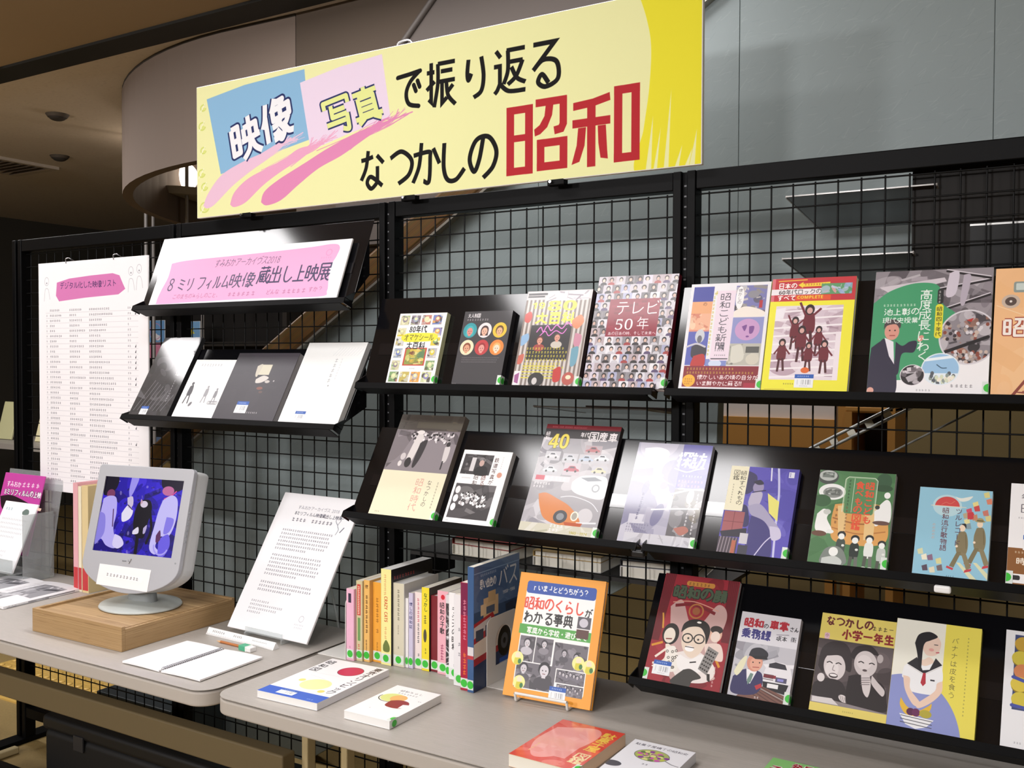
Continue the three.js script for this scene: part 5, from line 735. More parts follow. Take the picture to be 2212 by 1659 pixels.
P.era = cover(138, '#f4f3f4', (A) => {
  A.text('年', 12, 14, 8, { col: '#55515a', lw: .09 }); A.text('昭和', 12, 26, 16, { col: '#55515a', lw: .06 }); A.ticks(10, 46, 30, 2.4, '#a9a5ac'); A.rect('#8a5a30', 0, 88, 100, 34); A.ticks(8, 92, 34, 3, '#d6c4a8'); A.text('時代', 10, 100, 10, { col: '#efe4d4', lw: .12 }); A.rect('#f0eeee', 0, 122, 100, 12); A.rect('#2a2a2c', 3, 124, 12, 6, 2); A.rect('#8a5a30', 0, 134, 100, 4);
});
// --- lowest shelf
P.face = cover(143, '#9a2230', (A) => {
  A.photo(0, 0, 100, 143, ['#9a2230', '#8a1c2a', '#a82a3a', '#7a1822'], 171, 36, .5); for (let i = 0; i < 6; i++) { A.line('#6a1420', 2, [[2 + i * 2.4, 0], [1 + i * 1.6, 90]], true); A.line('#6a1420', 2, [[98 - i * 2.4, 0], [99 - i * 1.6, 80]], true); }
  A.blob('#c9a4a0', [[16, 44], [30, 34], [46, 62], [60, 62], [78, 34], [92, 50], [80, 110], [90, 128], [40, 138], [30, 112]]); A.blob('#efe6e2', [[32, 104], [60, 96], [84, 108], [90, 122], [78, 134], [50, 136], [36, 124]]);
  A.rect('#c98a3a', 31, 7, 38, 6.6, 3); A.ticks(34, 8.4, 32, 4, '#7a4a1e'); A.text('昭和の顔', 16, 14, 17.6, { col: '#4a5a44', lw: .17, sx: .98, gap: 0, out: ['#241816', .9] }); A.line('#d9a08a', 1.2, [[18, 38], [46, 34], [80, 42]], true); A.line('#7a1a24', 4, [[22, 42], [48, 38], [76, 46]], true); A.ring('#b5763c', 2, 51, 46, 9); A.ell('#a0603a', 51, 46, 5);
  A.line('#d9a03a', 2.2, [[8, 54], [10, 62], [12, 74]], true); A.line('#d9962c', 3, [[2, 98], [16, 92]]); A.line('#d9962c', 3, [[86, 100], [94, 112]]);
  // woman left, man with glasses in the middle, man right
  A.ell('#1d1a1a', 24, 80, 11, 14); A.ell('#efe4d6', 23, 82, 7.6, 10); A.blob('#efe4d6', [[20, 94], [26, 94], [36, 108], [20, 122], [8, 124], [22, 112]]); reseed(8); A.blob('#f3eee6', [[22, 98], [34, 96], [42, 122], [28, 126]]); for (let i = 0; i < 14; i++) A.ring('#55504a', .8, 24 + rnd() * 14, 100 + rnd() * 22, 1.4); A.line('#efe4d6', 3, [[22, 100], [10, 112]]); A.line('#efe4d6', 3, [[26, 120], [8, 120]]); A.line('#7a2a28', 1.4, [[19, 87], [27, 86]], true);
  A.ell('#e3b49c', 82, 72, 8, 10); A.ell('#2c2422', 82, 66, 8, 5); A.ell('#efdcd0', 82, 75, 6, 7); A.blob('#efd9cf', [[70, 86], [90, 84], [96, 104], [76, 100]]);
  A.blob('#ecd9c6', [[40, 68], [52, 62], [66, 64], [72, 78], [68, 96], [58, 106], [48, 102], [40, 88]]); A.blob('#1a1716', [[37, 76], [39, 64], [50, 57], [66, 58], [74, 68], [72, 86], [68, 74], [60, 66], [46, 68]]); A.ell('#f4efe9', 58, 60, 3, 1.4);
  A.ring('#2a2625', 1.5, 47, 82, 6.4, 5.6); A.ring('#2a2625', 1.5, 62, 81, 6.4, 5.6); A.line('#2a2625', 1.2, [[53, 81], [56, 81]]); A.ell('#2a2625', 48, 82, 1.3); A.ell('#2a2625', 61, 82, 1.3); A.ell('#fff', 52, 95, 6, 3.6); A.line('#3a2a28', .9, [[46, 93], [58, 93]]);
  A.blob('#f6f3f1', [[42, 104], [56, 108], [70, 100], [82, 112], [70, 122], [56, 126], [44, 122], [38, 110]]); A.blob('#3e3c3a', [[50, 122], [60, 120], [74, 128], [64, 134], [60, 143], [44, 143], [36, 138]]); A.line('#2a2625', 1.6, [[56, 112], [64, 110]], true); A.poly('#2a2625', [[80, 122], [84, 122], [86, 132], [82, 130]]);
  A.poly('#8d8a88', [[76, 88], [90, 94], [80, 124], [68, 118]]); for (let r = 0; r < 6; r++) for (let q = 0; q < 4; q++) A.ell('#2a2625', 77 - r * 1.2 + q * 2.9, 93 + r * 4.6 + q * 1.1, 1.1); for (let i = 0; i < 6; i++) A.ticks(88, 112 + i * 4.4, 3, 3, '#e6c9c4');
});
P.conductor = cover(145, '#dcdae0', (A) => {
  A.photo(0, 52, 100, 93, ['#c3c1c8', '#a9a7b0', '#dcdae0', '#8f8d96'], 181, 20, .6); A.poly('#eceaee', [[50, 84], [100, 78], [100, 84], [56, 90]]);
  A.text('昭和', 7, 9, 16.4, { col: '#b8303e', lw: .17, sx: .98, gap: 0 }); A.text('の', 40, 16, 8.6, { col: '#2a2a30', lw: .12 }); A.text('車掌', 50, 8, 16.4, { col: '#b8303e', lw: .16, sx: .96, gap: .03 }); A.text('さん', 84, 15, 8.6, { col: '#2a2a30', lw: .12, sx: .85 });
  A.text('乗務録', 5, 28, 16.4, { col: '#35307a', lw: .16, sx: .98, gap: 0 }); A.line('#55525c', .8, [[64, 32], [84, 30]]); A.text('坂本', 64, 33, 9, { col: '#2a2a30', lw: .11 }); A.text('衛', 88, 32, 9, { col: '#2a2a30', lw: .09 });
  // train on the right
  A.blob('#e9e6ea', [[58, 84], [68, 78], [90, 80], [98, 94], [96, 112], [54, 112], [54, 96]]); A.poly('#2c2a34', [[60, 82], [70, 78], [86, 80], [90, 88], [60, 88]]); A.rect('#8f2c3a', 54, 100, 20, 5); A.rect('#55506a', 74, 102, 18, 8); A.rect('#8c8ad0', 77, 104, 10, 4); A.poly('#1f1c22', [[54, 112], [96, 112], [92, 128], [56, 124]]); A.rect('#efecee', 62, 114, 18, 7); for (let i = 0; i < 4; i++) A.line('#3a1c22', 1, [[54, 100 + i * 2.6], [70, 100 + i * 2.6]]);
  A.poly('#7a5348', [[22, 134], [52, 120], [100, 132], [100, 145], [14, 145]]); for (let i = 0; i < 5; i++) A.line('#5a3a34', 1.6, [[30 + i * 6, 130 - i * 2], [60 + i * 14, 145]]); A.line('#a9a29e', 1.4, [[44, 122], [100, 140]]);
  // conductor
  A.blob('#33305e', [[4, 112], [20, 98], [34, 96], [50, 100], [54, 118], [46, 134], [22, 140], [4, 136]]); A.poly('#f0eef0', [[24, 96], [42, 98], [34, 120], [28, 116]]); A.poly('#6f8a80', [[32, 102], [37, 103], [35, 116], [30, 122], [28, 114]]); A.ell('#d8937c', 36, 84, 13, 15); A.ell('#e3a890', 38, 86, 10, 11); A.blob('#23222c', [[24, 74], [28, 62], [42, 58], [54, 64], [55, 72], [44, 76]]); A.poly('#15141a', [[28, 74], [54, 70], [56, 76], [36, 78]]); A.ell('#3a2a28', 33, 84, 1.2); A.ell('#3a2a28', 44, 83, 1.2); A.line('#a8423c', 1.2, [[34, 92], [44, 91]], true); A.blob('#e6e2c0', [[4, 104], [10, 88], [18, 76], [22, 78], [18, 98], [10, 110]]); A.poly('#b8323a', [[42, 122], [52, 116], [54, 122], [46, 128]]);
  A.text('生', 44, 138, 4, { col: '#efeaea' }); A.ticks(49, 138, 6, 3.4, '#efeaea');
});
P.firstgrade = cover(140, '#e6d36e', (A) => {
  A.photo(0, 37, 100, 90, ['#4a4042', '#5c5153', '#3a3133', '#6a5f61'], 191, 22, .6);
  A.blob('#2f2628', [[4, 76], [6, 52], [18, 40], [36, 40], [46, 54], [48, 78], [36, 72], [24, 54], [14, 60], [12, 84]]); A.ell('#d9d0d0', 26, 74, 14.5, 19, -.2); A.ell('#e6dede', 23, 78, 9, 11); A.blob('#2f2628', [[8, 62], [18, 50], [34, 50], [42, 62], [30, 58], [18, 60]]); for (const x of [19, 31]) A.line('#2a2224', 1.4, [[x - 3.4, 70], [x, 68.4], [x + 3.4, 70]], true); A.ell('#3a2e30', 26, 87, 6, 3.4); A.ell('#efeaea', 26, 86.4, 5, 1.8); A.line('#8f8484', 1, [[25, 73], [24, 79], [27, 80]], true);
  A.blob('#2b2325', [[2, 100], [18, 92], [40, 96], [46, 124], [2, 120]]); A.ell('#e0d8d8', 10, 92, 5, 6); A.ell('#dcd3d3', 43, 116, 7, 4.4, .5); for (let i = 0; i < 4; i++) A.line('#8f8484', .8, [[38 + i * 3, 112 + i], [41 + i * 3, 119 + i]]);
  A.blob('#282022', [[44, 56], [52, 42], [70, 38], [82, 50], [70, 50], [54, 60]]); A.ell('#d0c7c7', 66, 64, 15, 18, -.1); A.ell('#ddd4d4', 64, 62, 10, 10); A.ell('#b5abab', 84, 54, 4, 6); for (const x of [60, 74]) A.line('#2a2224', 1.4, [[x - 3, 63], [x, 61.6], [x + 3.4, 63]], true); A.ell('#55484a', 66, 73, 3, 1.6); A.blob('#241c1e', [[46, 84], [62, 80], [90, 88], [98, 110], [96, 124], [50, 124]]); A.blob('#d6cdcd', [[62, 80], [72, 78], [76, 92], [74, 108], [68, 104], [64, 92]]); A.blob('#cfc6c6', [[76, 78], [84, 86], [94, 96], [92, 104], [82, 96], [76, 88]]); for (let i = 0; i < 4; i++) A.line('#6f6466', .9, [[63, 84 + i * 3], [74, 82 + i * 3]]);
  A.poly('#8d8486', [[0, 118], [100, 126], [100, 130], [0, 127]]); A.poly('#d9d3d3', [[2, 119], [28, 118], [38, 126], [2, 126]]); A.rect('#e6d36e', 0, 127, 100, 13); A.rect('#e6d36e', 0, 0, 100, 37);
  A.text('なつかしの', 7, 3, 14, { col: '#6a2a2c', lw: .15, sx: .88 }); A.ticks(70, 10, 20, 6, '#5a4a2c'); A.text('一', 91, 9, 6, { col: '#5a4a2c', lw: .14 }); A.text('小学一年生', 30, 19, 15, { col: '#8f2a2e', lw: .16, sx: .9, gap: 0 }); A.rect('#e3bcc9', 7, 28, 7, 9, 2); A.text('小', 8, 29, 5, { col: '#7a4a5a' }); A.ticks(44, 132, 14, 2, '#a08f4a');
});
P.banana = cover(140, '#f1efe2', (A) => {
  A.rect('#eddf5c', 59, 0, 41, 140); A.clip(() => A.ell('#8e97d0', 20, 156, 66, 84), (k) => k.rect(0, 0, 100, 140));
  A.poly('#eddf5c', [[59, 0], [100, 0], [100, 140], [86, 140], [84, 124], [76, 108], [66, 94], [59, 86]]);
  A.blob('#f0d6c4', [[28, 50], [36, 50], [42, 46], [48, 50], [46, 60], [28, 60]]); A.blob('#f4f4f6', [[14, 62], [24, 54], [38, 58], [50, 52], [58, 58], [60, 74], [54, 78], [54, 92], [22, 92], [22, 78], [13, 76]]); A.blob('#efd0bc', [[14, 74], [22, 76], [24, 90], [36, 104], [36, 110], [28, 108], [18, 92]]); A.blob('#efd0bc', [[60, 74], [54, 78], [52, 88], [38, 102], [32, 108], [36, 112], [50, 102], [60, 88]]);
  A.poly('#26252b', [[17, 58], [28, 48], [36, 64], [44, 62], [50, 46], [58, 54], [38, 68]]); A.line('#d8d4d0', .8, [[19, 60], [38, 69.4], [57, 56]]); A.poly('#b8303e', [[37, 67], [40, 67], [41, 80], [38, 84], [35, 80]]); A.rect('#26252b', 46, 74, 5, 1.8);
  A.blob('#f0d3c2', [[32, 22], [46, 16], [54, 24], [54, 34], [50, 42], [40, 44], [34, 36]]); A.blob('#1d1c22', [[24, 30], [28, 18], [40, 13], [50, 18], [42, 24], [36, 28], [34, 38], [34, 62], [31, 62], [28, 44]]); A.line('#2a2a30', .9, [[47, 29], [51, 29]]); A.line('#c8485a', 1.2, [[50, 39], [53, 38.4]]); A.ell('#e8a8a0', 44, 36, 3, 2);
  A.blob('#e6b93a', [[14, 102], [22, 112], [34, 116], [46, 108], [50, 104], [48, 114], [36, 122], [22, 122], [14, 112]]); A.ell('#5a2048', 27, 118, 5, 4.6); A.ell('#6a2858', 33, 118, 4.6, 5); A.ell('#b5a83c', 44, 118, 7, 5); A.poly('#f2f2f4', [[14, 122], [54, 124], [46, 134], [34, 138], [22, 134]]); for (const y of [125, 129, 133]) A.line('#3a3a44', .8, [[16, y - 1], [52, y + 1]]);
  A.text('バナナは皮を食う', 67, 16, 8.2, { v: true, col: '#5a5436', lw: .06, gap: .2, sx: .95 }); for (let i = 0; i < 22; i++) A.ticks(85, 14 + i * 4.6, 2.6, 2, '#7d7648');
});
P.fruit = cover(143, '#f0f0f2', (A) => {
  A.photo(10, 5, 90, 92, ['#3f4a78', '#5a62a0', '#2f3a60'], 201, 16, .6); reseed(202); for (const [y, n, q] of [[16, 6, '#c9a23c'], [34, 5, '#d8c648'], [50, 5, '#d98a5a'], [66, 5, '#e0c84a'], [84, 5, '#d8c648']]) for (let i = 0; i < n; i++) { const x = 16 + i * 17 + rnd() * 5; A.ell('#8f7a28', x + 1, y + 2, 10, 9.4); A.ell(q, x, y, 9.6, 9); } A.line('#4a56a8', 4, [[10, 58], [50, 66], [100, 56]], true); A.line('#4a56a8', 4, [[10, 92], [60, 96], [100, 88]], true);
  A.rect('#f0f0f2', 10, 97, 90, 46); for (let i = 0; i < 7; i++) { A.ticks(70, 106 + i * 4, 3, 2.6, '#a9a9b0'); A.ticks(56, 110 + i * 4, 3, 2.4, '#b5b5bc'); } A.ticks(14, 134, 10, 2.4, '#a9a9b0');
});
// --- left bay
P.darkphoto = cover(162, '#2b2a2d', (A) => { A.photo(0, 0, 100, 162, ['#2b2a2d', '#3f3e42', '#1c1b1d', '#5a595e', '#353438'], 211, 60, .5); for (let i = 0; i < 8; i++) A.line('#77767c', 1.4, [[8 + i * 10, 150], [30 + i * 9, 90 + i * 4]], true); A.text('昭和の像', 73, 18, 15, { v: true, col: '#d9d8dc', lw: .08, sx: 1, gap: .0 }); for (let i = 0; i < 9; i++) A.ticks(79, 88 + i * 5, 4, 3.6, '#b5b4ba'); }, 3.6);
P.walkers = cover(116, '#f5f4f4', (A) => { A.ticks(18, 8, 56, 5, '#b9b8bc'); const w = (x, y, s, col) => { A.ell(col, x, y, 2.6 * s); A.blob(col, [[x - 4 * s, y + 5 * s], [x + 3 * s, y + 3 * s], [x + 5 * s, y + 18 * s], [x - 4 * s, y + 20 * s]]); A.line(col, 2.4 * s, [[x - 2 * s, y + 18 * s], [x - 5 * s, y + 34 * s]]); A.line(col, 2.4 * s, [[x + 3 * s, y + 18 * s], [x + 5 * s, y + 34 * s]]); }; w(18, 48, 1.15, '#55545a'); w(60, 54, .9, '#a3a2a8'); w(84, 58, .8, '#8f8e94'); A.ell('#77767c', 32, 88, 3, 5, .6); for (let i = 0; i < 7; i++) A.ring('#9a999f', 1, 76 + i * 3, 84, 3); });
P.darkplain = cover(92, '#47434a', (A) => { A.photo(0, 0, 100, 92, ['#47434a', '#49454c', '#454148'], 221, 14, .6); A.rect('#d9d3bd', 44, 16, 20, 14); A.blob('#cfc8b8', [[40, 18], [48, 16], [46, 32], [42, 30]]); A.blob('#d8d2cc', [[46, 36], [56, 31], [66, 34], [58, 40], [48, 41]]); A.ell('#c9c2bd', 66, 39, 4, 2); A.ell('#8a5a50', 58, 48, 5, 2); A.ell('#6a5450', 62, 53, 3, 1.6); A.ell('#b5aeb0', 76, 38, 1.2); A.ticks(36, 79, 38, 2.4, '#c9c4c8'); });
P.whiteplain = cover(120, '#eff0ef', (A) => { for (let i = 0; i < 9; i++) A.line('#d3d5d8', .5, [[58 + i * 5, 8], [50 + i * 5, 20]]); for (let i = 0; i < 5; i++) A.ticks(57, 24 + i * 7.4, 6, 5.6, '#b5b6ba'); for (let i = 0; i < 8; i++) A.ticks(67, 24 + i * 4, 3, 2.6, '#c9cacd'); A.ell('#8a8b90', 61, 64, 1); });
// --- table
P.living = cover(129, '#f0a02c', (A) => {
  A.rect('#f6f5f4', 10, 8, 81, 112, 4); A.rect('#2b50a8', 10, 8, 81, 13, 3); A.text('「いま」とどうちがう？', 17, 11, 7, { col: '#f6f5f4', lw: .13, sx: .84, gap: .01 });
  A.text('昭和のくらし', 10, 24, 14.4, { col: '#e0503e', lw: .115, sx: .8, gap: .01 }); A.text('が', 81, 30, 9.4, { col: '#222', lw: .12, sx: .9 }); A.text('わかる事典', 11, 39, 13.6, { col: '#222', lw: .11, sx: .84, gap: .02 });
  A.rect('#52a548', 8, 54, 83, 10); A.text('家庭から学校・遊びまで', 17, 56, 7, { col: '#f4f6f2', lw: .14, sx: .88, gap: 0 }); A.rect('#55525a', 74, 39, 15, 12); A.ell('#c9c6d0', 81, 45, 5, 4.6); A.rect('#5a3a34', 74, 52, 14, 9);
  const ph = (x, y, w, h, s) => { A.photo(x, y, w, h, ['#6f6a72', '#8d8890', '#4a464d', '#a9a4ac', '#2f2c32'], s, 18, .5); }; ph(11, 66, 18, 26, 231); ph(30, 66, 20, 26, 232); ph(52, 68, 38, 26, 233); ph(11, 93, 46, 26, 234); ph(58, 95, 32, 13, 235); ph(60, 109, 30, 11, 236);
  A.head(20, 73, 4, '#cfcad0', '#35323a', '#c3bec6'); A.head(40, 72, 3.4, '#cfcad0', '#35323a', '#8d8890'); A.head(64, 78, 3, '#bdb8c0', '#2c2930', '#55525a'); A.head(78, 80, 3, '#bdb8c0', '#2c2930', '#6f6b74'); A.head(44, 98, 6.4, '#d9d4da', '#2a272d', '#4a464d'); A.head(20, 99, 4.6, '#cfcad0', '#35323a', '#5c5860'); for (let i = 0; i < 7; i++) A.head(62 + i * 4, 98 + (i % 3), 1.6, '#cfcad0', '#2c2930', '#77727c'); for (let i = 0; i < 10; i++) A.head(62 + i * 2.8, 111 + (i % 3) * 2, 1.2, '#cfcad0', '#2c2930', '#77727c');
  for (const [x, y] of [[8, 88], [78, 84], [90, 86], [14, 112]]) { A.ell('#f2ee9a', x + 3, y + 2, 7, 7); A.ell('#efe3c4', x + 3, y - 1, 3, 3); A.blob('#d8cf3c', [[x, y + 2], [x + 7, y + 2], [x + 6, y + 8], [x, y + 8]]); A.ell('#3f7a44', x + 6, y + 5, 2, 2.6); }
});
P.bus = cover(136, '#5a7aa8', (A) => {
  A.photo(0, 0, 100, 60, ['#5a7aa8', '#4f70a0', '#6585b0', '#486898'], 241, 16, .7); A.photo(0, 50, 100, 86, ['#2f4a70', '#24354f', '#3a5a84', '#1a2434'], 242, 20, .6); A.line('#8fb0d4', 1, [[0, 8], [100, 8]]);
  A.text('思い出色の', 12, 16, 11, { col: '#eef2f6', lw: .12, sx: .62 }); A.text('バス', 52, 8, 25, { col: '#eef2f6', lw: .09, sx: .88 }); A.ticks(14, 10, 36, 3, '#c9d8e8'); A.text('1958～1986', 62, 36, 5, { col: '#e3eaf2', sx: .95 });
  A.rect('#e0c49a', 20, 38, 32, 22); A.rect('#d4b88c', 30, 32, 16, 12); A.rect('#5a6a84', 24, 48, 20, 8); A.rect('#e6d0ac', 14, 44, 12, 12);
  A.poly('#b8323c', [[0, 62], [40, 56], [44, 62], [44, 78], [0, 86]]); A.poly('#d9d4d6', [[0, 66], [36, 60], [38, 70], [0, 78]]); A.rect('#4a5468', 4, 70, 16, 12); A.rect('#4a5468', 24, 68, 12, 12); A.poly('#f0e4d8', [[0, 84], [100, 70], [100, 92], [0, 100]]); A.poly('#b8323c', [[0, 100], [100, 92], [100, 98], [0, 108]]); A.poly('#2a3c64', [[0, 108], [100, 98], [100, 136], [0, 136]]); A.ell('#15161a', 66, 94, 15, 17); A.ell('#55585e', 66, 94, 8, 9); A.ell('#1a1b1f', 66, 94, 3, 3.4); A.rect('#2b5cb4', 55, 112, 24, 5); A.rect('#e3e6ea', 55, 117, 24, 10); A.rect('#8d9096', 58, 119, 18, 5);
});
P.olympic = cover(152, '#f3f2f3', (A) => {
  A.rect('#2c5cc4', 0, 128, 100, 24); A.ell('#c8254c', 60, 34, 18, 18); A.ring('#3a2a30', .7, 60, 34, 18); A.ell('#f0eca8', 52, 98, 22, 20); A.ell('#e9de7a', 24, 92, 5); A.ell('#e6d86a', 76, 116, 5); A.line('#d8d6d8', .6, [[14, 60], [60, 58]]); A.line('#d8d6d8', .6, [[20, 70], [50, 76]]);
  A.text('東京オリンピック', 82, 4, 14, { v: true, col: '#2a282c', lw: .12, gap: .02 }); A.text('昭和図', 3, 8, 14, { v: true, col: '#2a282c', lw: .12, gap: .2 }); A.ticks(78, 144, 12, 3, '#a9c0ee');
});
P.mitt = cover(152, '#f4f3f2', (A) => { A.text('昭和暮らし', 24, 16, 9, { col: '#3c3a3e', lw: .07, gap: .16, sx: 1 }); A.ticks(28, 30, 44, 5, '#77757a'); A.ell('#d9e08a', 34, 58, 24, 20); A.ell('#e9b46a', 46, 56, 16, 16); A.ring('#4a4a34', 2, 32, 60, 24, 20, 1.2, 3.4); A.blob('#8f2028', [[40, 72], [54, 62], [74, 64], [84, 80], [78, 96], [60, 100], [44, 94]]); A.poly('#f4f3f2', [[72, 78], [92, 72], [94, 88], [86, 100], [82, 92], [74, 96]]); A.ticks(86, 50, 10, 3, '#55535a'); A.ell('#c9c7ca', 30, 118, 1.4); });
P.redbook = cover(146, '#d9402e', (A) => { A.photo(0, 0, 100, 146, ['#d9402e', '#e0523c', '#d4382a', '#e8786a'], 251, 30, .6); A.blob('#ec9a92', [[8, 30], [60, 8], [76, 40], [60, 110], [30, 134], [6, 90]]); A.photo(14, 30, 56, 90, ['#eb9890', '#e88a80', '#eea49c'], 252, 12, .6); A.text('駄菓子屋', 76, 12, 18, { v: true, col: '#eec84a', lw: .13, gap: -.04, sx: 1.1 }); A.text('図鑑', 76, 92, 18, { v: true, col: '#f0dca0', lw: .13, gap: -.04, sx: 1.1 }); for (let i = 0; i < 4; i++) A.ticks(14, 92 + i * 8, 6, 5, '#e9b46a'); });
P.candy = cover(146, '#e9e9ee', (A) => { A.text('駄菓子屋横丁の昭和史', 8, 10, 8.6, { col: '#5c5a66', lw: .09, gap: .05, sx: .95 }); A.ell('#a9b46a', 48, 46, 27, 21); for (let i = 0; i < 30; i++) { const a = i * .45, r = 24 - i * .72; A.ell(['#8a3a9a', '#b9c24a', '#c95aa8', '#6a7a4a', '#d9d88a'][i % 5], 48 + Math.cos(a) * r, 46 + Math.sin(a) * r * .78, 4.6, 3.8); } A.ring('#5a5a64', 1, 48, 46, 27, 21); A.line('#8a8a94', 2.2, [[72, 54], [86, 62], [97, 64]], true); A.ticks(47, 78, 12, 4.6, '#5c5a66'); A.ell('#55545c', 8, 100, 14, 10); });
P.culture = cover(141, '#8ed07a', (A) => {
  A.rect('#e9f3e0', 4, 30, 92, 108, 3); A.text('発見！ニッポン', 22, 4, 13, { col: '#a82030', lw: .14, sx: .84, out: ['#f6f4f0', 1.1] }); A.text('子ども文化大百科', 4, 20, 15, { col: '#a82030', lw: .15, sx: .78, out: ['#f6f4f0', 1.2], gap: .0 }); A.rect('#2b3a8a', 4, 37, 30, 6); A.rect('#e3e6ea', 7, 43, 26, 8); A.rect('#3a3a3e', 52, 38, 40, 6, 3); A.ticks(55, 39.4, 34, 3.4, '#d9d9d4'); A.photo(6, 52, 88, 80, ['#d9a43c', '#c94a3a', '#4a6aa8', '#efe9dc', '#3a3a3e', '#6aa85a'], 261, 60, .3);
});

// books on the trays: x of the left edge, width, height, thickness as they stand
{
  const D2R = Math.PI / 180;
  const FRONT = { s1: [1.432, .1235, 19.07], s2: [1.0843, .2076, 30.31], s3: [.7786, .2022, 32.83], L2: [1.3109, .15, 30.17] };
  const put = (key, x, w, h, t, pic, look, name, label, o = {}) => {
    const [y, z, deg] = FRONT[key], phi = deg * D2R;
    const b = buildBook(name, label, w, h, t, { front: look(P[pic]), side: std(o.col || 0xeeeeee, .45), ...o });
    b.position.set(x, y - Math.sin(phi) * t + .0008, z - Math.cos(phi) * t); b.rotation.x = -phi; return b;
  };
  put('s1', -1.669, .160, .206, .017, 'stickers', matte, 'book', 'white book covered with small colourful square stickers, leftmost on the top tray', { spine: 'R', col: 0xcfd3a8, sticker: 1, group: 'books on the top trays' });
  put('s1', -1.451, .150, .207, .018, 'dolls', gloss, 'book', 'black book with six round doll portraits on its cover', { spine: 'R', col: 0x29282b, sticker: 1, group: 'books on the top trays' });
  put('s1', -1.266, .188, .258, .018, 'eighties', satin, 'book', 'busy striped encyclopedia with a big yellow 80 on the cover', { spine: 'R', col: 0x3b2b2c, sticker: 1, group: 'books on the top trays' });
  put('s1', -1.066, .211, .290, .018, 'tv', satin, 'book', 'large book of tiny portrait photos with a dark red title panel', { spine: 'R', col: 0x6d1c2c, sticker: 1, group: 'books on the top trays' });
  put('s1', -.820, .189, .260, .016, 'news', matte, 'book', 'white edged book with a lilac title strip and dark red band below', { spine: 'R', col: 0xe4e2e2, sticker: 1, group: 'books on the top trays' });
  put('s1', -.629, .182, .265, .017, 'rock', satin, 'book', 'yellow framed rock music book with red heading and dancing figures', { spine: 'L', col: 0xd9d430, barcode: [.5, .095, .04, .03], group: 'books on the top trays' });
  put('s1', -.408, .226, .272, .017, 'growth', matte, 'book', 'green and white history book with a man in a dark suit waving', { spine: 'R', col: 0x8a9a90, sticker: 1, group: 'books on the top trays' });
  put('s1', -.178, .205, .268, .018, 'tower', matte, 'book', 'orange book with a red lattice tower, cut by the right picture edge', { spine: 'L', col: 0xe9b080, group: 'books on the top trays' });

  put('s2', -1.662, .212, .303, .022, 'nostalgia', matte, 'book', 'cream book with a brownish old street crowd photo on its upper half', { spine: 'R', col: 0x7a6f66, sticker: 1, group: 'books on the middle trays' });
  put('s2', -1.420, .149, .207, .018, 'railway', matte, 'book', 'white book with two black and white railway photographs', { spine: 'R', col: 0xdedcdc, sticker: 1, group: 'books on the middle trays' });
  put('s2', -1.195, .207, .292, .016, 'cars', satin, 'magazine', 'old car magazine with a big yellow 40 and an orange sports car', { spine: 'R', col: 0x3a3638, sticker: 1, cat: 'magazine', group: 'books on the middle trays' });
  put('s2', -.933, .183, .254, .016, 'quest', gloss, 'magazine', 'pale violet magazine with white brush lettering and strong glare', { spine: 'R', col: 0xc9c8d0, sticker: 1, cat: 'magazine', group: 'books on the middle trays' });
  put('s2', -.698, .151, .208, .016, 'fine', matte, 'book', 'purple illustrated book with a cream title strip at its top left', { spine: 'R', col: 0x5a55a0, sticker: 1, group: 'books on the middle trays' });
  put('s2', -.504, .153, .211, .017, 'food', matte, 'book', 'green book with white drawn children eating below red lettering', { spine: 'R', col: 0xdfe0da, sticker: 1, group: 'books on the middle trays' });
  put('s2', -.303, .132, .187, .017, 'record', matte, 'book', 'light blue book with a red sun and two walking men in brown suits', { spine: 'R', col: 0xd6dfe0, group: 'books on the middle trays' });
  put('s2', -.140, .150, .207, .017, 'era', matte, 'book', 'white book with a brown band, cut by the right picture edge', { spine: 'L', col: 0xe6e4e4, sticker: 1, barcode: [.3, .42, .04, .03], group: 'books on the middle trays' });

  put('s3', -.869, .180, .257, .014, 'face', gloss, 'book', 'dark red book with a cartoon man in glasses holding an abacus', { spine: 'L', col: 0x7a1c28, sticker: 1, barcode: [.22, .13, .042, .032], group: 'books on the lowest tray' });
  put('s3', -.672, .131, .190, .017, 'conductor', matte, 'book', 'book with a drawn train conductor saluting beside a pale train', { spine: 'R', col: 0xd6cfd2, sticker: 1, group: 'books on the lowest tray' });
  put('s3', -.499, .151, .212, .016, 'firstgrade', matte, 'book', 'yellow book with a dark photo of two laughing schoolchildren', { spine: 'R', col: 0xd9c76a, group: 'books on the lowest tray' });
  put('s3', -.348, .159, .222, .017, 'banana', matte, 'book', 'pale book with a braided girl in a sailor blouse and a fruit bowl', { spine: 'R', col: 0xe3d75a, group: 'books on the lowest tray' });
  put('s3', -.146, .160, .228, .016, 'fruit', matte, 'book', 'white book with a photo of yellow fruit, cut by the right picture edge', { spine: 'L', col: 0xe9e9ec, group: 'books on the lowest tray' });

  put('L2', -2.724, .187, .300, .016, 'darkphoto', gloss, 'book', 'tall black book with white vertical lettering and strong glare', { spine: 'R', col: 0x222124, barcode: [.36, .075, .036, .03], group: 'books on the lower left tray' });
  put('L2', -2.514, .184, .214, .012, 'walkers', matte, 'book', 'thin white book with small grey walking figures', { spine: 'R', col: 0xeeeeee, group: 'books on the lower left tray' });
  put('L2', -2.331, .259, .239, .020, 'darkplain', matte, 'book', 'wide dark grey book with a small pale picture and barcode label', { spine: 'L', col: 0x3a373c, pages: std(0xa9a6a8, .8), edge: std(0x47434a, .5), barcode: [.42, .20, .05, .04], group: 'books on the lower left tray' });
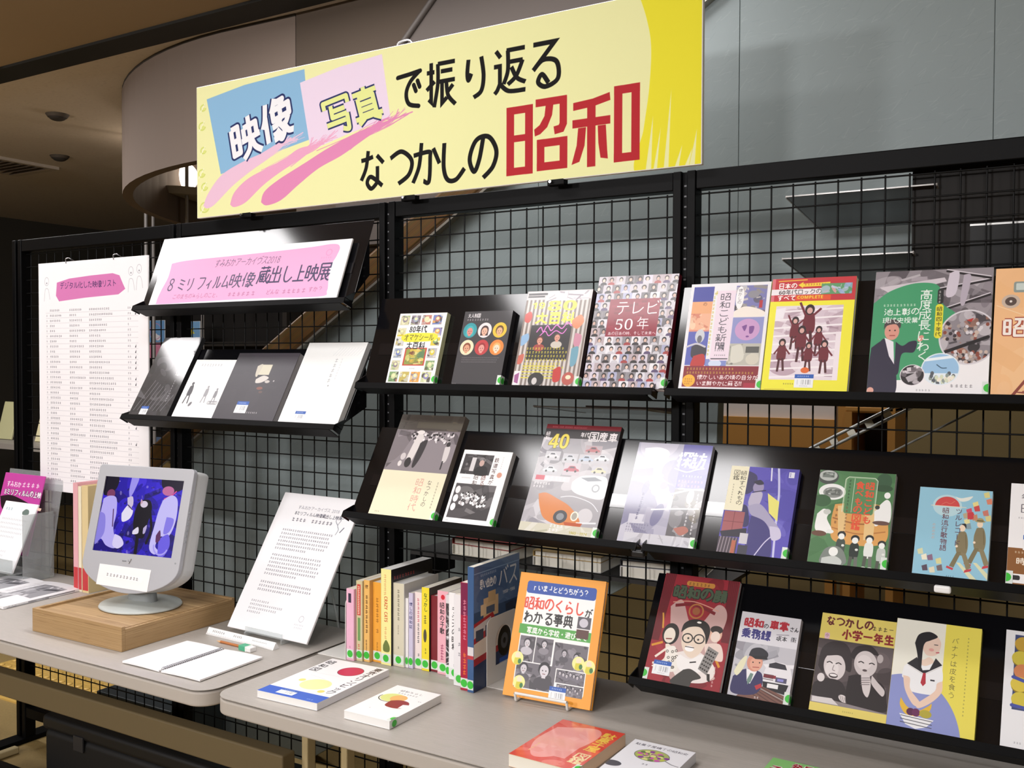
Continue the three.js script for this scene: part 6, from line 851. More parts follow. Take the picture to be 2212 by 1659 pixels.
  put('L2', -2.051, .229, .275, .020, 'whiteplain', matte, 'book', 'large white book with a faint vertical title, rightmost on the lower left tray', { spine: 'R', col: 0xd9d9d8, barcode: [.33, .1, .04, .03], group: 'books on the lower left tray' });

  // spare small clips on the tray edges
  for (const [x, col, l] of [[-.245, 0xf2f2f2, 'white plastic clip on the front edge of the right middle tray'], [-.870, 0x1a1a1c, 'black clip joining the two middle trays']]) {
    const c = thing('shelf_clip', l, 'clip', [x, 1.068, .226]); mesh('body', rbox(.03, .014, .012, .004), phy(col, .3), c); mesh('jaw', rbox(.026, .006, .02, .002, 0, .006, -.008), phy(col, .3), c);
  }
}

// ------------------------------------------------------------------ the row of upright books on the right table
{
  const SP = (h, t, bg, f) => { const W = t / h * 200; const A = art(W, 200, 3, bg); f && f(A, W); return A.mat(.38); };
  const dot = new Set();
  const row = (x, t, h, w, z, col, label, f, o = {}) => {
    const b = buildBook('upright_book', label, w, h, t, { front: o.front || std(o.fc || col, .4), side: std(col, .4), sideArt: SP(h, t, '#' + new THREE.Color(col).getHexString(), f), spine: 'L', edge: std(o.fc || col, .45), pages: o.pages || pageCream, hard: o.hard, sticker: 0, group: 'upright books between the bookends' });
    b.position.set(x, TABLE + .0005, z); b.rotation.y = Math.PI / 2;
    const f2 = mesh('spine_label', rbox(.0006, .024, t * .9, .0002, -.0006, .018, t / 2, 1), filmWhite, b); f2.userData.label = 'clear film label with a green dot';
    mesh('green_dot', new THREE.CircleGeometry(.0095, 18).scale(Math.min(1, t * .48 / .0095), 1, 1).rotateY(-Math.PI / 2).translate(-.0012, .018, t / 2), greenSticker, f2);
    return b;
  };
  const vt = (str, col, y, s, o = {}) => (A, W) => A.text(str, W / 2 - s * (o.sx || 1) / 2, y, s, { v: true, col, lw: .11, ...o });
  row(-1.6985, .026, .191, .128, .251, 0xe9b4cc, 'pink paperback at the left end of the upright row', (A, W) => { A.rect('#3a2f44', W * .25, 12, W * .4, 26); A.ticks(W * .35, 86, 4, 8, '#b06a8c', 2, 9); A.ticks(W * .4, 160, 4, 6, '#b06a8c'); });
  row(-1.6715, .021, .214, .148, .243, 0xcfc39a, 'beige book with red and green spine lettering, second in the upright row', (A, W) => { A.rect('#c9463e', W * .15, 8, W * .6, 78); A.ticks(W * .25, 12, W * .4, 9, '#e9d6c0', 8, 9); A.rect('#6f9a5a', W * .25, 92, W * .45, 58); A.ticks(W * .3, 158, W * .3, 8, '#c9463e', 2, 10); });
  row(-1.6495, .0195, .217, .150, .238, 0xe9b868, 'light orange book with brush lettering, third in the upright row', (A, W) => { A.text('懐', W * .18, 10, 10, { col: '#5a3a1c', lw: .1 }); for (let i = 0; i < 8; i++) A.ticks(W * .3, 36 + i * 12, W * .3, 10, '#5a3a1c'); for (let i = 0; i < 4; i++) A.ticks(W * .3, 146 + i * 8, W * .3, 7, '#5a3a1c'); });
  row(-1.629, .031, .212, .146, .226, 0xeca63c, 'deep orange book left of the pale yellow tall book', (A, W) => { for (let i = 0; i < 9; i++) A.ticks(W * .36, 12 + i * 13, W * .2, 11, '#a3641c'); for (let i = 0; i < 3; i++) A.ticks(W * .4, 150 + i * 8, W * .15, 7, '#a3641c'); });
  const crazyFront = (() => { const A = art(100, 137, 4, '#151317'); A.ticks(6, 10, 50, 5, '#b53a34'); A.text('CRAZY CATS', 6, 20, 13, { col: '#c23a30', font: 'bold italic', sx: 1 }); for (let i = 0; i < 3; i++) A.ticks(8, 40 + i * 8, 70, 4, '#4f6f8a'); A.photo(10, 70, 80, 56, ['#26262c', '#151317', '#3a3038', '#4a2a2c'], 271, 30, .4); return A.mat(.28); })();
  row(-1.597, .0345, .252, .182, .232, 0xf0ea9c, 'tall pale yellow book with red latin lettering and a black cover', (A, W) => { A.ticks(W * .3, 10, W * .35, 8, '#e3a86a', 5, 9); A.at(W * .70, 56, Math.PI / 2, 1, 1, () => A.text('CRAZY CATS', 0, 0, W * .42, { col: '#d0522e', sx: .74 })); A.ticks(W * .35, 120, W * .25, 8, '#e3a86a', 3, 9); A.blob('#6a7a3a', [[W * .2, 160], [W * .5, 148], [W * .85, 160], [W * .8, 172], [W * .25, 172]]); }, { front: crazyFront, fc: 0x151317, pages: pageWhite });
  const beigeFront = (() => { const A = art(100, 142, 3, '#d9d7cf'); A.rect('#4a4a50', 30, 24, 20, 18); A.ticks(54, 26, 30, 4, '#5a5f8a', 3, 6); A.ticks(20, 60, 60, 6, '#8a8880', 3, 10); return A.mat(.4); })();
  row(-1.5620, .036, .218, .152, .225, 0xd6d0b8, 'thick beige hardback standing right of the tall pale yellow book', (A, W) => { for (let i = 0; i < 7; i++) A.ticks(W * .4, 14 + i * 11, W * .2, 9, '#77745f'); for (let i = 0; i < 4; i++) A.ticks(W * .42, 100 + i * 6, W * .12, 5, '#8a8670'); A.ticks(W * .42, 152, W * .12, 6, '#77745f', 2, 8); }, { front: beigeFront, fc: 0xd9d7cf, hard: 1, pages: pageWhite });
  row(-1.5255, .0095, .181, .128, .220, 0xe9e6e6, 'thin white paperback left of the lavender book', (A, W) => { for (let i = 0; i < 12; i++) A.ticks(W * .3, 14 + i * 12, W * .3, 9, '#7a4a54'); });
  row(-1.5155, .0135, .196, .130, .219, 0xcdc6de, 'lavender book with dark vertical title, left of a white and red one', vt('懐しの昭和誌', '#3a3a6a', 24, 10, { gap: .2 }));
  row(-1.5015, .024, .199, .130, .212, 0xefe0dc, 'whitish book with red spine lettering, left of the bright yellow book', (A, W) => { for (let i = 0; i < 11; i++) A.ticks(W * .35, 14 + i * 11, W * .25, 9, i < 6 ? '#c9546a' : '#4a4a50'); A.ticks(W * .4, 160, W * .2, 8, '#55525a'); });
  row(-1.4765, .0245, .215, .148, .216, 0xf0dc34, 'bright yellow book in the middle of the upright row', (A, W) => { A.text('なつかし', W * .28, 12, 11, { v: true, col: '#3f5a2a', lw: .13 }); A.ticks(W * .3, 66, W * .35, 10, '#4a4a2a', 2, 11); A.ell('#4a4638', W * .45, 116, W * .22, 16); A.ticks(W * .42, 146, W * .15, 6, '#5a5a2a', 3, 8); }, { fc: 0x3a2f24 });
  row(-1.4515, .0245, .196, .130, .210, 0x7a1e28, 'dark red book right of the bright yellow one', (A, W) => { for (let i = 0; i < 12; i++) A.ticks(W * .4, 16 + i * 10.5, W * .16, 8, '#d9a8a4'); }, { hard: 1, pages: pageWhite });
  row(-1.4265, .034, .213, .150, .216, 0xecb0bc, 'pink book with black brush title and a red dot near the top', (A, W) => { A.ell('#d02a3a', W * .5, 14, 6, 6); A.text('昭和の子歌', W * .2, 26, 15, { v: true, col: '#2c2428', lw: .11, sx: .95 }); A.ticks(W * .3, 128, W * .4, 12, '#a84a6a', 3, 13); }, { fc: 0xe3e0dc });
  row(-1.3920, .0135, .209, .148, .228, 0xd9d6d8, 'white book with grey mottled spine, left of the radio book', (A, W) => { A.photo(0, 20, W, 150, ['#3a3638', '#d9d6d8', '#8f8b8d', '#efecee'], 281, 40, .3); });
  row(-1.3780, .036, .218, .150, .235, 0xefedee, 'white book with a bold black vertical title about radio', (A, W) => { A.text('ラジオの昭和', W * .22, 30, 16.5, { v: true, col: '#33312f', lw: .1, sx: 1 }); A.ticks(W * .4, 164, W * .16, 7, '#55525a', 2, 9); });
  row(-1.3415, .0325, .224, .150, .266, 0xe9e8ea, 'plain white book left of the crimson one', (A, W) => { for (let i = 0; i < 13; i++) A.ticks(W * .42, 16 + i * 11, W * .14, 8, '#8a8890'); });
  row(-1.3085, .022, .262, .180, .285, 0xa81e3e, 'tall crimson book left of the blue bus book', (A, W) => { A.rect('#7a2048', 0, 0, W, 60); for (let i = 0; i < 14; i++) A.ticks(W * .35, 20 + i * 11, W * .28, 9, i > 7 ? '#e9782c' : '#d9849a'); });
  row(-1.2855, .018, .303, .212, .289, 0x3a5c8a, 'tall blue book about buses at the right end of the upright row', (A, W) => { A.ticks(W * .3, 10, W * .35, 9, '#c9d6e6', 8, 12); A.rect('#d9d4d6', 0, 128, W, 14); A.rect('#b8323c', 0, 142, W, 6); }, { front: P.bus.mat(.3), fc: 0x3a5c8a });

  // bookends
  const be = (label, x, z0, z1, baseDir, hole) => {
    const t = thing('bookend', label, 'bookend', [x, TABLE, 0]);
    const L = z1 - z0, H = .165, r = .02, s = new THREE.Shape();
    s.moveTo(0, 0); s.lineTo(L, 0); s.lineTo(L, H - r); s.absarc(L - r, H - r, r, 0, Math.PI / 2); s.lineTo(r, H); s.absarc(r, H - r, r, Math.PI / 2, Math.PI); s.closePath();
    if (hole) { const k = new THREE.Path(); k.moveTo(.03, .042); k.lineTo(L - .04, .042); k.lineTo(L - .04, .10); k.absarc(L / 2 - .005, .10, L / 2 - .035, 0, Math.PI); k.closePath(); s.holes.push(k); }
    mesh('plate', new THREE.ExtrudeGeometry(s, { depth: .0012, bevelEnabled: true, bevelSize: .0004, bevelThickness: .0004, bevelSegments: 1 }).rotateY(-Math.PI / 2).translate(0, 0, z0), whiteSteel, t);
    mesh('base', rbox(.10, .0014, L, .0006, baseDir * .05, .0008, (z0 + z1) / 2, 1), whiteSteel, t);
    mesh('fold', tube([[0, .0012, z0], [0, .0012, z1]], .0016, 2, 8), whiteSteel, t);
  };
  be('white steel bookend at the left end of the upright books', -1.7005, .135, .252, -1, false);
  be('white steel bookend with an arched hole beside the blue bus book', -1.2645, .09, .235, 1, true);
}

// ------------------------------------------------------------------ orange book on its stand and the books lying on the right table
{
  const yaw = .0649, ph = .339, w = .2251, h = .2907, t = .016;
  const b = buildBook('book', 'orange framed encyclopedia standing on a white wire stand', w, h, t, { front: matte(P.living), side: std(0xf0a02c, .4), spine: 'L', pages: pageWhite, barcode: [.62, .075, .042, .032], hard: 1 });
  b.rotation.order = 'YXZ'; b.rotation.set(-ph, yaw, 0);
  const n = V3(0, Math.sin(ph), Math.cos(ph)).applyAxisAngle(V3(0, 1, 0), yaw);
  b.position.set(-1.1961, .706, .2739).addScaledVector(n, -t);
  const ws = thing('wire_stand', 'white coated wire stand holding the orange book', 'stand', [-1.087, TABLE, .268], [0, yaw, 0]);
  const r = .0034, W = .066;
  mesh('wire', tube([[-W, .022, .017], [-W, .0045, .012], [-W, .0036, -.002], [-W, .0036, -.08], [-W, .11, -.064]], r, 60, 8, false, .1), whiteSteel, ws);
  mesh('wire', tube([[W, .022, .017], [W, .0045, .012], [W, .0036, -.002], [W, .0036, -.08], [W, .11, -.064]], r, 60, 8, false, .1), whiteSteel, ws);
  mesh('front_bar', rod([-W, .022, .017], [W, .022, .017], r), whiteSteel, ws);
  mesh('back_bar', rod([-W, .11, -.064], [W, .11, -.064], r), whiteSteel, ws);

  const lay = (pic, cx, cz, yawD, w, h, t, label, look, o) => {
    const b = buildBook('lying_book', label, w, h, t, { front: look(P[pic]), spine: 'R', group: 'books lying flat on the right table', ...o });
    const a = yawD * Math.PI / 180; b.rotation.order = 'YXZ'; b.rotation.set(-Math.PI / 2, a, 0);
    b.position.set(cx - Math.cos(a) * w / 2 + Math.sin(a) * h / 2, TABLE + .0006, cz + Math.sin(a) * w / 2 + Math.cos(a) * h / 2); return b;
  };
  lay('olympic', -1.602, .440, 2.5, .182, .277, .017, 'white book with a red disc and blue band lying on the table', matte, { side: std(0xe6e6ea, .5), edge: std(0xe6e6ea, .5), barcode: [.4, .09, .05, .03] });
  lay('mitt', -1.360, .479, .5, .128, .195, .018, 'small white book with a dark red mitten shape lying on the table', matte, { side: std(0xf0efee, .5), sticker: 1 });
  lay('redbook', -.902, .494, -1.3, .149, .217, .025, 'red book with yellow vertical title lying on the table', gloss, { side: std(0xe0c0a0, .5), pages: pageCream, sticker: 1 });
  lay('candy', -.737, .486, -.3, .131, .192, .02, 'white book with a swirled lollipop lying on the table', matte, { side: std(0xe3e3e8, .5) });
  lay('culture', -.442, .460, -1, .190, .262, .018, 'green book with red lettering at the bottom picture edge', gloss, { side: std(0x8ec87a, .5) });
}

// ------------------------------------------------------------------ monitor on its wooden tray and the things on the left table
{
  const grainTex = noiseTex(512, 256, (c, w, h) => { c.fillStyle = '#ab8b60'; c.fillRect(0, 0, w, h); reseed(301); for (let i = 0; i < 420; i++) { const y = rnd() * h; c.strokeStyle = rnd() > .5 ? `rgba(132,100,60,${.12 + rnd() * .25})` : `rgba(200,170,124,${.12 + rnd() * .2})`; c.lineWidth = .5 + rnd() * 2; c.beginPath(); c.moveTo(0, y); c.bezierCurveTo(w * .3, y + rnd() * 10 - 5, w * .7, y + rnd() * 10 - 5, w, y + rnd() * 6 - 3); c.stroke(); } for (let i = 0; i < 26; i++) { c.fillStyle = `rgba(84,58,30,${.05 + rnd() * .1})`; c.beginPath(); c.ellipse(rnd() * w, rnd() * h, 14 + rnd() * 40, 2 + rnd() * 7, 0, 0, 7); c.fill(); } });
  const wood = std(0xffffff, .6, { map: grainTex });
  const tr = thing('wooden_tray', 'shallow upturned wooden drawer box standing under the monitor', 'tray', [-2.461, TABLE, .3235], [0, .01, 0]);
  const X = .2, Z = .2035;
  mesh('front_panel', rbox(2 * X, .068, .012, .0012, 0, .0345, Z - .006, 1), wood, tr); mesh('back_panel', rbox(2 * X, .064, .012, .0012, 0, .0325, -Z + .006, 1), wood, tr);
  mesh('side_panel', rbox(.012, .068, 2 * Z - .024, .0012, -X + .006, .0345, 0, 1), wood, tr); mesh('side_panel', rbox(.012, .060, 2 * Z - .024, .0012, X - .006, .0305, 0, 1), wood, tr);
  mesh('top_panel', box(2 * X - .024, .006, 2 * Z - .024, 0, .0585, 0), wood, tr);
  const floorY = TABLE + .0615;

  const m = thing('monitor', 'silver grey flat monitor with a rounded chin showing a blue tinted film', 'monitor', [-2.579, .9211, .3866]);
  m.rotation.order = 'YXZ'; m.rotation.set(-.249, .1544, 0);
  const silver = phy(0xacadb3, .42), w = .304, h = .228;
  const outline = (e) => { const s = new THREE.Shape(), x0 = -.029 - e, x1 = w + .03 + e, y1 = h + .034 + e, c = w / 2, r = .012; s.moveTo(x0 + r, y1); s.lineTo(x1 - r, y1); s.absarc(x1 - r, y1 - r, r, Math.PI / 2, 0, true); s.lineTo(x1 + .001, -.03); s.bezierCurveTo(x1 - .004, -.082, c + .07, -.112 - e, c, -.112 - e); s.bezierCurveTo(c - .07, -.112 - e, x0 + .004, -.082, x0 - .001, -.03); s.lineTo(x0, y1 - r); s.absarc(x0 + r, y1 - r, r, Math.PI, Math.PI / 2, true); return s; };
  const bez = outline(0), hole = new THREE.Path(); hole.moveTo(0, 0); hole.lineTo(0, h); hole.lineTo(w, h); hole.lineTo(w, 0); hole.closePath(); bez.holes.push(hole);
  mesh('bezel', new THREE.ExtrudeGeometry(bez, { depth: .012, bevelEnabled: true, bevelSize: .002, bevelThickness: .002, bevelSegments: 2, bevelOffset: -.002, curveSegments: 20 }).translate(0, 0, -.012), silver, m);
  mesh('back_shell', new THREE.ExtrudeGeometry(outline(-.004), { depth: .022, bevelEnabled: true, bevelSize: .014, bevelThickness: .022, bevelSegments: 4, bevelOffset: -.014, curveSegments: 20 }).translate(0, 0, -.058), phy(0xc2c3c3, .45), m);
  mesh('shell_seam', new THREE.ExtrudeGeometry(outline(-.006), { depth: .004, bevelEnabled: false, curveSegments: 20 }).translate(0, 0, -.0155), std(0x55585c, .6), m);
  const S = art(304, 228, 2.4, '#1d0f78'); // the film on the screen: people in pale clothes at work, seen in blue light
  S.photo(0, 0, 304, 228, ['#2414a0', '#1a0c70', '#2f1cc0', '#3a24d8', '#140850'], 311, 46, .5); S.photo(100, 0, 60, 130, ['#2a18b4', '#20109a', '#4a34e0'], 312, 20, .5);
  reseed(313); for (let i = 0; i < 260; i++) { S.c.globalAlpha = .25 + rnd() * .3; S.ell(['#2414a0', '#140850', '#3a24d8', '#6a5ce0', '#0e0716', '#d6ccf2'][Math.floor(rnd() * 5.3)], rnd() * 304, rnd() * 228, 1 + rnd() * 7, 1 + rnd() * 4, rnd() * 3); } S.c.globalAlpha = 1;
  S.blob('#120a20', [[0, 0], [46, 0], [52, 26], [34, 52], [10, 60], [0, 50]]); S.ell('#7a3a60', 30, 54, 16, 14); S.blob('#b5aaf0', [[4, 70], [26, 60], [54, 66], [64, 110], [62, 150], [72, 176], [96, 196], [80, 214], [46, 208], [22, 190], [0, 200]]); S.blob('#8a80dc', [[0, 110], [22, 120], [30, 170], [10, 200], [0, 200]]); S.blob('#d6ccf2', [[72, 172], [98, 180], [112, 200], [92, 214], [70, 204]]); S.line('#5a3a6a', 4, [[50, 100], [58, 150]], true);
  S.blob('#9a90ec', [[100, 0], [128, 0], [118, 40], [106, 60], [98, 40]]); S.blob('#e3dcf0', [[84, 110], [104, 84], [126, 100], [118, 124], [92, 134]]); S.blob('#c9bcd8', [[96, 62], [116, 58], [122, 84], [106, 92]]); S.line('#241848', 3, [[104, 84], [122, 96]]);
  S.blob('#0e0716', [[140, 78], [156, 66], [184, 66], [196, 90], [188, 140], [182, 176], [150, 172], [136, 140], [134, 104]]); S.ell('#d6c9dc', 164, 78, 14, 10); S.blob('#c9a0b4', [[150, 62], [158, 72], [150, 78]]); S.blob('#e0d8ea', [[138, 158], [156, 146], [160, 164], [140, 168]]); S.blob('#b5a8d0', [[176, 148], [188, 138], [186, 160], [178, 164]]); S.line('#0e0716', 12, [[160, 174], [162, 224]]); S.line('#0e0716', 9, [[192, 100], [206, 150], [196, 190]], true);
  S.blob('#170c28', [[214, 0], [304, 0], [304, 20], [282, 34], [254, 36], [222, 24]]); S.ell('#c06a9a', 246, 34, 22, 14); S.line('#d9488a', 4, [[236, 58], [262, 46], [276, 34]], true); S.blob('#c3bbf4', [[232, 62], [262, 46], [286, 60], [292, 110], [284, 150], [268, 170], [246, 168], [232, 196], [250, 212], [230, 220], [210, 200], [216, 140], [222, 96]]); S.blob('#8478e4', [[256, 110], [284, 116], [276, 150], [254, 158]]); S.blob('#6a5ce0', [[240, 176], [272, 160], [284, 190], [270, 222], [248, 226]]); S.ring('#a79cf0', 5, 252, 196, 26, 24, .4, 3.2); S.blob('#5a2a5a', [[228, 166], [240, 150], [246, 176], [232, 186]]);
  const scr = S.mat(.3, { specularIntensity: .4 }); scr.emissiveMap = scr.map; scr.emissive = new THREE.Color(0xffffff); scr.emissiveIntensity = 1.0; scr.color.set(0x1a1a1a);
  mesh('screen', new THREE.PlaneGeometry(w, h).translate(w / 2, h / 2, -.003), scr, m);
  const q = (x0, x1, y0, y1) => { const g = new THREE.ExtrudeGeometry(new THREE.Shape([[x0, y1], [x1, y1 + .001], [x1, y0 - .002], [x0 + .001, y0]].map((p) => new THREE.Vector2(...p))), { depth: .0006, bevelEnabled: false }); return g; };
  mesh('paper_strip', q(.042, .238, -.094, -.034).rotateZ(-.02).translate(0, 0, .0025), paperWhite, m);
  { const A = art(100, 12, 4, '#f4f2f3'); A.ticks(2, 2.4, 96, 7, '#7a7880'); mesh('strip_print', new THREE.PlaneGeometry(.14, .0155).rotateZ(-.04).translate(.142, -.066, .0034), A.mat(.6), m); }
  mesh('emblem', merge([rod([.146, -.016, .003], [.151, -.026, .003], .0011), rod([.151, -.026, .003], [.158, -.012, .003], .0014), box(.016, .003, .001, .132, -.02, .0024)]), chrome, m);
  for (let i = 0; i < 7; i++) mesh('button', rbox(.003, .007, .009, .001, w + .0305, .165 - i * (i ? .0165 : .02) - (i ? .014 : 0), -.007, 1), phy(0x9a9da2, .35), m);
  mesh('knob', cyl(.003, .003, 12).rotateX(Math.PI / 2).translate(w + .016, -.012, .001), phy(0x8f9398, .3), m);
  // neck and disc foot belong to the monitor: built upright, then expressed in its tilted frame
  m.updateMatrixWorld(true); const inv = m.matrixWorld.clone().invert();
  const foot = new THREE.LatheGeometry([[0, 0], [.126, 0], [.129, .003], [.126, .0075], [.09, .011], [.05, .014], [.042, .020], [0, .022]].map((p) => new THREE.Vector2(...p)), 56).scale(1, 1, .86).translate(-2.438, floorY + .0006, .325);
  const neck = new THREE.CylinderGeometry(.040, .052, .075, 28).scale(1, 1, .7).translate(-2.438, floorY + .05, .318);
  mesh('foot_disc', foot.applyMatrix4(inv), phy(0xb9beba, .35), m); mesh('neck', neck.applyMatrix4(inv), phy(0x8f9494, .4), m);
  const sl = new THREE.RectAreaLight(0x4a38e0, 1.2, w, h); sl.name = 'screen_light'; sl.castShadow = true; sl.position.copy(V3(w / 2, h / 2, .004).applyMatrix4(m.matrixWorld)); sl.lookAt(V3(w / 2, h / 2, 1).applyMatrix4(m.matrixWorld)); scene.add(sl);

  // open ring notebook
  const nb = thing('ring_notebook', 'open blank white ring notebook near the front of the left table', 'notebook', [-2.032, TABLE, .476], [0, .018, 0]);
  const half = (s) => { const g = new THREE.BoxGeometry(.141, .0045, .214, 10, 1, 1), p = g.attributes.position; for (let i = 0; i < p.count; i++) { const t = (p.getX(i) * s + .0705) / .141; p.setY(i, p.getY(i) + .0035 + Math.sin(t * 2.6) * .002); } g.computeVertexNormals(); return g.translate(s * .0745, 0, 0); };
  mesh('page_stack', half(-1), paperWhite, nb); mesh('page_stack', half(1), paperWhite, nb);
  const hel = []; for (let i = 0; i <= 34 * 10; i++) { const a = i / 10 * Math.PI * 2; hel.push([Math.cos(a) * .0052, .0062 + Math.sin(a) * .0052, -.100 + i / 340 * .2]); }
  mesh('coil', tube(hel, .0007, 680, 5), phy(0x6d6d78, .3, { metalness: .7 }), nb);
  // scale rule, pencil, eraser
  const ru = thing('scale_ruler', 'white triangular scale ruler behind the ring notebook', 'ruler', [-2.0625, TABLE, .278], [0, -.043, 0]);
  const tri = new THREE.Shape([[-.012, 0], [.012, 0], [.001, .0185], [-.001, .0185]].map((p) => new THREE.Vector2(...p)));
  mesh('body', new THREE.ExtrudeGeometry(tri, { depth: .28, bevelEnabled: false }).rotateY(Math.PI / 2).translate(-.14, 0.0003, 0), phy(0xf0efee, .4), ru);
  { const A = art(280, 20, 4, '#f3f2f1'); for (let i = 0; i < 276; i += 2) A.rect('#77767a', 2 + i, i % 10 ? 16 : 13, .5, 7); A.ticks(22, 4, 60, 6, '#4a4a4e'); A.ticks(112, 4, 40, 6, '#5a5a5e'); A.ticks(190, 5, 60, 4, '#77767a'); const mm = mesh('scale_print', new THREE.PlaneGeometry(.278, .0205).rotateX(-.537).translate(0, .0093, .0068), A.mat(.45), ru); }
  const pc = thing('pencil', 'plain brown pencil lying between the ruler and the notebook', 'pencil', [-2.062, TABLE + .0037, .3225], [0, -.03, 0]);
  mesh('shaft', new THREE.CylinderGeometry(.0037, .0037, .085, 6).rotateZ(Math.PI / 2).translate(.006, 0, 0), phy(0xb5703c, .4), pc); mesh('tip', new THREE.CylinderGeometry(.0037, .0004, .018, 12).rotateZ(-Math.PI / 2).translate(-.0455, 0, 0), std(0xd9b083, .6), pc); mesh('lead', new THREE.ConeGeometry(.0011, .005, 8).rotateZ(Math.PI / 2).translate(-.0525, 0, 0), std(0x2c2c2e, .5), pc);
  const er = thing('eraser', 'white eraser in a green and white sleeve at the end of the pencil', 'eraser', [-1.985, TABLE, .332], [0, -.08, 0]);
  mesh('rubber', rbox(.05, .0125, .022, .002, .002, .0066, 0), std(0xf1f0ee, .7), er); mesh('sleeve', rbox(.028, .0135, .023, .001, -.008, .0069, 0), std(0x4fae86, .5), er);
  mesh('sleeve_band', rbox(.006, .0138, .0234, .001, .008, .007, 0), std(0xe9efe9, .5), er);

  // paper files behind the monitor
  [[-3.006, .026, .372, 0xe2a9b0, 'tall pink paper file standing behind the monitor'], [-2.978, .017, .362, 0xe9dfc4, 'thin cream paper file between a pink and a yellowish one'], [-2.958, .034, .366, 0xdcc694, 'yellowish paper file nearest the monitor']].forEach(([x, t, h, c, l]) => {
    const f = thing('paper_file', l, 'file', [x, TABLE, .158], [0, 0, 0], 'paper files behind the monitor');
    mesh('cover', merge([rbox(.0012, h, .118, .0004, 0, h / 2, -.06, 1), rbox(.0012, h, .118, .0004, t - .0015, h / 2, -.06, 1), rbox(t - .0005, h, .0012, .0004, t / 2 - .0008, h / 2, -.001, 1)]), std(c, .7), f);
    mesh('papers', box(t - .005, h - .02, .108, t / 2 - .0008, h / 2, -.058), pageWhite, f);
    mesh('foot_label', rbox(t * .86, .075, .0006, .0002, t / 2 - .0008, .045, -.0001, 1), std(0xc4383c, .5), f);
  });
}
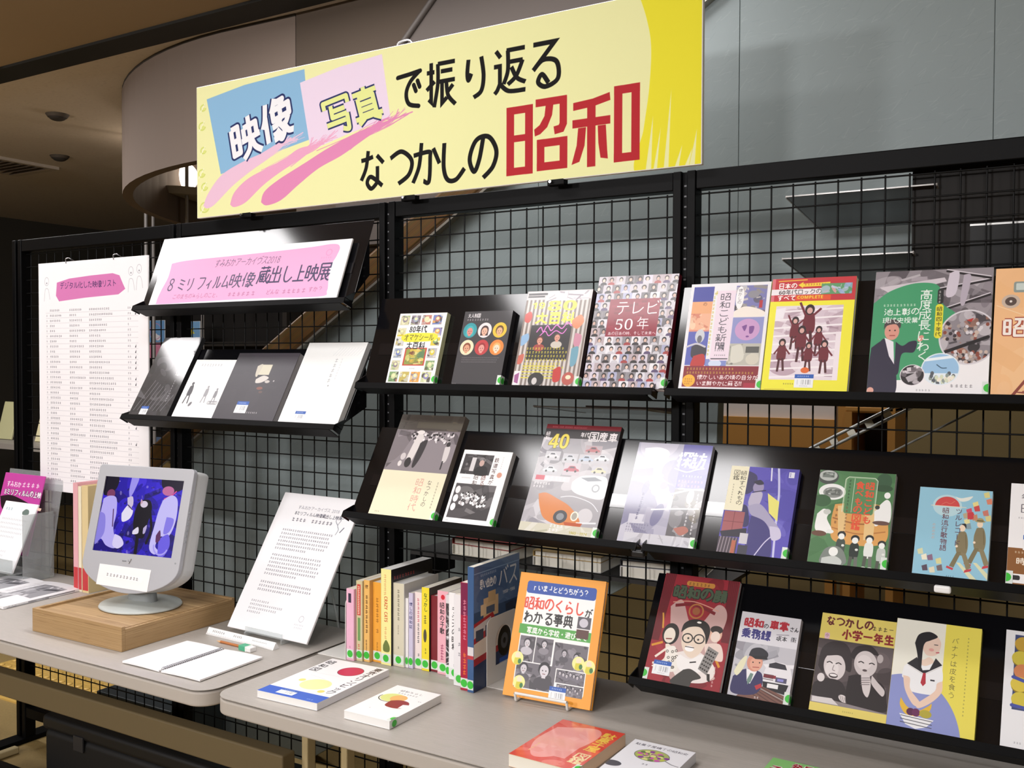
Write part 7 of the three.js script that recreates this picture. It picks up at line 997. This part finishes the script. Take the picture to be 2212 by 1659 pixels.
// leaflets, magazine and clear rack at the left end of the table
{
  const clear = phy(0xe9ecec, .08, { transmission: .8, thickness: 0, ior: 1.45 });
  const st = thing('brochure_rack', 'clear acrylic brochure rack at the left end of the left table', 'rack', [-3.42, TABLE, .09]);
  mesh('back_sheet', rbox(.34, .38, .003, .001, 0, .19, 0, 1).rotateX(-.17), clear, st); mesh('base', rbox(.34, .003, .20, .001, 0, .0017, .08, 1), clear, st); mesh('side_sheet', rbox(.003, .24, .12, .001, .169, .122, .04, 1), clear, st);
  mesh('pocket_floor', rbox(.33, .003, .07, .001, 0, .078, .02, 1), clear, st); mesh('pocket_floor', rbox(.33, .003, .07, .001, 0, .036, .10, 1), clear, st); mesh('front_lip', rbox(.33, .05, .003, .001, 0, .062, .136, 1), clear, st);
  const A = art(100, 141, 4, '#c84aa4'); A.text('すみおか', 10, 14, 11, { col: '#f2d8ea', lw: .13, sx: .8 }); A.ticks(50, 14, 44, 9, '#f2d8ea'); A.text('8ミリフィルムの上映', 8, 28, 12, { col: '#f6e6f2', lw: .15, sx: .78, out: ['#3a1c34', .8] }); A.blob('#2a1c22', [[0, 44], [30, 40], [80, 52], [96, 60], [90, 76], [20, 70]]); A.poly('#d9c3a0', [[20, 52], [60, 60], [54, 84], [16, 76]]); A.poly('#b5765a', [[66, 72], [84, 76], [80, 90], [64, 86]]); A.rect('#b03a8c', 0, 100, 100, 41); A.rect('#d9b48a', 70, 104, 14, 34);
  const mg = thing('leaflet', 'magenta leaflet standing in the clear brochure rack', 'leaflet', [-3.555, .782, .138], [-.26, 0, 0]);
  mesh('sheet', rbox(.25, .292, .004, .001, .125, .146, 0, 1), std(0xc84aa4, .5), mg); mesh('print', new THREE.PlaneGeometry(.249, .291).translate(.125, .146, .0023), A.mat(.35), mg);
  const B = art(100, 141, 4, '#f1f1f3'); B.ticks(10, 12, 24, 6, '#8fb0c0'); B.blob('#6a7a74', [[62, 18], [70, 12], [80, 14], [82, 22], [66, 24]]); B.ticks(10, 34, 80, 4, '#b9b9c0', 5, 9); B.ticks(10, 100, 50, 4, '#c9c9d0', 3, 9);
  const wb = thing('booklet', 'white booklet leaning in front of the magenta leaflet', 'booklet', [-3.46, .741, .225], [-.42, 0, 0]);
  mesh('cover', rbox(.2, .252, .006, .001, .1, .126, -.003, 1), paperWhite, wb); mesh('print', new THREE.PlaneGeometry(.198, .250).translate(.1, .126, .0004), B.mat(.45), wb);
  mesh('loose_sheet', rbox(.19, .01, .002, .0008, .112, .246, -.004, 1).rotateZ(-.05), std(0xe3b9a8, .6), wb);
  const C = art(100, 70, 4, '#eeeef1'); C.photo(30, 10, 60, 34, ['#9a9aa0', '#6a6a70', '#c9c9ce', '#45454a', '#e0e0e4'], 321, 40, .35); C.photo(4, 44, 52, 24, ['#b5b5ba', '#8a8a90', '#55555a', '#dcdce0'], 322, 30, .35); C.ticks(6, 10, 20, 3, '#9a9aa2', 6, 5);
  const om = thing('open_magazine', 'open magazine with grey photographs lying at the left end of the left table', 'magazine', [-3.17, TABLE, .30], [0, .05, 0]);
  const curl = (s) => { const g = new THREE.BoxGeometry(.2, .008, .29, 12, 1, 1), p = g.attributes.position; for (let i = 0; i < p.count; i++) { const t = (p.getX(i) * -s + .1) / .2; p.setY(i, p.getY(i) + .005 + Math.sin(t * 2.9) * .006); } g.computeVertexNormals(); return g.translate(s * .1, 0, 0); };
  mesh('page_stack', curl(1), C.mat(.3), om); mesh('page_stack', curl(-1), C.mat(.3), om);
  // pictures hung on the far bookcase
  [[-6.03, 1.7035, .18, .165, '#6f9fd0', 'blue sky picture with a white cloud on the far bookcase, left one'], [-5.64, 1.6965, .165, .151, '#78a8d4', 'blue sky picture with a yellow star on the far bookcase, right one']].forEach(([x, y, w, h, c, l], i) => {
    const A = art(60, 60, 4, c); if (i) { A.poly('#e3dc4a', [[20, 12], [26, 22], [36, 18], [32, 28], [40, 36], [28, 36], [22, 46], [18, 34], [8, 32], [18, 24]]); } else { A.ell('#e6e3ea', 20, 44, 14, 10); A.ell('#e6e3ea', 34, 48, 10, 8); A.ring('#c98ab0', 2, 26, 30, 22); }
    const pz = thing('picture', l, 'picture', [x, y, -2.608]); mesh('board', rbox(w, h, .006, .001, 0, 0, 0, 1), std(0xdfe3e8, .6), pz); mesh('print', new THREE.PlaneGeometry(w * .97, h * .97).translate(0, 0, .0034), A.mat(.6), pz);
  });
  const pk = thing('picture', 'pink lettered card below the blue sky pictures on the far bookcase', 'picture', [-6.05, 1.555, -2.5965]); mesh('board', rbox(.15, .12, .006, .001, 0, 0, 0, 1), std(0xd98aa8, .6), pk);
  const rf = thing('pamphlet', 'red and yellow pamphlet on a shelf of the far bookcase', 'pamphlet', [-5.86, 1.137, -2.62], [-.12, 0, 0]); mesh('sheet', rbox(.12, .22, .006, .001, 0, .11, 0, 1), std(0xc43a4c, .5), rf); mesh('band', box(.118, .03, .001, 0, .09, .0037), std(0xe0c44a, .5), rf);
}
renderer.render(scene, camera);
